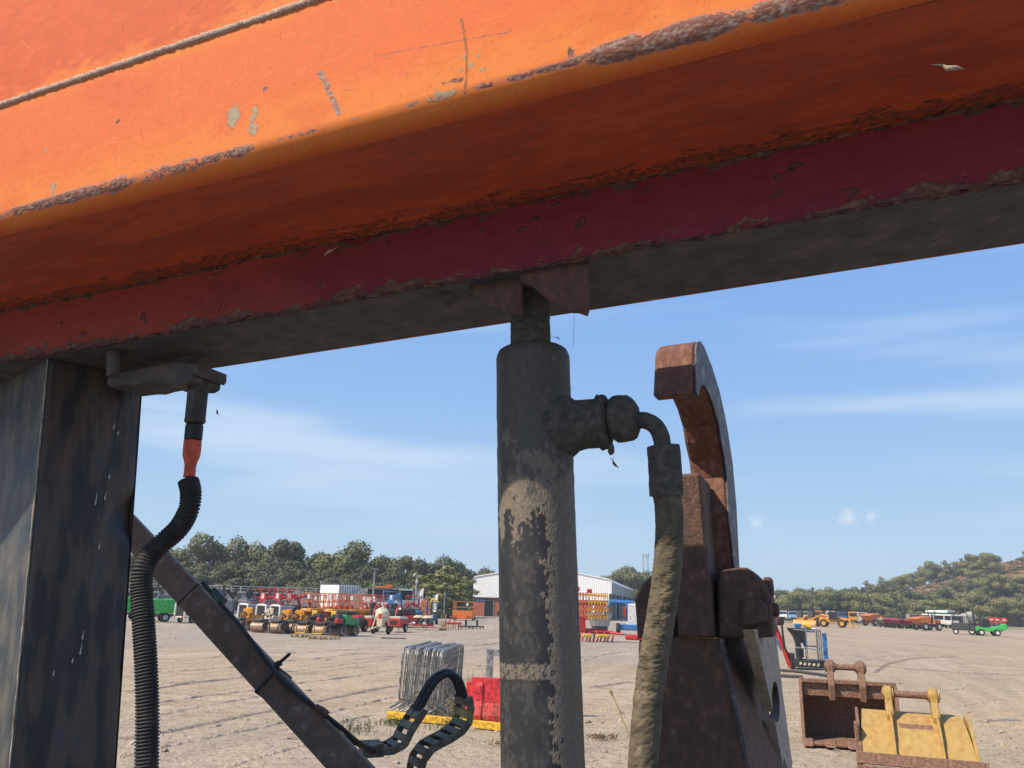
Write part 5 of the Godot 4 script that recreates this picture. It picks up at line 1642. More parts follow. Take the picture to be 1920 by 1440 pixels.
func build_left_rows() -> void:
	make_genset("green_generator", "green generator trailer just right of the black post, left of the conduit", Vector3(-25.845, 0, -57.375), -48.0, M.bright_green, "green generator trailers at the left")
	make_genset("green_generator", "green generator trailer between the conduit and the brown brace", Vector3(-23.268, 0, -55.926), -58.0, M.bright_green, "green generator trailers at the left")
	make_tower("lighting_tower", "white hooped lighting tower with red tail lights beside the green generator", Vector3(-21.629, 0, -54.991), -20.0, M.grey, "white hooped lighting towers")
	make_tower("lighting_tower", "white hooped lighting tower behind the amber roller, first right of the brace", Vector3(-17.281, 0, -54.52), -28.0, M.grey, "white hooped lighting towers")
	make_tower("lighting_tower", "white hooped lighting tower behind the cream roller", Vector3(-15.809, 0, -53.604), -28.0, M.grey, "white hooped lighting towers")
	make_tower("lighting_tower", "white hooped lighting tower behind the roller left of the pallets", Vector3(-14.599, 0, -52.512), -28.0, M.grey, "white hooped lighting towers")
	var d := [Vector3(-22.982, 0, -67.12), Vector3(-23.359, 0, -71.142), Vector3(-22.138, 0, -70.635), Vector3(-21.921, 0, -73.406), Vector3(-20.329, 0, -71.028), Vector3(-29.22, 0, -66.48), Vector3(-29.254, 0, -68.972), Vector3(-27.166, 0, -67.465)]
	var dl := ["dark folded lighting tower close to the green plastic clip", "dark folded lighting tower under the parapet, second from the clip", "dark folded lighting tower behind the first white hoop", "dark folded lighting tower behind the cream roller's hoop", "dark folded lighting tower next to the red boom cage", "dark folded mast seen beside the conduit over the green generator", "dark folded mast above the green generator by the brace", "dark folded mast behind the white tower by the brace"]
	for k in d.size():
		make_dark_tower(dl[k], d[k], [20.0, -30.0, 60.0, 10.0, -50.0, 30.0, -15.0, 45.0][k], [2.35, 2.15, 2.3, 2.1, 2.25, 2.5, 2.4, 2.5][k])
	make_roller("amber road roller at the left end of the roller row, next to the brace", Vector3(-14.663, 0, -46.557), -22.0, M.amber, M.amber, 0)
	make_roller("cream road roller with a smooth front drum facing the yard", Vector3(-13.13, 0, -45.332), -20.0, M.cream, M.cream, 1)
	make_roller("orange road roller with a dark front guard, third in the row", Vector3(-11.963, 0, -44.7), -22.0, M.amber, M.orange, 0)
	make_roller("amber road roller behind the left pallet, partly hidden", Vector3(-11.363, 0, -45.172), -22.0, M.amber, M.amber, 0)
	make_roller("black and yellow road roller on the left pallet", Vector3(-10.179, 0, -43.155), -18.0, M.black, M.yellow, 2)
	make_roller("black and yellow road roller with a red tank on the right pallet", Vector3(-9.084, 0, -42.6), -24.0, M.black, M.yellow, 2)
	make_roller("green road roller with white stickers and a black canopy", Vector3(-8.479, 0, -43.706), -24.0, M.green, M.green, 3)
	make_pallet("weathered pallet under the left black and yellow roller", Vector3(-9.933, 0, -41.356), -14.0)
	make_pallet("weathered pallet under the right black and yellow roller", Vector3(-8.683, 0, -39.81), -14.0)
	# platforms
	var sl := "scissor lifts behind the rollers"
	make_boom("red_boom_lift", "red boom lift with a small cage behind the orange roller", Vector3(-16.238, 0, -58.322), -20.0, M.red, M.red, 0.8)
	make_boom("red_boom_lift", "red boom lift whose cage carries a white notice", Vector3(-14.77, 0, -57.183), -25.0, M.red, M.red, 0.9)
	make_boom("red_boom_lift", "red boom lift with a wide cage next to the first orange lift", Vector3(-14.155, 0, -57.835), -25.0, M.red, M.red, 0.9)
	make_scissor("orange scissor lift behind the red tanked roller, leftmost of the orange ones", Vector3(-12.833, 0, -55.396), -28.0, M.amber, 0.85, 1.8, 0.42, sl, M.orange)
	make_scissor("orange scissor lift in the middle, behind the green roller", Vector3(-11.438, 0, -55.578), -28.0, M.amber, 0.85, 1.8, 0.42, sl, M.orange)
	make_scissor("orange scissor lift at the right, left of the concrete mixer", Vector3(-10.406, 0, -57.801), -28.0, M.amber, 0.85, 1.8, 0.4, sl, M.orange)
	var bk := [Vector3(-15.536, 0, -69.186), Vector3(-15.249, 0, -71.599), Vector3(-14.115, 0, -71.039), Vector3(-13.883, 0, -73.434), Vector3(-12.228, 0, -73.5), Vector3(-11.798, 0, -76.232)]
	for k in 6:
		make_scissor(["red scissor lift at the back, above the left orange lift", "orange scissor lift at the back below the white container", "red scissor lift at the back below the container's grey side", "orange scissor lift at the back, fourth from the left", "red scissor lift at the back below the small white cabinet", "red scissor lift at the back, behind the concrete mixer"][k], bk[k], -30.0, M.orange if k in [1, 3] else M.red, 0.9, 1.9, 0.3 + 0.1 * (k % 3), "scissor lifts at the back of the left row")
	make_compressor("dark green compressor trailer with a red lid right of the green roller", Vector3(-8.859, 0, -49.687), -20.0, paint(0.03, 0.10, 0.06), M.red)
	make_compressor("red compressor trailer with a white lid left of the concrete mixer", Vector3(-8.239, 0, -50.201), -18.0, M.red, M.cream)
	make_compressor("red compressor trailer with a white lid right of the concrete mixer", Vector3(-6.581, 0, -50.661), -16.0, M.red, M.cream)
	# concrete mixer
	var t := thing("concrete_mixer", "beige towable concrete mixer with a tilted drum in front of the red trailers", "concrete mixer", Vector3(-7.004, 0, -46.99), -20.0)
	t.scale = Vector3.ONE * 0.87
	var s := S()
	lathe(s, Vector3(0.0, 1.15, 0.0), Basis(Vector3(0.8, 0.35, 0.48).normalized(), Vector3(-0.42, 0.82, 0.1).normalized(), Vector3(-0.42, 0.82, 0.1).normalized().cross(Vector3(0.8, 0.35, 0.48)).normalized()), [Vector2(0, -0.45), Vector2(0.28, -0.42), Vector2(0.46, -0.12), Vector2(0.48, 0.12), Vector2(0.3, 0.5), Vector2(0.27, 0.52), Vector2(0.24, 0.48)], 18)
	put(t, "drum", s, M.cream)
	box(t, "engine_box", M.cream, Vector3(0.15, 0.72, 0.45), Vector3(0.42, 0.5, 0.4), 0.04)
	box(t, "red_panel", M.red, Vector3(0.15, 1.1, 0.62), Vector3(0.24, 0.4, 0.03), 0.01)
	bar(t, "frame", M.cream, [Vector3(-0.45, 0.3, 0.5), Vector3(-0.42, 1.1, 0.1), Vector3(0.42, 1.1, 0.1), Vector3(0.5, 0.3, -0.2)], 0.05)
	bar(t, "drawbar", M.cream, [Vector3(-0.1, 0.5, 0.3), Vector3(-0.35, 0.25, 1.1)], 0.05)
	for sx in [-1.0, 1.0]:
		wheel(t, Vector3(sx * 0.55, 0.28, 0.1), 0.28, 0.14, M.dark_steel)
	# a red pair of small dumpers with curved arms behind the mixer
	for k in 2:
		var q := thing("red_loader", ["small red loader with curved lift arms behind the left compressor", "small red loader with curved lift arms behind the right compressor"][k], "loader", [Vector3(-9.755, 0, -59.737), Vector3(-8.049, 0, -58.865)][k], -10.0, "small red loaders by the mixer")
		box(q, "body", M.black, Vector3(0, 0.85, -0.2), Vector3(0.9, 0.7, 1.3), 0.06)
		for sx in [-1.0, 1.0]:
			bar(q, "lift_arm", M.red, smooth_path([Vector3(sx * 0.5, 0.7, -0.8), Vector3(sx * 0.52, 1.5, -0.3), Vector3(sx * 0.5, 1.35, 0.5), Vector3(sx * 0.48, 0.6, 0.9)], 4), 0.07, 5)
			wheel(q, Vector3(sx * 0.55, 0.36, 0.35), 0.36, 0.22, M.red)
			wheel(q, Vector3(sx * 0.55, 0.36, -0.65), 0.36, 0.22, M.red)
		box(q, "seat", M.black, Vector3(0, 1.4, -0.2), Vector3(0.45, 0.5, 0.3), 0.05)
		box(q, "beacon", M.white, Vector3(0.1, 1.75, -0.3), Vector3(0.16, 0.14, 0.16), 0.03)
	# blue lifts
	make_boom("blue_boom_lift", "blue boom lift with its cage raised behind the right red loader", Vector3(-8.706, 0, -66.701), -15.0, M.blue, M.blue, 1.3)
	make_scissor("blue scissor lift at the foot of the camera pole", Vector3(-7.655, 0, -71.336), -15.0, paint(0.06, 0.26, 0.42), 0.9, 1.6, 0.3, "blue lifts by the camera pole")
	make_scissor("dark blue scissor lift right of the orange pump", Vector3(-6.194, 0, -69.496), 10.0, paint(0.03, 0.08, 0.2), 0.9, 1.5, 0.0, "blue lifts by the camera pole")
	make_boom("red_boom_lift", "red boom lift left of the camera pole with a red cage", Vector3(-7.774, 0, -66.132), 20.0, M.red, M.red, 0.5)
	t = thing("orange_pump", "upright orange machine with a yellow arm between the two small flags", "pump", Vector3(-7.333, 0, -75.576), 0.0)
	slab(t, "cabinet", M.orange, [Vector2(-0.45, 0.4), Vector2(0.45, 0.4), Vector2(0.4, 1.5), Vector2(0.1, 2.0), Vector2(-0.3, 2.0), Vector2(-0.42, 1.4)], Vector3.ZERO, Basis.IDENTITY, 1.0, 0.04)
	box(t, "base_frame", M.cream, Vector3(0, 0.3, 0), Vector3(1.1, 0.2, 1.3))
	bar(t, "yellow_arm", M.yellow, smooth_path([Vector3(0.3, 1.2, 0.3), Vector3(0.6, 2.0, 0.3), Vector3(1.2, 1.7, 0.3)], 5), 0.1)
	for sx in [-1.0, 1.0]:
		wheel(t, Vector3(sx * 0.5, 0.25, 0.2), 0.25, 0.15, M.white, 12)
	make_trowel("ride on trowel with a pale seat, the left of the two", Vector3(-5.93, 0, -56.171), -10.0)
	make_trowel("ride on trowel with a pale seat and red frame, the right of the two", Vector3(-5.232, 0, -55.71), 8.0)
	make_flag("blue and white roadside flag beside the camera pole", Vector3(-8.411, 0, -83.222), 3.1, 0.6, 1.3, M.white, paint(0.65, 0.7, 0.8))
	make_flag("plain white small flag by the green mesh fence", Vector3(-6.867, 0, -82.851), 2.6, 0.5, 0.8, M.white, M.white)
	# plate compactor and cultivators on the ground
	t = thing("plate_compactor", "muddy tan plate compactor left of the red harrow", "compactor", Vector3(-4.176, 0, -55.573), 0.0)
	slab(t, "sole_plate", M.wood, [Vector2(-0.3, 0.02), Vector2(0.2, 0.02), Vector2(0.34, 0.16), Vector2(0.3, 0.2), Vector2(-0.34, 0.2)], Vector3.ZERO, Basis(Vector3.BACK, Vector3.UP, Vector3.LEFT), 0.5, 0.01)
	box(t, "engine", M.wood, Vector3(0, 0.45, 0), Vector3(0.36, 0.4, 0.4), 0.05)
	bar(t, "handle", M.wood, [Vector3(-0.15, 0.6, -0.1), Vector3(-0.15, 1.0, -0.5), Vector3(0.15, 1.0, -0.5), Vector3(0.15, 0.6, -0.1)], 0.025)
	t = thing("red_harrow", "low red tined harrow lying right of the compactor", "harrow", Vector3(-3.734, 0, -58.133), 6.0)
	for k in 3:
		bar(t, "cross_beam", M.red, [Vector3(-0.65, 0.42, -0.4 + 0.4 * k), Vector3(0.65, 0.42, -0.4 + 0.4 * k)], 0.06, 4)
	for k in 2:
		bar(t, "side_beam", M.red, [Vector3(-0.6 + 1.2 * k, 0.46, -0.5), Vector3(-0.6 + 1.2 * k, 0.46, 0.5)], 0.06, 4)
	for k in 8:
		bar(t, "tine", M.red if k % 2 else M.dark_steel, [Vector3(-0.6 + 0.17 * k, 0.42, 0.4 - 0.4 * (k % 3)), Vector3(-0.6 + 0.17 * k, 0.2, 0.5 - 0.4 * (k % 3)), Vector3(-0.56 + 0.17 * k, 0.0, 0.42 - 0.4 * (k % 3))], 0.03, 4)
	bar(t, "hitch", M.red, [Vector3(-0.25, 0.45, 0.0), Vector3(0.0, 0.95, 0.1), Vector3(0.25, 0.45, 0.0)], 0.04, 4)
	for k in 2:
		t = thing("dark_harrow", ["dark narrow drag harrow right of the red harrow", "dark narrow drag harrow, last item of the row on the right"][k], "harrow", [Vector3(-2.889, 0, -60.059), Vector3(-2.098, 0, -60.78)][k], 5.0, "dark drag harrows")
		bar(t, "draw_beam", M.dark_steel, [Vector3(-0.55, 0.18, 0), Vector3(0.55, 0.16, 0.1)], 0.06, 5)
		for q in 5:
			bar(t, "tine", M.dark_steel, [Vector3(-0.5 + 0.25 * q, 0.2, 0), Vector3(-0.46 + 0.25 * q, 0.0, 0.1)], 0.035, 4)
		box(t, "headstock", paint(0.04, 0.06, 0.04), Vector3(0.05, 0.42, 0), Vector3(0.16, 0.45, 0.16), 0.02)
	t = thing("loose_board", "single dark board lying alone in front of the mixer", "board", Vector3(-5.601, 0, -41.844), 8.0)
	box(t, "plank", M.dark_steel, Vector3(0, 0.04, 0), Vector3(1.25, 0.05, 0.16), 0.005)
	# standing alone on the tarmac
	t = make_scissor("big orange scissor lift standing alone in front of the brick building", Vector3(-4.301, 0, -86.297), -8.0, M.orange, 2.2, 1.6, 0.1, "", M.orange)
	box(t, "front_apron", M.orange, Vector3(0, 0.72, 0.82), Vector3(2.1, 0.55, 0.05), 0.01)
	box(t, "battery_tray", paint(0.85, 0.16, 0.02), Vector3(-0.05, 0.36, 0.83), Vector3(1.0, 0.34, 0.05), 0.01)

func build_middle() -> void:
	# the cultivator
	var t := thing("folded_cultivator", "red and yellow folding cultivator with upright tined wings", "cultivator", Vector3(4.88, 0, -45.496), 8.0)
	for k in 4:
		bar(t, "wing_beam", M.yellow, [Vector3(-0.85, 1.35 + 0.38 * k, -0.2), Vector3(0.85, 1.3 + 0.38 * k, -0.3)], 0.05, 4)
	for k in 6:
		bar(t, "wing_post", M.yellow if k > 1 else M.orange, [Vector3(-0.85 + 0.34 * k, 1.15, -0.25), Vector3(-0.85 + 0.34 * k, 2.6 - 0.12 * k, -0.25)], 0.045, 4)
	for k in 40:
		var x := -0.8 + 0.17 * (k % 10)
		var y := 1.35 + 0.38 * int(k / 10)
		bar(t, "tine", M.red if k % 10 < 3 else M.amber, smooth_path([Vector3(x, y, -0.2), Vector3(x + 0.05, y + 0.1, 0.12), Vector3(x - 0.02, y - 0.1, 0.28), Vector3(x + 0.04, y - 0.22, 0.2)], 3), 0.026, 4)
	bar(t, "main_beam", M.red, [Vector3(-0.9, 0.55, 0.0), Vector3(1.1, 0.5, 0.1)], 0.09, 4)
	bar(t, "rear_beam", M.red, [Vector3(-0.9, 0.6, -0.5), Vector3(0.9, 0.6, -0.5)], 0.08, 4)
	for k in 5:
		bar(t, "leg", M.red, smooth_path([Vector3(-0.7 + 0.42 * k, 0.55, 0.05), Vector3(-0.66 + 0.42 * k, 0.35, 0.4), Vector3(-0.7 + 0.42 * k, 0.02, 0.3)], 3), 0.05, 4)
		bar(t, "leg", M.red, smooth_path([Vector3(-0.7 + 0.4 * k, 0.55, -0.5), Vector3(-0.66 + 0.4 * k, 0.3, -0.25), Vector3(-0.7 + 0.4 * k, 0.02, -0.35)], 3), 0.05, 4)
	box(t, "yellow_guard", M.yellow, Vector3(-0.45, 0.32, 0.5), Vector3(0.5, 0.16, 0.2), 0.03)
	box(t, "yellow_guard", M.yellow, Vector3(0.45, 0.34, 0.5), Vector3(0.7, 0.16, 0.2), 0.03)
	slab(t, "headstock", M.red, [Vector2(-0.85, 0.5), Vector2(-0.45, 0.5), Vector2(-0.5, 1.3), Vector2(-0.8, 1.3)], Vector3(0, 0, 0.1), Basis.IDENTITY, 0.3, 0.02)
	for k in 2:
		box(t, "end_lamp", M.red, Vector3(-0.85 + 0.7 * k, 2.78 - 0.1 * k, -0.25), Vector3(0.28, 0.24, 0.1), 0.02)
	bar(t, "drawbar", M.red, [Vector3(0.9, 0.5, 0.1), Vector3(1.5, 0.45, 0.6)], 0.06, 4)
	# grey tank with a chute behind it
	t = thing("grey_hopper", "pale grey metal hopper behind the cultivator", "hopper", Vector3(6.713, 0, -58.371), 12.0)
	slab(t, "tub", M.grey, [Vector2(-0.5, 0.5), Vector2(0.5, 0.5), Vector2(0.8, 1.4), Vector2(-0.8, 1.4)], Vector3.ZERO, Basis.IDENTITY, 1.2, 0.03)
	box(t, "stand", M.dark_steel, Vector3(0, 0.25, 0), Vector3(0.9, 0.5, 1.0), 0.02)
	bar(t, "pipe", M.white, [Vector3(-0.5, 1.2, 0.3), Vector3(-0.5, 1.9, 0.3)], 0.09)
	# blue and white boom lift
	t = thing("blue_boom_lift", "blue and white boom lift with a level arm left of the steel hook", "boom lift", Vector3(8.858, 0, -58.072), -6.0, "")
	box(t, "chassis", M.blue, Vector3(0.1, 0.5, 0), Vector3(2.2, 0.4, 1.4), 0.06)
	box(t, "turret", M.white, Vector3(0.15, 1.35, 0), Vector3(0.8, 1.5, 1.1), 0.08)
	bar(t, "boom", M.blue, [Vector3(0.2, 2.15, 0.2), Vector3(-1.4, 2.2, 0.3)], 0.17, 4)
	bar(t, "jib", paint(0.10, 0.25, 0.42), [Vector3(-1.4, 2.2, 0.3), Vector3(-2.0, 1.1, 0.4)], 0.12, 4)
	bar(t, "upright", M.blue, [Vector3(-0.18, 0.9, 0.4), Vector3(-0.18, 2.2, 0.4)], 0.14, 4)
	box(t, "red_tag", M.red, Vector3(-0.42, 1.55, 0.55), Vector3(0.12, 0.7, 0.05))
	for sx in [-1.0, 1.0]:
		for sz in [-1.0, 1.0]:
			wheel(t, Vector3(sx * 0.75 - 0.1, 0.38, sz * 0.62), 0.38, 0.26, M.grey, 14)
	# a tractor part hidden behind the bracket: its wheel and a red wing show
	t = thing("red_trailer", "red machine mostly hidden by the hook bracket, one big tyre showing", "trailer", Vector3(5.004, 0, -27.177), -15.0)
	box(t, "red_wing", M.red, Vector3(-0.35, 0.95, -0.1), Vector3(1.3, 0.16, 0.8), 0.04)
	box(t, "frame", M.dark_steel, Vector3(0.1, 0.62, -0.4), Vector3(0.9, 0.25, 1.6), 0.03)
	wheel(t, Vector3(-0.42, 0.46, 0.0), 0.46, 0.26, M.grey, 22)
	wheel(t, Vector3(0.62, 0.46, 0.0), 0.46, 0.26, M.grey, 22)

# ---------------------------------------------------------------- the far row on the right
func make_van(label: String, at: Vector3, turn: float, col: Material, h: float, w: float, l: float) -> Node3D:
	var t := thing("parked_van", label, "van", at, turn, "vans and lorries parked below the hill")
	t.scale = Vector3.ONE * 0.82
	slab(t, "body", col, [Vector2(-l * 0.5, 0.35), Vector2(l * 0.5, 0.35), Vector2(l * 0.5, 0.95), Vector2(l * 0.36, 1.1), Vector2(l * 0.28, h - 0.1), Vector2(l * 0.2, h), Vector2(-l * 0.5, h)], Vector3.ZERO, Basis(Vector3.BACK, Vector3.UP, Vector3.LEFT), w, 0.06)
	var n := Vector3(0, 0.35, 1).normalized()
	box(t, "windscreen", M.glass_dark, Vector3(0, h * 0.5 + 0.52, l * 0.325), Vector3(w * 0.86, (h - 1.2) * 0.85, 0.05), 0.0, Basis(Vector3.RIGHT, -0.075))
	box(t, "grille", M.black, Vector3(0, 0.72, l * 0.5 + 0.01), Vector3(w * 0.6, 0.28, 0.03))
	box(t, "bumper", M.black, Vector3(0, 0.42, l * 0.5 + 0.015), Vector3(w * 0.96, 0.2, 0.06))
	for sx in [-1.0, 1.0]:
		box(t, "headlight", M.white, Vector3(sx * w * 0.38, 0.82, l * 0.5 + 0.012), Vector3(0.28, 0.22, 0.03))
		box(t, "mirror", M.black, Vector3(sx * (w * 0.5 + 0.14), 1.35, l * 0.3), Vector3(0.16, 0.3, 0.12))
		for sz in [-1.0, 1.0]:
			wheel(t, Vector3(sx * w * 0.44, 0.36, sz * l * 0.32), 0.36, 0.24, M.grey, 12)
	return t

func make_lorry(label: String, at: Vector3, turn: float, cab: Material, body: Material, kind: int) -> Node3D:
	var t := thing("parked_lorry", label, "lorry", at, turn, "lorries parked below the hill")
	t.scale = Vector3.ONE * 0.8
	box(t, "cab", cab, Vector3(0, 1.6, 1.9), Vector3(2.2, 2.0, 1.6), 0.12)
	box(t, "windscreen", M.glass_dark, Vector3(0, 1.95, 2.72), Vector3(1.9, 0.8, 0.04))
	box(t, "side_window", M.glass_dark, Vector3(-1.11, 2.0, 2.1), Vector3(0.04, 0.65, 0.8))
	box(t, "chassis", M.dark_steel, Vector3(0, 0.75, -0.4), Vector3(1.0, 0.25, 5.8))
	if kind == 0:
		box(t, "box_body", body, Vector3(0, 1.9, -1.2), Vector3(2.3, 2.2, 4.2), 0.05)
		slab(t, "white_roof", M.white, [Vector2(-3.3, 3.0), Vector2(0.9, 3.0), Vector2(0.7, 3.4), Vector2(-3.1, 3.45)], Vector3(0, 0, 0), Basis(Vector3.BACK, Vector3.UP, Vector3.LEFT), 2.35, 0.08)
	elif kind == 1:
		var s := S()
		cone(s, Vector3(0, 2.0, 0.7), Vector3(0, 2.3, -3.0), 0.9, 1.05, 16)
		put(t, "tank", s, body)
	else:
		box(t, "flat_bed", body, Vector3(0, 1.15, -1.2), Vector3(2.2, 0.35, 4.0), 0.03)
		box(t, "headboard", body, Vector3(0, 1.8, 0.9), Vector3(2.2, 1.0, 0.1))
	for sx in [-1.0, 1.0]:
		for z in [1.9, -1.4, -2.6]:
			wheel(t, Vector3(sx * 0.95, 0.5, z), 0.5, 0.3, M.grey, 14)
		box(t, "headlight", M.cream, Vector3(sx * 0.8, 0.95, 2.71), Vector3(0.3, 0.2, 0.03))
	return t

func make_telehandler(label: String, at: Vector3, turn: float) -> Node3D:
	var t := thing("telehandler", label, "telehandler", at, turn, "amber telehandlers below the hill")
	t.scale = Vector3.ONE * 0.9
	slab(t, "body", M.amber, [Vector2(-1.9, 0.7), Vector2(1.6, 0.7), Vector2(1.7, 1.05), Vector2(0.4, 1.15), Vector2(-1.8, 1.4)], Vector3(0, 0, 0), Basis(Vector3.BACK, Vector3.UP, Vector3.LEFT), 1.3, 0.04)
	slab(t, "cab", M.black, [Vector2(-0.5, 1.1), Vector2(0.75, 1.1), Vector2(0.5, 2.2), Vector2(-0.4, 2.25)], Vector3(-0.55, 0, 0), Basis(Vector3.BACK, Vector3.UP, Vector3.LEFT), 0.75, 0.04)
	box(t, "cab_window", M.glass_dark, Vector3(-0.935, 1.75, 0.05), Vector3(0.02, 0.65, 0.75))
	bar(t, "boom", M.amber, [Vector3(0.45, 1.7, -1.8), Vector3(0.45, 1.1, 2.0), Vector3(0.3, 0.5, 2.5)], 0.17, 4)
	slab(t, "bucket", M.amber, [Vector2(2.3, 0.1), Vector2(3.1, 0.12), Vector2(2.8, 0.25), Vector2(2.5, 0.7), Vector2(2.3, 0.85)], Vector3(0, 0, 0), Basis(Vector3.BACK, Vector3.UP, Vector3.LEFT), 2.0, 0.02)
	for sx in [-1.0, 1.0]:
		for z in [1.25, -1.25]:
			wheel(t, Vector3(sx * 0.85, 0.55, z), 0.55, 0.36, M.amber, 16)
	return t

func make_dumper(label: String, at: Vector3, turn: float, col: Material, k: float, group: String) -> Node3D:
	var t := thing("site_dumper", label, "dumper", at, turn, group)
	slab(t, "skip", col, [Vector2(0.1, 0.75), Vector2(1.1, 0.65), Vector2(1.9, 1.35), Vector2(1.75, 1.5), Vector2(0.0, 1.65), Vector2(-0.1, 1.5)], Vector3.ZERO, Basis(Vector3.BACK, Vector3.UP, Vector3.LEFT), 1.7, 0.05)
	box(t, "chassis", M.dark_steel, Vector3(0, 0.65, -0.3), Vector3(0.8, 0.25, 2.6))
	box(t, "engine_cover", col, Vector3(0, 1.0, -1.3), Vector3(1.1, 0.6, 0.9), 0.06)
	box(t, "seat", M.black, Vector3(0, 1.35, -0.75), Vector3(0.5, 0.5, 0.4), 0.05)
	bar(t, "roll_bar", M.black, [Vector3(-0.55, 0.9, -0.95), Vector3(-0.5, 2.5, -0.9), Vector3(0.5, 2.5, -0.9), Vector3(0.55, 0.9, -0.95)], 0.05)
	for sx in [-1.0, 1.0]:
		for z in [0.9, -1.1]:
			wheel(t, Vector3(sx * 0.75, 0.48, z), 0.48, 0.34, M.cream, 14)
	t.scale = Vector3.ONE * k
	return t

func build_right_row() -> void:
	var silver := paint(0.45, 0.46, 0.48)
	make_van("white van at the left end of the far row, next to the bracket's bolt", Vector3(57.481, 0, -169.235), -18.0, M.white, 2.3, 1.95, 5.0)
	make_van("pale blue van second from the left in the far row", Vector3(57.996, 0, -165.066), -18.0, paint(0.2, 0.36, 0.58), 2.3, 1.95, 5.0)
	make_van("silver van behind the amber telehandler buckets", Vector3(63.167, 0, -171.808), -18.0, silver, 2.3, 1.95, 5.0)
	make_lorry("orange topped lorry behind the telehandlers, below the right flag", Vector3(64.609, 0, -168.858), -18.0, M.orange, M.black, 2)
	make_lorry("white lorry behind the rightmost telehandler's cab", Vector3(66.001, 0, -166.007), -18.0, M.white, M.white, 2)
	make_van("dark blue van between the telehandlers and the yellow lorry", Vector3(67.137, 0, -162.999), -18.0, paint(0.06, 0.09, 0.2), 2.5, 2.0, 5.4)
	make_lorry("yellow fronted lorry in the middle of the far row", Vector3(67.816, 0, -159.612), -18.0, M.amber, M.black, 2)
	make_van("silver black van at the right end of the vans, left of the orange dumper", Vector3(68.062, 0, -155.9), -18.0, silver, 2.5, 2.0, 5.4)
	make_telehandler("amber telehandler with its bucket forward, leftmost of the three", Vector3(43.321, 0, -118.786), -35.0)
	make_telehandler("amber telehandler in the middle of the three", Vector3(42.824, 0, -113.009), -42.0)
	make_telehandler("amber telehandler seen from its side, rightmost of the three", Vector3(43.635, 0, -108.995), 62.0)
	var dg := "site dumpers in the far row"
	make_dumper("orange site dumper right of the vans, its skip to the left", Vector3(57.733, 0, -128.115), -60.0, M.orange, 1.15, dg)
	make_dumper("pale green small dumper between the orange and the red ones", Vector3(56.586, 0, -121.556), -50.0, paint(0.3, 0.42, 0.2), 0.8, dg)
	make_dumper("dark red small dumper, first of the red ones", Vector3(55.986, 0, -118.457), -50.0, paint(0.3, 0.02, 0.04), 0.85, dg)
	make_dumper("dark red small dumper, second of the red ones", Vector3(55.825, 0, -115.893), -50.0, paint(0.3, 0.03, 0.04), 0.8, dg)
	make_dumper("sandy coloured small dumper in the middle of the dumpers", Vector3(57.771, 0, -117.704), -50.0, paint(0.45, 0.3, 0.12), 0.8, dg)
	make_dumper("dark red small dumper, last before the big orange one", Vector3(57.16, 0, -114.796), -50.0, paint(0.28, 0.02, 0.035), 0.8, dg)
	make_dumper("big orange site dumper with black roll bar, seen from the side", Vector3(54.497, 0, -106.021), -75.0, M.orange, 1.05, dg)
	make_van("white van behind the red dumpers, under the hill", Vector3(87.217, 0, -182.304), -15.0, M.white, 2.3, 1.95, 5.0)
	make_van("silver white van behind the sandy dumper", Vector3(84.988, 0, -170.925), -15.0, silver, 2.5, 2.0, 5.2)
	make_lorry("white roofed lorry behind the big orange dumper", Vector3(74.15, 0, -141.603), -60.0, M.white, paint(0.08, 0.1, 0.09), 0)
	make_lorry("white roofed lorry with a green body beside the white cab", Vector3(74.614, 0, -139.042), -50.0, M.white, paint(0.03, 0.16, 0.07), 0)
	make_lorry("plain white lorry cab left of the forklift", Vector3(71.388, 0, -130.37), -40.0, M.white, M.dark_steel, 2)
	make_lorry("cream tank lorry behind the forklift", Vector3(75.494, 0, -134.19), -50.0, M.cream, M.cream, 1)
	make_lorry("small grey cabbed lorry between the tank lorry and the white cab", Vector3(70.339, 0, -126.81), -35.0, silver, M.cream, 2)
	var t := thing("forklift", "dark forklift with its mast facing the small green loader", "forklift", Vector3(50.079, 0, -88.854), 60.0)
	t.scale = Vector3.ONE * 1.02
	box(t, "body", M.dark_steel, Vector3(0, 0.8, -0.6), Vector3(1.1, 0.75, 1.7), 0.08)
	box(t, "seat", M.black, Vector3(0, 1.35, -0.5), Vector3(0.5, 0.5, 0.4), 0.05)
	for sx in [-1.0, 1.0]:
		bar(t, "mast_rail", M.black, [Vector3(sx * 0.35, 0.15, 0.75), Vector3(sx * 0.35, 2.4, 0.7)], 0.1, 4)
		bar(t, "cage_post", M.black, [Vector3(sx * 0.5, 1.1, 0.3), Vector3(sx * 0.48, 2.2, 0.1), Vector3(sx * 0.48, 2.2, -1.1), Vector3(sx * 0.5, 1.1, -1.3)], 0.04)
		box(t, "fork", M.dark_steel, Vector3(sx * 0.28, 0.12, 1.3), Vector3(0.12, 0.05, 1.1))
		wheel(t, Vector3(sx * 0.52, 0.34, 0.4), 0.34, 0.24, M.white, 14)
		wheel(t, Vector3(sx * 0.5, 0.28, -1.1), 0.28, 0.2, M.white, 14)
	box(t, "overhead_guard", M.black, Vector3(0, 2.22, -0.5), Vector3(1.0, 0.06, 1.2))
	t = thing("mini_loader", "small bright green loader with a dark canopy at the right of the yard", "loader", Vector3(51.005, 0, -86.713), 75.0)
	t.scale = Vector3.ONE * 0.97
	slab(t, "body", M.bright_green, [Vector2(-1.3, 0.45), Vector2(1.1, 0.45), Vector2(1.5, 0.95), Vector2(1.1, 1.05), Vector2(0.2, 0.8), Vector2(-1.3, 0.95)], Vector3.ZERO, Basis(Vector3.BACK, Vector3.UP, Vector3.LEFT), 1.0, 0.05)
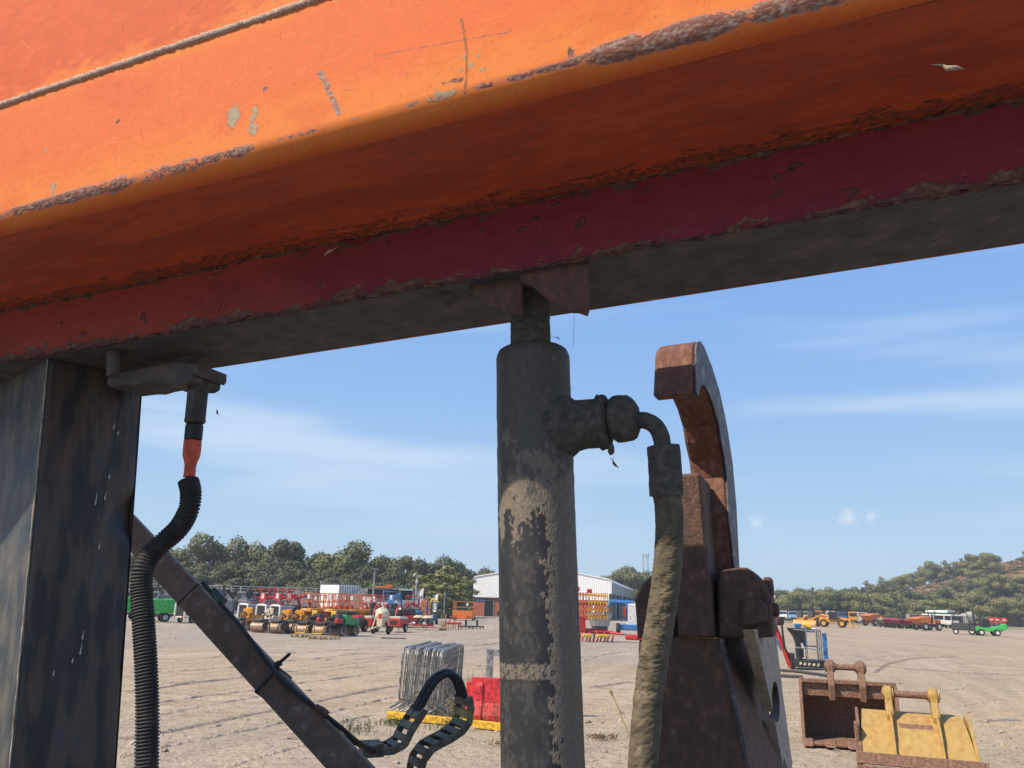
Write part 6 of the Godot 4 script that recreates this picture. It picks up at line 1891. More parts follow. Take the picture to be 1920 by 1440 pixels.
	box(t, "counterweight", M.dark_steel, Vector3(0, 0.7, -1.4), Vector3(0.95, 0.6, 0.4), 0.06)
	slab(t, "front_bucket", M.bright_green, [Vector2(1.3, 0.5), Vector2(1.9, 0.85), Vector2(1.7, 1.3), Vector2(1.4, 1.2)], Vector3.ZERO, Basis(Vector3.BACK, Vector3.UP, Vector3.LEFT), 1.2, 0.03)
	box(t, "seat", M.black, Vector3(0, 1.3, -0.2), Vector3(0.7, 0.9, 0.8), 0.12)
	bar(t, "roll_bar", M.black, [Vector3(-0.45, 0.9, -0.6), Vector3(-0.42, 2.0, -0.5), Vector3(0.42, 2.0, -0.5), Vector3(0.45, 0.9, -0.6)], 0.05)
	for sx in [-1.0, 1.0]:
		for z in [0.75, -0.8]:
			wheel(t, Vector3(sx * 0.6, 0.34, z), 0.34, 0.26, M.white, 14)
	var fr := paint(0.62, 0.08, 0.05)
	make_flag("red and white feather flag at the left, half behind the bracket", Vector3(61.439, 0, -185.474), 5.2, 0.8, 2.6, M.white, fr)
	make_flag("red feather flag above the pale blue van", Vector3(67.018, 0, -187.562), 5.2, 1.1, 2.6, paint(0.66, 0.2, 0.15), M.white)
	make_flag("red feather flag above the orange topped lorry", Vector3(74.011, 0, -191.425), 4.9, 1.1, 2.4, paint(0.66, 0.2, 0.15), M.white)
	for k in 3:
		t = thing("round_sign", ["red round road sign right beside the green loader", "red round road sign in the middle of the three", "red round road sign farthest right at the yard's edge"][k], "sign", [Vector3(77.94, 0, -131.119), Vector3(76.704, 0, -127.517), Vector3(75.876, 0, -124.402)][k], -25.0, "red round signs at the yard's edge")
		bar(t, "post", M.galv, [Vector3.ZERO, Vector3(0, 1.5, 0)], 0.04)
		cyl(t, "disc", M.red, Vector3(0, 1.5, 0.03), Vector3(0, 1.5, 0.07), 0.42, 18)
		box(t, "white_bar", M.white, Vector3(0, 1.5, 0.076), Vector3(0.5, 0.13, 0.012))

# ---------------------------------------------------------------- hill
func hill_height(x: float, z: float) -> float:
	var r := x / maxf(-z, 1.0)
	var top := 22.0 * smoothstep(0.0, 1.0, clampf((r - 0.315) / 0.42, 0.0, 1.0))
	return top * smoothstep(0.0, 1.0, clampf((-z - 176.0) / 85.0, 0.0, 1.0)) + fn.get_noise_2d(x * 0.05, z * 0.05) * 0.8 * clampf((-z - 178.0) / 20.0, 0.0, 1.0)

func build_hill() -> void:
	var k := func(r, g, b): return Color(r, g, b)
	var m := mat(Color.WHITE, 1.0, 0.0, ramp_texture(512, 0.015, 5, 71, [[0.2, k.call(0.10, 0.10, 0.035)], [0.45, k.call(0.17, 0.13, 0.055)], [0.62, k.call(0.24, 0.14, 0.07)], [0.85, k.call(0.32, 0.2, 0.105)]]), 0.045)
	var s := S()
	grid(s, 90, 60, func(i: int, j: int):
		var z := -174.0 - 330.0 * pow(j / 60.0, 1.5)
		var x := lerpf(30.0, 520.0, i / 90.0)
		return Vector3(x, hill_height(x, z) - (0.3 if j == 0 else 0.0), z), -1.0)
	var o := MeshInstance3D.new()
	o.name = "hill"
	s.set_material(m)
	o.mesh = s.commit()
	add_child(o)
	tag(o, "low hill covered in rusty bracken behind the far row", "hill", "", "structure")
	# brown bracken bushes break the bare slope up
	var mm := MultiMesh.new()
	mm.transform_format = MultiMesh.TRANSFORM_3D
	mm.use_colors = true
	var b := S()
	for q in 26:
		var d := Vector3(rng.randf_range(-1, 1), rng.randf_range(0.0, 1.0), rng.randf_range(-1, 1)).normalized()
		var c := d * rng.randf_range(0.4, 0.9)
		var u := d.cross(Vector3(0.3, 1, 0.2)).normalized() * 0.28
		var v := d.cross(u).normalized() * 0.3
		quad(b, c - u - v, c + u - v * 0.4, c + u * 0.6 + v, c - u + v * 0.7, d)
	mm.mesh = b.commit()
	var bm := mat(Color.WHITE, 1.0)
	bm.vertex_color_use_as_albedo = true
	mm.mesh.surface_set_material(0, bm)
	mm.instance_count = 2600
	for q in mm.instance_count:
		var z := -rng.randf_range(188.0, 290.0)
		var x := -z * rng.randf_range(0.44, 0.72)
		var sz := rng.randf_range(0.5, 1.3)
		mm.set_instance_transform(q, Transform3D(Basis(Vector3.UP, rng.randf() * TAU).scaled(Vector3(sz * 1.4, sz * 0.9, sz * 1.4)), Vector3(x, hill_height(x, z) - 0.1, z)))
		var w := rng.randf_range(0.6, 1.2)
		var green := rng.randf() < 0.45
		mm.set_instance_color(q, Color(0.11 * w, 0.11 * w, 0.04 * w) if green else Color(0.24 * w, 0.135 * w, 0.065 * w))
	var g := MultiMeshInstance3D.new()
	g.name = "undergrowth"
	g.multimesh = mm
	add_child(g)
	tag(g, "rusty brown bracken and scrub growing over the hill", "undergrowth", "", "stuff")

# ---------------------------------------------------------------- trees
var leaf_mats := []
var protos := []

func make_crown(sd: int, lobes: Array, leaf: float, per: int) -> ArrayMesh:
	# lobes: [centre, radius]; leaf-sized faces through the shell of each lobe
	var r := RandomNumberGenerator.new()
	r.seed = sd
	var s := S()
	for l in lobes:
		var c: Vector3 = l[0]
		var rad: float = l[1]
		for k in int(per * rad * rad):
			var d := Vector3(r.randfn(), r.randfn() * 0.9 + 0.15, r.randfn()).normalized()
			var p := c + d * rad * (1.0 - 0.45 * r.randf() * r.randf() + 0.16 * maxf(0.0, r.randfn()) * 0.7) * (1.0 + 0.14 * sin(d.x * 7.0 + sd) * cos(d.y * 6.0))
			var n := (d + Vector3(r.randfn(), r.randfn(), r.randfn()) * 0.5).normalized()
			var u := n.cross(Vector3(r.randfn(), r.randfn(), r.randfn())).normalized() * leaf * r.randf_range(0.5, 1.1)
			var v := n.cross(u).normalized() * leaf * r.randf_range(0.5, 1.1)
			var w := r.randf_range(0.65, 1.25)
			s.set_color(Color(w * r.randf_range(0.9, 1.15), w, w * r.randf_range(0.8, 1.1)))
			var m := (n * 0.6 + d * 0.6).normalized()
			trs(s, p - u, p + v * 0.8, p + u, m, m, m)
			trs(s, p - u, p + u, p - v * 0.9, m, m, m)
	return s.commit()

func make_tree_protos() -> void:
	for c in [Vector3(0.145, 0.155, 0.058), Vector3(0.10, 0.115, 0.05), Vector3(0.24, 0.235, 0.075), Vector3(0.225, 0.215, 0.08)]:
		var m := mat(lin(c.x, c.y, c.z), 0.8)
		m.vertex_color_use_as_albedo = true
		m.backlight_enabled = true
		m.backlight = Color(0.25, 0.28, 0.12)
		leaf_mats.append(m)
	M.bark = mat(lin(0.11, 0.09, 0.07), 0.95, 0.0, worn, 1.0)
	for sd in 7:
		var r := RandomNumberGenerator.new()
		r.seed = 90 + sd
		var lobes := []
		if sd < 4:      # broad round crowns, ten metres tall
			lobes.append([Vector3(0, 6.2, 0), 2.5])
			for k in 13:
				var a := TAU * k / 13.0 * 2.0 + r.randf()
				var y := 2.6 + 5.6 * (k / 12.0) + r.randf_range(-0.4, 0.4)
				var rr := 3.3 * sqrt(clampf(1.0 - pow((y - 4.6) / 5.2, 2.0), 0.05, 1.0)) * r.randf_range(0.75, 1.1)
				lobes.append([Vector3(cos(a) * rr, y, sin(a) * rr), r.randf_range(1.0, 1.75)])
		else:           # slim, ragged, upright ones
			for k in 10:
				var y := 1.6 + 7.6 * k / 9.0
				var rr := 1.25 * (1.0 - k / 13.0) * r.randf_range(0.4, 1.1)
				var a := r.randf() * TAU
				lobes.append([Vector3(cos(a) * rr, y, sin(a) * rr), r.randf_range(0.7, 1.25) * (1.15 - k / 16.0)])
		var node := Node3D.new()
		var s := S()
		cone(s, Vector3.ZERO, Vector3(0.15, 4.5, 0), 0.26, 0.13, 8)
		for k in 5:
			var l: Vector3 = lobes[mini(2 + k * 2, lobes.size() - 1)][0]
			tube(s, [Vector3(0.1, 2.6 + 0.5 * k, 0), l * Vector3(0.45, 0.0, 0.45) + Vector3(0, lerpf(2.6 + 0.5 * k, l.y, 0.6), 0), l], 0.07, 5, false)
		put(node, "trunk", s, M.bark)
		var o := MeshInstance3D.new()
		o.name = "crown"
		o.mesh = make_crown(300 + sd, lobes, 0.24 if sd < 4 else 0.22, 210)
		node.add_child(o, true)
		protos.append(node)

func tree(called: String, label: String, at: Vector3, h: float, w: float, kind: int, tone: int, group: String) -> void:
	var t: Node3D = protos[kind].duplicate()
	t.name = numbered(called)
	add_child(t)
	t.position = at
	t.rotation.y = rng.randf() * TAU
	var bw := 8.6 if kind < 4 else 3.6
	t.scale = Vector3(w / bw, h / (9.6 if kind < 4 else 10.0), w / bw)
	(t.get_node("crown") as MeshInstance3D).material_override = leaf_mats[tone]
	tag(t, label, "tree", group)

func hill_label(r: float, z: float, slim: bool, tone: int) -> String:
	var zone := "above the vans beside the hook bracket"
	for q in [[0.375, "behind the leftmost telehandler and flags"], [0.41, "behind the rightmost telehandler"], [0.445, "behind the yellow fronted lorry"], [0.48, "behind the orange dumper"], [0.515, "behind the dark red dumpers"], [0.55, "behind the big orange dumper"], [0.585, "behind the white roofed lorries"], [0.62, "behind the forklift"], [0.655, "behind the green loader"], [0.69, "at the picture's right edge"]]:
		if r > q[0]:
			zone = q[1]
	var place := "at the hill's foot" if z > -190.0 else ("low on the hill" if z > -208.0 else ("halfway up the hill" if z > -235.0 else "high on the hill"))
	return "%s %s tree %s, %s" % [["mid green", "dark green", "pale green", "grey green"][tone], "slim" if slim else "round", place, zone]

func build_trees() -> void:
	make_tree_protos()
	# the wood at the left: place on the skyline (its height there), width, kind, tone
	var g := "trees of the wood behind the left rows"
	var row := [
		[Vector3(-53.78, 7.878, -118), 9.0, 0, 1, "round dark tree seen between the post and the conduit"],
		[Vector3(-48.671, 8.504, -116), 8.5, 1, 0, "round tree just left of where the conduit crosses the brace"],
		[Vector3(-42.892, 9.275, -112), 9.0, 2, 0, "broad round tree above the brace, first right of the conduit"],
		[Vector3(-36.409, 9.244, -112), 7.5, 3, 0, "sunlit tree above the dark lighting towers"],
		[Vector3(-30.854, 9.762, -110), 8.5, 0, 1, "tallest round tree of the left wood, above the parapet rail"],
		[Vector3(-27.126, 7.982, -112), 6.0, 1, 1, "dark tree in the dip right of the tallest one"],
		[Vector3(-21.945, 8.733, -108), 9.0, 2, 0, "big round tree right above the white container"],
		[Vector3(-18.552, 7.504, -112), 6.5, 3, 1, "dark tree behind the lamp post"],
		[Vector3(-15.636, 8.243, -112), 7.5, 0, 0, "round tree between the lamp post and the camera pole"],
		[Vector3(-11.858, 7.512, -114), 6.5, 1, 1, "dark tree behind the camera pole"],
		[Vector3(-9.39, 7.838, -116), 7.0, 3, 1, "dark round tree above the pale poplars"],
		[Vector3(-7.074, 6.963, -122), 6.5, 2, 1, "dark tree left of the white gable's corner"]]
	for q in row:
		tree("wood_tree", q[4], Vector3(q[0].x, 0, q[0].z), q[0].y, q[1], q[2], q[3], g)
	var low := [[Vector3(-45.078, 4.56, -104), 7.0], [Vector3(-40.609, 5.137, -102), 7.5], [Vector3(-36.495, 5.431, -103), 7.0], [Vector3(-31.442, 6.158, -104), 7.5], [Vector3(-27.018, 5.883, -104), 6.5], [Vector3(-23.073, 5.687, -103), 6.5], [Vector3(-19.12, 5.537, -103), 6.5], [Vector3(-15.74, 5.445, -105), 6.0], [Vector3(-12.848, 4.887, -106), 5.5], [Vector3(-48.525, 4.726, -104), 7.0]]
	var low_l := ["lower dark tree under the round ones, left of the brace's top", "lower dark tree just right of the brace near the clip", "lower dark tree over the green clip behind the parapet", "lower dark tree over the leftmost part of the parapet rail", "lower dark tree under the tallest round tree", "lower dark tree left of the white container's roof", "lower dark tree right behind the white container", "lower dark tree behind the lamp post's pole", "lower dark tree between the lamp post and the poplars", "lower dark tree hidden mostly by the conduit"]
	for k in low.size():
		tree("edge_tree", low_l[k], Vector3(low[k][0].x, 0, low[k][0].z), low[k][0].y, low[k][1], k % 4, 1, "lower trees at the edge of the left wood")
	var shrubs := [Vector3(-46.778, 3.721, -100), Vector3(-44.567, 3.558, -101), Vector3(-40.986, 3.73, -99), Vector3(-38.54, 3.959, -100), Vector3(-36.389, 3.858, -101), Vector3(-33.117, 4.21, -99), Vector3(-30.94, 4.114, -100), Vector3(-28.756, 4.401, -101), Vector3(-25.823, 4.198, -100), Vector3(-23.111, 4.372, -99), Vector3(-20.83, 4.214, -100), Vector3(-18.394, 4.377, -101), Vector3(-15.573, 4.238, -100), Vector3(-12.932, 4.059, -100)]
	var shrub_at := ["right of the black post", "left of the conduit's lower run", "behind the brace's upper end", "right of the brace, left of the clip", "above the green plastic clip", "at the parapet rail's left end", "behind the parapet rail, second post group", "under the tallest tree of the wood", "right of the tallest tree's foot", "left of the white container", "straight behind the white container", "over the stone heap right of the container", "behind the lamp post and the open shed", "between the open shed and the poplars"]
	for k in shrubs.size():
		tree("wood_shrub", "dark leafy shrub filling the wood's edge %s" % shrub_at[k], Vector3(shrubs[k].x, -1.6, shrubs[k].z), shrubs[k].y + 1.6, 5.8, (k * 3 + 1) % 4, 1, "shrubs at the foot of the left wood")
	var pop := [[Vector3(-10.066, 4.778, -96), 3.4], [Vector3(-9.137, 5.247, -98), 3.4], [Vector3(-8.159, 5.733, -100), 3.6], [Vector3(-7.27, 6.277, -103), 3.8], [Vector3(-6.038, 5.537, -100), 3.4], [Vector3(-5.16, 5.179, -104), 3.4], [Vector3(-8.981, 3.622, -92), 3.0], [Vector3(-7.162, 4.076, -94), 3.4], [Vector3(-5.481, 4.052, -96), 3.2]]
	var pop_l := ["pale poplar first right of the camera pole", "pale poplar second right of the camera pole, low", "pale tall poplar in the clump's middle left", "pale poplar tallest of the clump, middle", "pale poplar right of the tallest of the clump", "pale poplar closest to the white gable's corner", "pale small poplar in front at the clump's left", "pale small poplar in front at the clump's middle", "pale small poplar in front near the lone orange lift"]
	for k in pop.size():
		tree("poplar", pop_l[k], Vector3(pop[k][0].x, 0, pop[k][0].z), pop[k][0].y, pop[k][1] * 1.25, 4 + k % 3, 2, "pale poplars right of the camera pole")
	var mid := [[Vector3(-5.704, 7.621, -150), 7.0, "small tree top just above the white roof's left corner"], [Vector3(-3.252, 8.285, -155), 6.0, "small tree top above the white roof beside the cylinder"], [Vector3(-1.037, 8.659, -160), 6.0, "small tree top touching the left edge of the cylinder"],
		[Vector3(17.995, 7.774, -170), 8.0, "tree top just behind the white roof right of the cylinder"], [Vector3(22.619, 9.143, -180), 8.0, "round tree top above the white roof's right corner"], [Vector3(24.724, 9.819, -178), 9.0, "round tree behind the grey side of the white building"], [Vector3(28.355, 9.578, -175), 10.0, "round tree left of the hook's left lug"], [Vector3(32.001, 9.269, -176), 9.0, "tree mostly hidden behind the tan hose"]]
	for k in mid.size():
		tree("far_tree", mid[k][2], Vector3(mid[k][0].x, 0, mid[k][0].z), mid[k][0].y, mid[k][1], k % 4, 0, "tree tops behind the white building")
	# the hillside
	var n := 0
	for z in [-179.0, -186.0, -194.0, -203.0, -214.0, -226.0, -239.0, -253.0, -268.0]:
		var r := 0.315 + rng.randf() * 0.02
		while r < 0.72:
			var w := rng.randf_range(5.5, 9.5)
			var zz: float = z + rng.randf_range(-3.0, 3.0)
			var bare: bool = (r > 0.487 and r < 0.565 and zz < -197.0 and zz > -246.0) or (r > 0.598 and zz < -190.0 and zz > -250.0) or (r > 0.6 and zz < -256.0)
			if (not bare or rng.randf() < 0.10) and not (r > 0.595 and zz < -240.0):
				var x := -zz * r
				var slim := rng.randf() < 0.35
				var h := rng.randf_range(5.0, 8.2) * (0.85 if z > -188.0 else 0.9)
				var tone: int = [0, 3, 3, 1, 2, 3][rng.randi() % 6]
				tree("hill_tree", hill_label(r, zz, slim, tone), Vector3(x, hill_height(x, zz) - 0.3, zz), h * (1.08 if slim else 1.0), (w * 0.55 if slim else w), (4 + n % 3) if slim else n % 4, tone, "trees on the slope of the bracken hill")
				n += 1
			r += w * 0.62 / -zz
	for q in protos:
		q.free()

# ---------------------------------------------------------------- buildings, walls, poles
func build_structures() -> void:
	# warehouse: its own axes run along the gable front and back from it
	var at := Vector3(14.243, 0, -109.58)
	var front := Vector3(-0.979, 0, -0.203)      # leftwards along the gable
	var deep := Vector3(0.203, 0, -0.979)        # back along the side
	var t := thing("warehouse", "white gabled warehouse with a red brick base and shaded grey side", "warehouse", at)
	var w := 19.2
	var l := 56.0
	var bas := Basis(front, Vector3.UP, front.cross(Vector3.UP))
	var out := -deep
	var gab := [Vector2(0, 2.5), Vector2(w, 2.5)]
	for k in 5:
		var a := PI * 0.5 * k / 4.0
		gab.append(Vector2(w - 0.55 + cos(a) * 0.55, 4.95 + sin(a) * 0.45))
	gab.append(Vector2(w * 0.5, 7.0))
	for k in 5:
		var a := PI * 0.5 * (1.0 + k / 4.0)
		gab.append(Vector2(0.55 + cos(a) * 0.55, 4.95 + sin(a) * 0.45))
	slab(t, "gable_cladding", M.sheeting, gab, deep * 0.15, bas, 0.3)
	# ribs of the sheeting
	var s := S()
	for k in 62:
		var x := 0.3 + k * 0.3
		var top := 5.25 + 1.55 * (1.0 - absf(x - w * 0.5) / (w * 0.5))
		bx(s, front * x + Vector3(0, (2.5 + top) * 0.5, 0) + out * 0.02, Vector3(0.09, top - 2.55, 0.04), bas)
	var rb := put(t, "cladding_ribs", s, M.sheeting)
	rb.set_meta("kind", "stuff")
	s = S()
	bx(s, front * (w * 0.5) + Vector3(0, 1.25, 0) + deep * 0.25, Vector3(w - 0.2, 2.5, 0.3), bas)
	put(t, "brick_wall", s, M.brick_red)
	s = S()
	bx(s, front * (w * 0.5) + Vector3(0, 2.46, 0) + out * 0.05, Vector3(w, 0.14, 0.24), bas)
	put(t, "drip_trim", s, M.dark_steel)
	# roof
	var prof := []
	for q in gab.slice(2):
		prof.append(q)
	s = S()
	for k in prof.size() - 1:
		var a: Vector3 = front * prof[k].x + Vector3(0, prof[k].y + 0.02, 0) + out * 0.15
		var b: Vector3 = front * prof[k + 1].x + Vector3(0, prof[k + 1].y + 0.02, 0) + out * 0.15
		quad(s, a, b, b + deep * l, a + deep * l, Vector3.UP + front * (prof[k].x - w * 0.5) * 0.05)
		quad(s, a - Vector3(0, 0.12, 0), b - Vector3(0, 0.12, 0), b - Vector3(0, 0.12, 0) + deep * l, a - Vector3(0, 0.12, 0) + deep * l, Vector3.DOWN)
		quad(s, a, b, b - Vector3(0, 0.12, 0), a - Vector3(0, 0.12, 0), out)
	put(t, "roof", s, M.sheeting)
	# right-hand side: grey cladding above, dark openings and piers below
	var sb := Basis(deep, Vector3.UP, deep.cross(Vector3.UP))
	s = S()
	bx(s, deep * (l * 0.5 + 0.31) + Vector3(0, 4.2, 0) + front * 0.15, Vector3(l, 1.55, 0.3), sb)
	put(t, "side_cladding", s, M.grey)
	s = S()
	bx(s, deep * l * 0.5 + Vector3(0, 1.7, 0) + front * 1.2, Vector3(l - 1.0, 3.4, 0.2), sb)
	put(t, "back_of_openings", s, M.black)
	for k in 8:
		s = S()
		var x := 0.9 + k * 7.6
		bx(s, deep * x + Vector3(0, 1.71, 0) + front * 0.15, Vector3(1.6 if k % 2 else 3.0, 3.42, 0.32), sb)
		put(t, "pier", s, M.grey if k % 2 else M.dark_steel)
	for k in 5:
		s = S()
		bx(s, deep * (5.4 + k * 9.0) + Vector3(0, 1.4, 0) + front * 0.45, Vector3(3.4, 2.8, 0.08), sb)
		put(t, "shutter", s, M.galv_dark)
	s = S()
	bx(s, deep * l + front * w * 0.5 + Vector3(0, 2.5, 0), Vector3(w, 5.0, 0.3), bas)
	put(t, "rear_wall", s, M.grey)
	s = S()
	bx(s, deep * l * 0.5 + front * (w - 0.15) + Vector3(0, 2.5, 0), Vector3(l - 0.7, 5.0, 0.3), sb)
	put(t, "left_wall", s, M.grey)
	# door, round opening and sign on the brick
	s = S()
	bx(s, front * (w - 2.3) + Vector3(0, 1.05, 0) + deep * 0.08, Vector3(1.25, 2.1, 0.08), bas)
	var dr := put(t, "door", s, M.glass_dark)
	s = S()
	bx(s, front * (w - 2.3) + Vector3(0, 2.14, 0) + deep * 0.06, Vector3(1.4, 0.08, 0.14), bas)
	for e in [-0.66, 0.66]:
		bx(s, front * (w - 2.3 + e) + Vector3(0, 1.05, 0) + deep * 0.06, Vector3(0.07, 2.1, 0.14), bas)
	put(dr, "door_frame", s, M.grey)
	s = S()
	bx(s, front * (w - 1.0) + Vector3(0, 2.15, 0) + deep * 0.07, Vector3(1.4, 0.42, 0.06), bas)
	var sg := put(t, "sign_board", s, paint(0.05, 0.09, 0.32))
	s = S()
	bx(s, front * (w - 0.62) + Vector3(0, 2.16, 0) + deep * 0.032, Vector3(0.26, 0.26, 0.012), bas)
	bx(s, front * (w - 1.25) + Vector3(0, 2.12, 0) + deep * 0.032, Vector3(0.6, 0.1, 0.012), bas)
	put(sg, "sign_marks", s, M.white)
	s = S()
	cone(s, front * (w - 4.0) + Vector3(0, 0.35, 0) + out * 0.3, front * (w - 4.0) + Vector3(0, 0.35, 0) + out * 0.05, 0.5, 0.5, 18)
	put(t, "leaning_tyre", s, M.tyre)
	# green and yellow chequered van in front of it
	t = make_van("green van with yellow chequers on its tail before the brick wall", Vector3(-4.301, 0, -122.254), 150.0, M.green, 2.7, 2.2, 4.6)
	t.set_meta("group", "")
	t.remove_meta("group")
	for k in 10:
		box(t, "chequer", paint(0.6, 0.65, 0.05), Vector3(-0.6 + 0.4 * (k % 4), 0.7 + 0.38 * int(k / 4) + (0.19 if k % 2 else 0.0), -2.312), Vector3(0.4, 0.2, 0.012))
	# road parapet with its rail
	var wz := 85.0
	var a := Vector3(-40.356, 2.304, -85)
	var b := Vector3(-18.819, 2.626, -85)
	t = thing("parapet_wall", "long grey parapet wall with a steel rail in front of the left wood", "wall", Vector3(a.x, 0, a.z))
	box(t, "wall", paint(0.22, 0.23, 0.26, 0.9), Vector3((b.x - a.x) * 0.5, a.y * 0.5 - 0.1, 0), Vector3(b.x - a.x, a.y - 0.2, 0.4), 0.02)
	box(t, "coping", paint(0.34, 0.35, 0.37, 0.9), Vector3((b.x - a.x) * 0.5, a.y - 0.14, 0.02), Vector3(b.x - a.x, 0.13, 0.56), 0.02)
	var n := int((b.x - a.x) / 0.95)
	for k in n + 1:
		box(t, "rail_post", M.galv, Vector3((b.x - a.x) * k / n, a.y + 0.18, 0), Vector3(0.13 if k % 4 == 1 else 0.08, 0.56, 0.08))
	for h in [0.2, 0.45]:
		bar(t, "rail", M.galv, [Vector3(0, a.y + h, 0), Vector3(b.x - a.x, a.y + h, 0)], 0.03, 5)
	# heaps of broken stone
	var heaps := [[Vector3(-20.76, 0, -82.00), 2.2, 2.75, "low heap of grey broken stone left of the white container"], [Vector3(-14.53, 0, -83.00), 2.0, 2.9, "heap of grey broken stone right of the white container"]]
	for q in heaps:
		t = thing("stone_heap", q[3], "heap", Vector3(q[0].x, 0, q[0].z))
		s = S()
		grid(s, 30, 12, func(i: int, j: int):
			var an := TAU * (i % 30) / 30.0
			var rr: float = q[1] * j / 12.0 * 1.3
			var hh: float = q[2] * pow(1.0 - j / 12.0, 1.05)
			return Vector3(cos(an) * rr * 1.3, hh + fn.get_noise_3d(cos(an) * rr * 2.0, hh * 2.0, sin(an) * rr * 2.0) * 0.22 - (0.1 if j == 12 else 0.0), sin(an) * rr), 1.0, null, true)
		put(t, "stones", s, mat(lin(0.26, 0.25, 0.235), 1.0, 0.0, worn, 0.8, M.pits, 12.0))
	# white site container
	t = thing("white_container", "white boxy site container with a grey side above the orange lifts", "container", Vector3(-17.05, 0, -84.00), -38.0)
	box(t, "shell", M.sheeting, Vector3(0, 1.65, 0), Vector3(2.9, 3.1, 2.9), 0.03)
	for k in 9:
		box(t, "side_rib", M.grey, Vector3(1.46, 1.65, -1.3 + 0.32 * k), Vector3(0.05, 2.8, 0.12))
	box(t, "roof_rim", M.galv_dark, Vector3(0, 3.22, 0), Vector3(3.0, 0.08, 3.0))
	box(t, "corner_lamp", M.galv, Vector3(-1.4, 3.4, 1.4), Vector3(0.2, 0.24, 0.2), 0.03)
	# open shed
	var sa := Vector3(-16.352, 2.908, -92)
	var sz := Vector3(-10.385, 2.881, -92)
	var sw := sz.x - sa.x
	t = thing("open_shed", "open fronted grey store shed with dark bays behind the lamp post", "shed", Vector3(sa.x, 0, sa.z), 0.0)
	box(t, "back_wall", M.dark_steel, Vector3(sw * 0.5, 1.5, -3.0), Vector3(sw, 3.0, 0.15))
	box(t, "roof", paint(0.25, 0.25, 0.26), Vector3(sw * 0.5, 3.03, -1.5), Vector3(sw + 0.1, 0.12, 3.3))
	box(t, "end_wall", paint(0.5, 0.53, 0.56), Vector3(0.38, 1.48, 0.1), Vector3(0.75, 2.95, 0.12))
	for k in [0.43, 0.74, 0.99]:
		box(t, "post", M.galv, Vector3(sw * k, 1.48, 0.0), Vector3(0.14, 2.96, 0.14))
	box(t, "green_fascia", paint(0.4, 0.52, 0.5), Vector3(sw * 0.86, 3.0, 0.2), Vector3(sw * 0.27, 0.2, 0.08))
	for k in 2:
		box(t, "floor_beam", M.galv, Vector3(sw * (0.58 + 0.3 * k), 1.75, 0.05), Vector3(sw * 0.26, 0.08, 0.1))
	t = thing("timber_pack", "stack of yellow sawn boards in the open shed", "timber", Vector3(sa.x + sw * 0.62, 1.7, sa.z - 0.8))
	for k in 5:
		box(t, "plank", paint(0.6, 0.42, 0.16), Vector3(0.04 * (k % 2), 0.1 + 0.13 * k, 0), Vector3(1.2 - 0.06 * k, 0.11, 0.9))
	box(t, "shelf", M.dark_steel, Vector3(0, 0.0, 0), Vector3(1.4, 0.08, 1.0))
	t = thing("orange_sheets", "stepped orange sheets lying on the roof of the open shed", "sheets", Vector3(sa.x + sw * 0.42, 3.1, sa.z - 0.4))
	box(t, "lower_sheet", M.orange, Vector3(-0.1, 0.1, 0), Vector3(2.1, 0.2, 1.2), 0.03)
	box(t, "upper_sheet", M.orange, Vector3(0.62, 0.3, 0), Vector3(0.8, 0.18, 1.2), 0.03)
	t = thing("white_cabinet", "small white cabinet beside the foot of the lamp post", "cabinet", Vector3(-13.27, 0, -80.00), -20.0)
	box(t, "shell", M.white, Vector3(0, 1.1, 0), Vector3(0.85, 1.9, 0.8), 0.03)
	box(t, "grey_side", M.grey, Vector3(0.75, 1.05, -0.05), Vector3(0.6, 1.8, 0.7), 0.03)
	for k in 3:
		box(t, "leg", M.dark_steel, Vector3(-0.35 + 0.35 * k, 0.08, 0), Vector3(0.1, 0.16, 0.7))
	t = thing("low_container", "long low container with white and blue front below the shed", "container", Vector3(-10.84, 0, -79.00), -8.0)
	box(t, "shell", paint(0.36, 0.42, 0.46), Vector3(0, 0.85, 0), Vector3(2.6, 1.6, 2.0), 0.03)
	box(t, "white_front", M.white, Vector3(-0.75, 0.95, 1.01), Vector3(1.0, 1.3, 0.03))
	box(t, "blue_front", M.blue, Vector3(0.15, 0.95, 1.01), Vector3(0.75, 1.3, 0.03))
	box(t, "cream_edge", M.cream, Vector3(1.2, 0.95, 1.01), Vector3(0.16, 1.4, 0.03))
	t = thing("grey_cabin", "plain grey steel cabin behind the camera pole", "cabin", Vector3(-9.41, 0, -80.00), -8.0)
	box(t, "shell", paint(0.3, 0.31, 0.33), Vector3(0, 0.95, 0), Vector3(1.3, 1.8, 1.4), 0.03)
	box(t, "door", M.galv_dark, Vector3(0.1, 0.9, 0.71), Vector3(0.7, 1.5, 0.03))
	# poles
	var lp := Vector3(-13.812, 4.858, -85)
	t = thing("lamp_post", "tall grey lamp post with a flat head above the white cabinet", "lamp post", Vector3(lp.x, 0, lp.z))
	s = S()
	cone(s, Vector3.ZERO, Vector3(0, lp.y, 0), 0.13, 0.08, 10)
	put(t, "pole", s, M.galv)
	box(t, "lamp_head", M.galv_dark, Vector3(0.05, lp.y + 0.06, 0.1), Vector3(0.7, 0.12, 0.3), 0.02)
	lp = Vector3(-8.143, 4.024, -74)
	t = thing("camera_pole", "grey pole with a domed camera at its top right of the lamp post", "pole", Vector3(lp.x, 0, lp.z))
	s = S()
	cone(s, Vector3.ZERO, Vector3(0, lp.y, 0), 0.14, 0.09, 10)
	put(t, "pole", s, M.galv)
	bar(t, "bracket", M.galv, smooth_path([Vector3(0, lp.y, 0), Vector3(-0.02, lp.y + 0.22, 0), Vector3(-0.22, lp.y + 0.2, 0.05)], 5), 0.05)
	s = S()
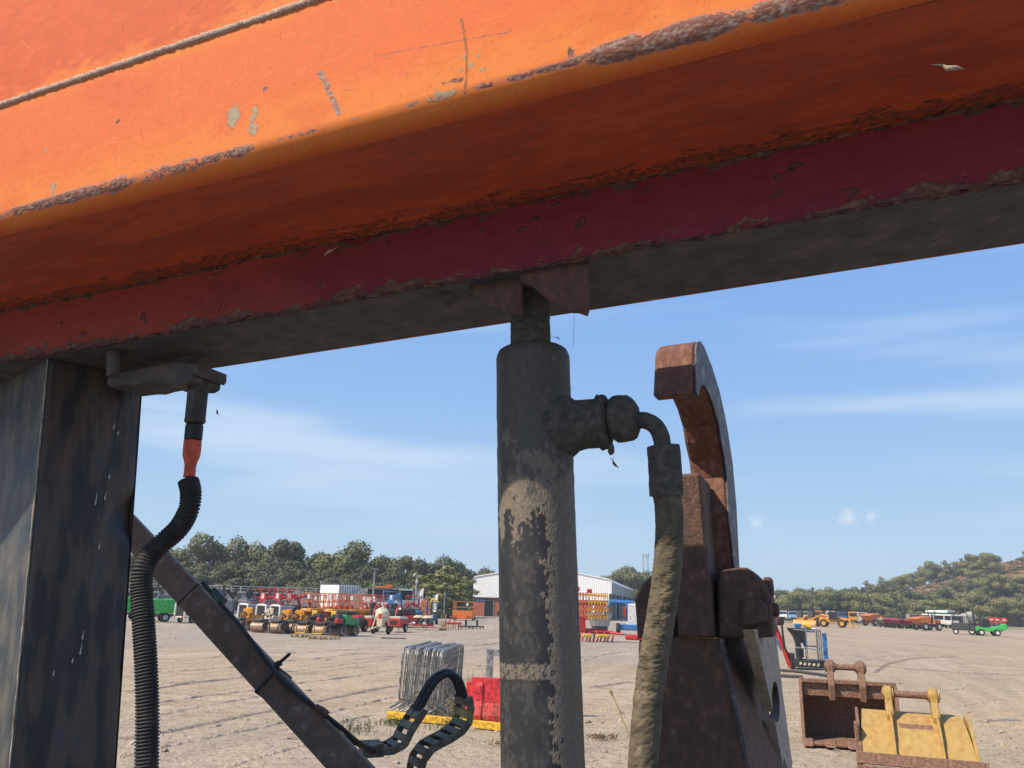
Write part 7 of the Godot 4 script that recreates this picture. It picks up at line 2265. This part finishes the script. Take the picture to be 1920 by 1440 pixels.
	lathe(s, Vector3(-0.24, lp.y + 0.06, 0.05), Basis.IDENTITY, [Vector2(0, -0.1), Vector2(0.1, -0.06), Vector2(0.13, 0.04), Vector2(0.06, 0.13), Vector2(0, 0.13)], 12)
	put(t, "camera_dome", s, M.white)
	box(t, "junction_box", M.white, Vector3(0.0, lp.y - 0.5, 0.14), Vector3(0.18, 0.3, 0.12), 0.02)
	# green mesh fence
	a = Vector3(-9.75, 1.304, -100)
	b = Vector3(-7.013, 1.319, -100)
	t = thing("mesh_fence", "green mesh fence panels under the poplars", "fence", Vector3(a.x, 0, a.z))
	for k in 3:
		var x := (b.x - a.x) * k / 3.0
		var ww := (b.x - a.x) / 3.0
		box(t, "mesh_panel", paint(0.05, 0.13, 0.09), Vector3(x + ww * 0.5, 0.75, 0), Vector3(ww - 0.08, 1.3, 0.03))
	for k in 4:
		box(t, "post", M.dark_steel, Vector3((b.x - a.x) * k / 3.0, 0.75, 0.03), Vector3(0.07, 1.5, 0.07))
	t = thing("gate_post", "single grey gate post right of the green mesh fence", "post", Vector3(-6.784, 0, -90.979))
	bar(t, "post", M.galv_dark, [Vector3.ZERO, Vector3(0, 2.6, 0)], 0.1)
	box(t, "cap_box", M.galv_dark, Vector3(0, 2.6, 0), Vector3(0.34, 0.36, 0.34), 0.05)
	t = thing("steel_gate", "open grey steel gate left of the lone orange lift", "gate", Vector3(-7.406, 0, -111.678))
	for k in 7:
		bar(t, "gate_bar", M.galv, [Vector3(-0.6 + 0.25 * k, 0.1, 0), Vector3(-0.6 + 0.25 * k, 1.5, 0)], 0.025, 4)
	for h in [0.15, 0.8, 1.45]:
		bar(t, "gate_rail", M.galv, [Vector3(-0.62, h, 0.03), Vector3(0.92, h, 0.03)], 0.03, 4)
	t = thing("road_barrier_sign", "red and white barrier board on posts beside the lone orange lift", "barrier", Vector3(-7.348, 0, -116.448), 0.0)
	for k in 5:
		box(t, "board_stripe", M.white if k % 2 == 0 else M.red, Vector3(-0.62 + 0.31 * k, 1.42, 0), Vector3(0.31, 0.24, 0.05))
	for sx in [-0.3, 0.3]:
		bar(t, "post", M.cream, [Vector3(sx, 0, -0.04), Vector3(sx, 1.5, -0.04)], 0.05)
	# far lattice mast
	var mp := Vector3(72.347, 27.991, -420)
	t = thing("lattice_mast", "faint tall lattice mast far beyond the trees", "mast", Vector3(mp.x, 0, mp.z))
	for q in [Vector2(-1, -1), Vector2(1, -1), Vector2(1, 1), Vector2(-1, 1)]:
		bar(t, "leg", M.grey, [Vector3(q.x * 1.9, 0, q.y * 1.9), Vector3(q.x * 1.1, mp.y, q.y * 1.1)], 0.10, 4)
	for k in 12:
		var y0 := mp.y * k / 12.0
		var y1 := mp.y * (k + 1) / 12.0
		bar(t, "brace", M.grey, [Vector3(-1.6, y0, 1.5), Vector3(1.5, y1, 1.4)], 0.05, 4)
		bar(t, "brace", M.grey, [Vector3(1.6, y0, 1.5), Vector3(-1.5, y1, 1.4)], 0.05, 4)
	for k in 3:
		box(t, "panel", M.grey, Vector3(-1.4 + 1.4 * k, mp.y - 0.6, 1.3), Vector3(0.5, 1.8, 0.3))

# ---------------------------------------------------------------- close by on the ground
func build_foreground() -> void:
	var near := Vector3(-1.87, 0, -15.108)
	var last := Vector3(-1.081, 0, -14.537)
	var step := (last - near) / 13.0
	var dirn := Vector3(0.115, 0, -0.99).normalized()
	var group := "steel crowd barriers in one stack"
	var proto: Node3D
	for k in 14:
		var at := near + step * k + dirn * (0.12 * sin(k * 2.3) + (0.16 if k == 3 else 0.0) - (0.12 if k > 9 else 0.0))
		var lab := "galvanised crowd barrier, %s from the left in the stack" % ["first", "second", "third", "fourth", "fifth", "sixth", "seventh", "eighth", "ninth", "tenth", "eleventh", "twelfth", "thirteenth", "last"][k]
		if k == 0:
			lab = "leftmost galvanised crowd barrier of the stack"
		elif k == 13:
			lab = "rightmost galvanised crowd barrier of the stack, facing the red barrier"
		if k == 0:
			var t := thing("crowd_barrier", lab, "barrier", at, 0.0, group)
			# built along -z: 2.2 m long, 1.1 m tall
			var fr := []
			var c := 0.12
			for q in 5:
				fr.append(Vector3(0, 0.18 + c - c * sin(PI * 0.5 * (q / 4.0)), -c + c * cos(PI * 0.5 * q / 4.0)) * Vector3(1, 1, 1))
			fr = [Vector3(0, 0.2 + c, 0), Vector3(0, 1.1 - c, 0), Vector3(0, 1.1 - c * 0.3, -c * 0.3), Vector3(0, 1.1, -c), Vector3(0, 1.1, -2.2 + c), Vector3(0, 1.1 - c * 0.3, -2.2 + c * 0.3), Vector3(0, 1.1 - c, -2.2), Vector3(0, 0.2 + c, -2.2), Vector3(0, 0.2 + c * 0.3, -2.2 + c * 0.3), Vector3(0, 0.2, -2.2 + c), Vector3(0, 0.2, -c), Vector3(0, 0.2 + c * 0.3, -c * 0.3), Vector3(0, 0.2 + c, 0)]
			bar(t, "frame", M.barrier_steel, fr, 0.018, 8)
			for q in 17:
				bar(t, "bar", M.barrier_steel, [Vector3(0, 0.2, -0.13 - q * 0.121), Vector3(0, 1.1, -0.13 - q * 0.121)], 0.006, 5)
			for z in [-0.3, -1.9]:
				bar(t, "foot", M.galv, [Vector3(-0.26, 0.02, z + 0.1), Vector3(0, 0.2, z), Vector3(0.26, 0.02, z - 0.1)], 0.016, 5)
			for y in [0.55, 0.85]:
				box(t, "hook_lug", M.galv_dark, Vector3(0, y, 0.028), Vector3(0.03, 0.07, 0.03), 0.004)
			t.rotation = Vector3(0, -atan2(dirn.x, -dirn.z), deg_to_rad(-2.0))
			proto = t
		else:
			var t := copy_of(proto, at, 0.0, lab, group)
			t.rotation = Vector3(deg_to_rad([0.0, 0.6, -0.8, 0.3][k % 4]), -atan2(dirn.x, -dirn.z) + [0.0, 0.012, -0.016, 0.02, -0.01][k % 5], deg_to_rad(-2.0 - 0.35 * (k % 4)))
	# red water-filled barrier
	var t := thing("plastic_barrier", "red plastic water filled road barrier left of the cylinder's foot", "barrier", Vector3(-0.203, 0, -14.039), -7.0)
	var red := Basis(Vector3.BACK, Vector3.UP, Vector3.LEFT)
	slab(t, "barrier_shell", M.barrier_red, [Vector2(-0.24, 0.0), Vector2(0.24, 0.0), Vector2(0.24, 0.16), Vector2(0.12, 0.34), Vector2(0.09, 0.72), Vector2(-0.09, 0.72), Vector2(-0.12, 0.34), Vector2(-0.24, 0.16)], Vector3(0.25, 0, 0), red, 1.15, 0.015)
	for k in 3:
		slab(t, "moulded_rib", M.barrier_red, [Vector2(0.1, 0.02), Vector2(0.27, 0.02), Vector2(0.27, 0.16), Vector2(0.15, 0.36), Vector2(0.13, 0.6), Vector2(0.09, 0.66)], Vector3(-0.18 + 0.42 * k, 0, 0), red, 0.14, 0.012)
	box(t, "joint_tongue", M.barrier_red, Vector3(-0.36, 0.4, 0), Vector3(0.1, 0.5, 0.1), 0.01)
	t = thing("metal_frame", "pale grey steel frame standing behind the red plastic barrier", "frame", Vector3(-0.254, 0, -15.18), -6.0)
	box(t, "leg", M.galv, Vector3(0.0, 0.5, 0), Vector3(0.12, 1.0, 0.12), 0.006)
	box(t, "leg", M.galv, Vector3(1.0, 0.5, 0), Vector3(0.12, 1.0, 0.12), 0.006)
	box(t, "top_bar", M.galv, Vector3(0.5, 1.06, 0), Vector3(1.12, 0.12, 0.12), 0.006)
	var ya := Vector3(-1.933, 0, -14.359)
	var yb := Vector3(0.036, 0, -13.358)
	t = thing("yellow_timber", "long yellow painted beam lying at the foot of the barriers", "beam", ya)
	var d := (yb - ya)
	var yb_bas := Basis(d.normalized(), Vector3.UP, d.normalized().cross(Vector3.UP))
	box(t, "beam", M.timber_yellow, d * 0.5 + Vector3(0, 0.06, 0), Vector3(d.length(), 0.11, 0.1), 0.008, yb_bas)
	# two excavator buckets
	t = thing("rusty_bucket", "rusty excavator bucket with open mouth and worn teeth, behind the yellow one", "excavator bucket", Vector3(5.362, 0, -13.064), -19.0)
	t.scale = Vector3.ONE * 0.93
	var bw := 1.46
	var sidep := [Vector2(0.34, 0.02), Vector2(0.42, 0.1), Vector2(0.16, 0.95), Vector2(0.02, 1.0), Vector2(-0.3, 0.98), Vector2(-0.62, 0.78), Vector2(-0.72, 0.5), Vector2(-0.62, 0.2), Vector2(-0.35, 0.03)]
	for sx in [-1.0, 1.0]:
		slab(t, "side_plate", M.bucket_rust, sidep, Vector3(sx * bw * 0.5, 0, 0), red, 0.045, 0.006)
	var s := S()
	var shell := [Vector2(0.40, 0.03), Vector2(-0.35, 0.02), Vector2(-0.55, 0.1), Vector2(-0.66, 0.26), Vector2(-0.7, 0.5), Vector2(-0.6, 0.76), Vector2(-0.3, 0.95), Vector2(0.02, 0.98), Vector2(0.14, 0.94)]
	grid(s, 10, shell.size() - 1, func(i: int, j: int): return Vector3(lerpf(-bw * 0.5, bw * 0.5, i / 10.0), shell[j].y + fn.get_noise_2d(i * 1.3, j * 1.7) * 0.012, shell[j].x), 1.0)
	grid(s, 10, shell.size() - 1, func(i: int, j: int): return Vector3(lerpf(-bw * 0.5, bw * 0.5, i / 10.0), shell[j].y + 0.02, shell[j].x - 0.02), -1.0)
	put(t, "curved_shell", s, M.bucket_rust)
	box(t, "top_lip", M.bucket_rust, Vector3(0, 0.97, 0.1), Vector3(bw, 0.07, 0.10), 0.012)
	box(t, "inner_plate", M.bucket_rust, Vector3(0, 0.83, 0.055), Vector3(bw - 0.06, 0.2, 0.03), 0.006)
	box(t, "cutting_edge", M.bucket_rust, Vector3(0, 0.035, 0.42), Vector3(bw + 0.06, 0.05, 0.2), 0.012)
	for k in 5:
		slab(t, "tooth", M.bucket_rust, [Vector2(0.36, 0.0), Vector2(0.62, 0.015), Vector2(0.6, 0.05), Vector2(0.4, 0.1), Vector2(0.36, 0.1)], Vector3(-bw * 0.46 + k * bw * 0.23, 0, 0), red, 0.16, 0.012)
	bucket_ears(t, M.bucket_rust, 0.0, 0.92, 0.0, 0.48)
	t = thing("yellow_bucket", "worn yellow excavator bucket seen from behind, nearest of the two", "excavator bucket", Vector3(4.901, 0, -10.115), -22.0)
	t.scale = Vector3.ONE * 0.8
	bw = 1.5
	# the back of this one faces the picture, its mouth lies on the ground
	var backp := [Vector2(0.62, 0.40), Vector2(0.53, 0.56), Vector2(0.36, 0.73), Vector2(0.1, 0.9), Vector2(-0.25, 1.0)]
	s = S()
	grid(s, 12, 4, func(i: int, j: int):
		var k: float = 1.0 - 0.10 * j / 4.0
		return Vector3(lerpf(-bw * 0.5, bw * 0.5, i / 12.0) * k, backp[j].y, backp[j].x + fn.get_noise_2d(i * 1.1, j * 2.0) * 0.01), 1.0)
	put(t, "back_shell", s, M.bucket_yellow)
	for sx in [-1.0, 1.0]:
		slab(t, "side_plate", M.bucket_yellow if sx > 0.0 else M.bucket_rust, [Vector2(0.66, 0.36), Vector2(0.55, 0.58), Vector2(0.38, 0.75), Vector2(0.12, 0.92), Vector2(-0.25, 1.02), Vector2(-0.5, 0.9), Vector2(-0.55, 0.02), Vector2(0.6, 0.02)], Vector3(sx * bw * 0.5, 0, 0), red, 0.04, 0.005)
	for k in 2:
		slab(t, "stiffener", M.bucket_yellow, [Vector2(0.66, 0.40), Vector2(0.66, 0.48), Vector2(0.46, 0.78), Vector2(0.16, 1.02), Vector2(-0.05, 1.1), Vector2(-0.1, 0.9), Vector2(0.08, 0.88), Vector2(0.34, 0.72), Vector2(0.52, 0.55)], Vector3(-0.29 + 0.62 * k, 0, 0), red, 0.035, 0.005)
	box(t, "cross_plate", M.bucket_rust, Vector3(0.03, 0.83, 0.19), Vector3(0.44, 0.1, 0.04), 0.006, Basis(Vector3.RIGHT, -0.7))
	box(t, "back_strap", M.bucket_rust, Vector3(0.03, 0.43, 0.665), Vector3(bw + 0.16, 0.16, 0.05), 0.008, Basis(Vector3.RIGHT, -0.25))
	box(t, "wear_plate", M.bucket_rust, Vector3(0.03, 0.285, 0.70), Vector3(bw + 0.12, 0.11, 0.05), 0.008)
	box(t, "lower_plate", M.bucket_rust, Vector3(0.0, 0.10, 0.66), Vector3(bw + 0.04, 0.2, 0.05), 0.008)
	box(t, "side_cutter", M.bucket_rust, Vector3(-bw * 0.5 - 0.03, 0.46, 0.42), Vector3(0.06, 0.84, 0.2), 0.012)
	bucket_ears(t, M.bucket_yellow, 0.02, 0.98, -0.06, 0.62)
	# work platform of a cherry picker lowered to the yard
	t = thing("work_platform", "blue work basket on a red and blue arm, set down right of the hook", "work platform", Vector3(10.673, 0, -29.241), -4.0)
	t.scale = Vector3(0.86, 1.0, 0.86)
	var fl := []
	for q in [Vector2(-0.62, 0.35), Vector2(-0.5, 0.55), Vector2(0.3, 0.62), Vector2(0.62, 0.42), Vector2(0.8, 0.1), Vector2(0.7, -0.4), Vector2(-0.3, -0.5), Vector2(-0.62, -0.2)]:
		fl.append(q)
	slab(t, "floor_pan", M.black, fl, Vector3(0, 0.19, 0), Basis(Vector3.RIGHT, Vector3.BACK, Vector3.UP), 0.24, 0.03)
	for k in 5:
		slab(t, "hazard_chevron", M.cream, [Vector2(-0.06, -0.045), Vector2(0.03, -0.045), Vector2(0.06, 0.045), Vector2(-0.03, 0.045)], Vector3(-0.42 + 0.17 * k, 0.2 - 0.008 * k, 0.567 + 0.0149 * k), Basis(Vector3.UP, -0.087), 0.012)
	for h in [0.72, 1.32]:
		bar(t, "guard_rail", M.galv, [Vector3(-0.55, h, 0.45), Vector3(0.28, h - 0.04, 0.56), Vector3(0.5, h, 0.4), Vector3(0.56, h + 0.02, -0.3), Vector3(-0.3, h + 0.04, -0.44), Vector3(-0.55, h, 0.45)], 0.024, 6)
	for q in [Vector2(-0.1, 0.5), Vector2(0.28, 0.55), Vector2(0.5, 0.4), Vector2(0.54, 0.0), Vector2(0.56, -0.3), Vector2(0.1, -0.4), Vector2(-0.3, -0.44)]:
		bar(t, "guard_post", M.galv_dark, [Vector3(q.x, 0.28, q.y), Vector3(q.x, 1.32, q.y)], 0.02, 6)
	for q in [[-0.2, 0.36, 0.75], [-0.08, 0.72, 1.25], [0.74, 0.35, 1.22]]:
		box(t, "blue_panel", M.blue, Vector3(q[0] if q[0] > 0.5 else q[0] + 0.05, (q[1] + q[2]) * 0.5, -0.36 if q[0] < 0.5 else 0.1), Vector3(0.28 if q[0] < 0.5 else 0.16, q[2] - q[1], 0.1), 0.01)
	box(t, "blue_sill", M.blue, Vector3(0.3, 1.28, -0.38), Vector3(0.4, 0.12, 0.05), 0.01)
	slab(t, "control_console", M.black, [Vector2(-0.74, 1.36), Vector2(-0.05, 1.36), Vector2(-0.05, 1.1), Vector2(-0.2, 0.7), Vector2(-0.22, 0.3), Vector2(-0.36, 0.3), Vector2(-0.36, 0.72), Vector2(-0.5, 1.08)], Vector3(0, 0, 0.05), Basis.IDENTITY, 0.3, 0.02)
	box(t, "note", M.cream, Vector3(-0.28, 0.8, 0.47), Vector3(0.08, 0.15, 0.012), 0.0, Basis(Vector3.BACK, 0.35))
	box(t, "blue_cap", M.blue, Vector3(-0.28, 1.45, 0.0), Vector3(0.24, 0.14, 0.24), 0.03)
	box(t, "yellow_cover", M.yellow, Vector3(0.08, 1.44, 0.05), Vector3(0.34, 0.13, 0.24), 0.04, Basis(Vector3.BACK, -0.35))
	bar(t, "blue_arm", M.blue, [Vector3(-1.4, 1.5, -0.1), Vector3(-0.95, 0.6, 0.05)], 0.10, 4)
	bar(t, "red_arm", M.red, [Vector3(-1.25, 1.45, 0.1), Vector3(-0.72, 0.05, 0.2)], 0.095, 4)
	bar(t, "black_hose", M.rubber, smooth_path([Vector3(-1.0, 1.5, 0.3), Vector3(-0.98, 1.0, 0.32), Vector3(-0.9, 0.6, 0.3), Vector3(-0.6, 0.34, 0.3)], 6), 0.045)
	box(t, "arm_foot", M.black, Vector3(-0.66, 0.26, 0.2), Vector3(0.18, 0.52, 0.3), 0.03)
	s = S()
	cone(s, Vector3(-1.3, 1.55, 0.0), Vector3(-1.3, 1.55, 0.3), 0.17, 0.17, 18)
	var pv := put(t, "pivot", s, paint(0.3, 0.03, 0.04))
	cyl(pv, "pivot_pin", M.blue, Vector3(-1.3, 1.55, 0.29), Vector3(-1.3, 1.55, 0.33), 0.10, 16)
	box(t, "black_joint", M.black, Vector3(-1.02, 1.58, 0.15), Vector3(0.26, 0.3, 0.3), 0.06)
	# two long pipes on the ground
	var pipes := [[Vector3(8.862, 0, -27.924), Vector3(9.662, 0, -27.167), Vector3(10.122, 0, -25.625)], [Vector3(8.083, 0, -25.499), Vector3(9.012, 0, -25.096)]]
	for k in 2:
		var p: Array = pipes[k]
		t = thing("ground_pipe", ["thin dark pipe lying behind the rusty bucket", "dark pipe lying left of the rusty bucket's top edge"][k], "pipe", p[0])
		var rel := []
		for q in p:
			rel.append(q - p[0] + Vector3(0, 0.045, 0))
		bar(t, "pipe_run", M.dark_steel, rel, 0.045, 8)
	# weeds
	var clumps := [[Vector3(-2.298, 0, -12.868), 0.5, 0.22, true, "clump of white daisies on the ground right of the brace"], [Vector3(-0.327, 0, -14.377), 0.35, 0.7, false, "tall dry weed growing in front of the red plastic barrier"], [Vector3(-0.629, 0, -14.44), 0.35, 0.85, false, "tall reddish weed beside the stack of barriers"], [Vector3(-0.095, 0, -13.828), 0.4, 0.45, false, "dry weed at the right end of the red barrier"], [Vector3(-0.842, 0, -13.352), 0.4, 0.2, false, "low green tuft by the yellow beam"], [Vector3(-1.758, 0, -13.616), 0.3, 0.14, false, "low green tuft at the left end of the yellow beam"], [Vector3(0.151, 0, -12.005), 0.5, 0.1, true, "flat patch of small daisies in front of the red barrier"], [Vector3(1.517, 0, -12.92), 0.3, 0.08, false, "small green weed right of the cylinder"], [Vector3(-0.756, 0, -14.289), 0.3, 0.5, false, "weed growing through the right end of the barriers"]]
	for k in clumps.size():
		var q: Array = clumps[k]
		t = thing("weed_clump", q[4], "weed", q[0])
		s = S()
		var fs := S()
		for b in 70:
			var p := Vector3(rng.randfn() * q[1] * 0.45, 0, rng.randfn() * q[1] * 0.35)
			var h: float = q[2] * rng.randf_range(0.45, 1.1)
			var lean := Vector3(rng.randfn(), 0, rng.randfn()) * h * 0.28
			var side := Vector3(rng.randfn(), 0, rng.randfn()).normalized() * rng.randf_range(0.004, 0.009)
			var tip := p + lean + Vector3(0, h, 0)
			var mid := p + lean * 0.35 + Vector3(0, h * 0.6, 0)
			tri(s, p - side, p + side, mid, Vector3.BACK)
			tri(s, mid - side * 0.8, mid + side * 0.8, tip, Vector3.BACK)
			for l in 3:
				var c := p.lerp(tip, 0.3 + 0.22 * l)
				var e := Vector3(rng.randfn(), rng.randf(), rng.randfn()).normalized() * rng.randf_range(0.02, 0.045)
				tri(s, c, c + e + Vector3(0, 0.008, 0), c + e * 0.8 - Vector3(0, 0.012, 0), Vector3.BACK)
			if q[3] and b < 40:
				for m in 3:
					var cc := tip
					var an := TAU * m / 3.0 + b
					quad(fs, cc, cc + Vector3(cos(an), 0.25, sin(an)) * 0.018, cc + Vector3(cos(an + 0.9), 0.2, sin(an + 0.9)) * 0.024, cc + Vector3(cos(an + 1.8), 0.25, sin(an + 1.8)) * 0.018, Vector3.UP)
		var sm := put(t, "stems", s, [paint(0.10, 0.13, 0.04), paint(0.28, 0.2, 0.07), paint(0.2, 0.12, 0.06), paint(0.30, 0.24, 0.09), paint(0.14, 0.15, 0.05)][k % 5])
		sm.set_meta("kind", "stuff")
		if q[3]:
			put(t, "petals", fs, M.white)
	# a dry stalk close to the camera
	var b0 := Vector3(0.797, 1.015, -5)
	t = thing("dry_stalk", "single dry yellow grass stalk between the cylinder and the hose", "stalk", Vector3(b0.x + 0.06, 0, b0.z))
	var o := t.position
	bar(t, "stem", paint(0.6, 0.46, 0.2), smooth_path([Vector3.ZERO, b0 - o, Vector3(0.713, 1.295, -5) - o, Vector3(0.663, 1.411, -5) - o, Vector3(0.638, 1.458, -5) - o], 8), 0.005, 6)
	bar(t, "seed_head", paint(0.55, 0.4, 0.17), [Vector3(0.648, 1.44, -5) - o, Vector3(0.638, 1.463, -5) - o], 0.009, 6)

func bucket_ears(t: Node3D, m: Material, x0: float, y0: float, z0: float, gap: float) -> void:
	var side := Basis(Vector3.BACK, Vector3.UP, Vector3.LEFT)
	for sx in [-1.0, 1.0]:
		var ear := [Vector2(-0.16, -0.08), Vector2(0.14, -0.24), Vector2(0.2, 0.0), Vector2(0.1, 0.2)]
		for k in 9:
			var a := PI * (-0.05 + 1.1 * k / 8.0)
			ear.append(Vector2(-0.02 + cos(a) * 0.115, 0.28 + sin(a) * 0.115))
		slab(t, "ear", m, ear, Vector3(x0 + sx * gap * 0.5, y0, z0), side, 0.10, 0.012)
		cyl(t, "ear_boss", m, Vector3(x0 + sx * gap * 0.5 - 0.075, y0 + 0.28, z0 - 0.02), Vector3(x0 + sx * gap * 0.5 + 0.075, y0 + 0.28, z0 - 0.02), 0.088, 18)
	var s := S()
	cone(s, Vector3(x0 - gap * 0.5 - 0.09, y0 + 0.28, z0 - 0.02), Vector3(x0 + gap * 0.5 + 0.09, y0 + 0.28, z0 - 0.02), 0.05, 0.05, 16)
	put(t, "pin", s, M.bucket_rust)
	for sx in [-1.0, 1.0]:
		cyl(t, "pin_collar", M.bucket_rust, Vector3(x0 + sx * (gap * 0.5 - 0.05), y0 + 0.28, z0 - 0.02), Vector3(x0 + sx * (gap * 0.5 - 0.10), y0 + 0.28, z0 - 0.02), 0.062, 16)
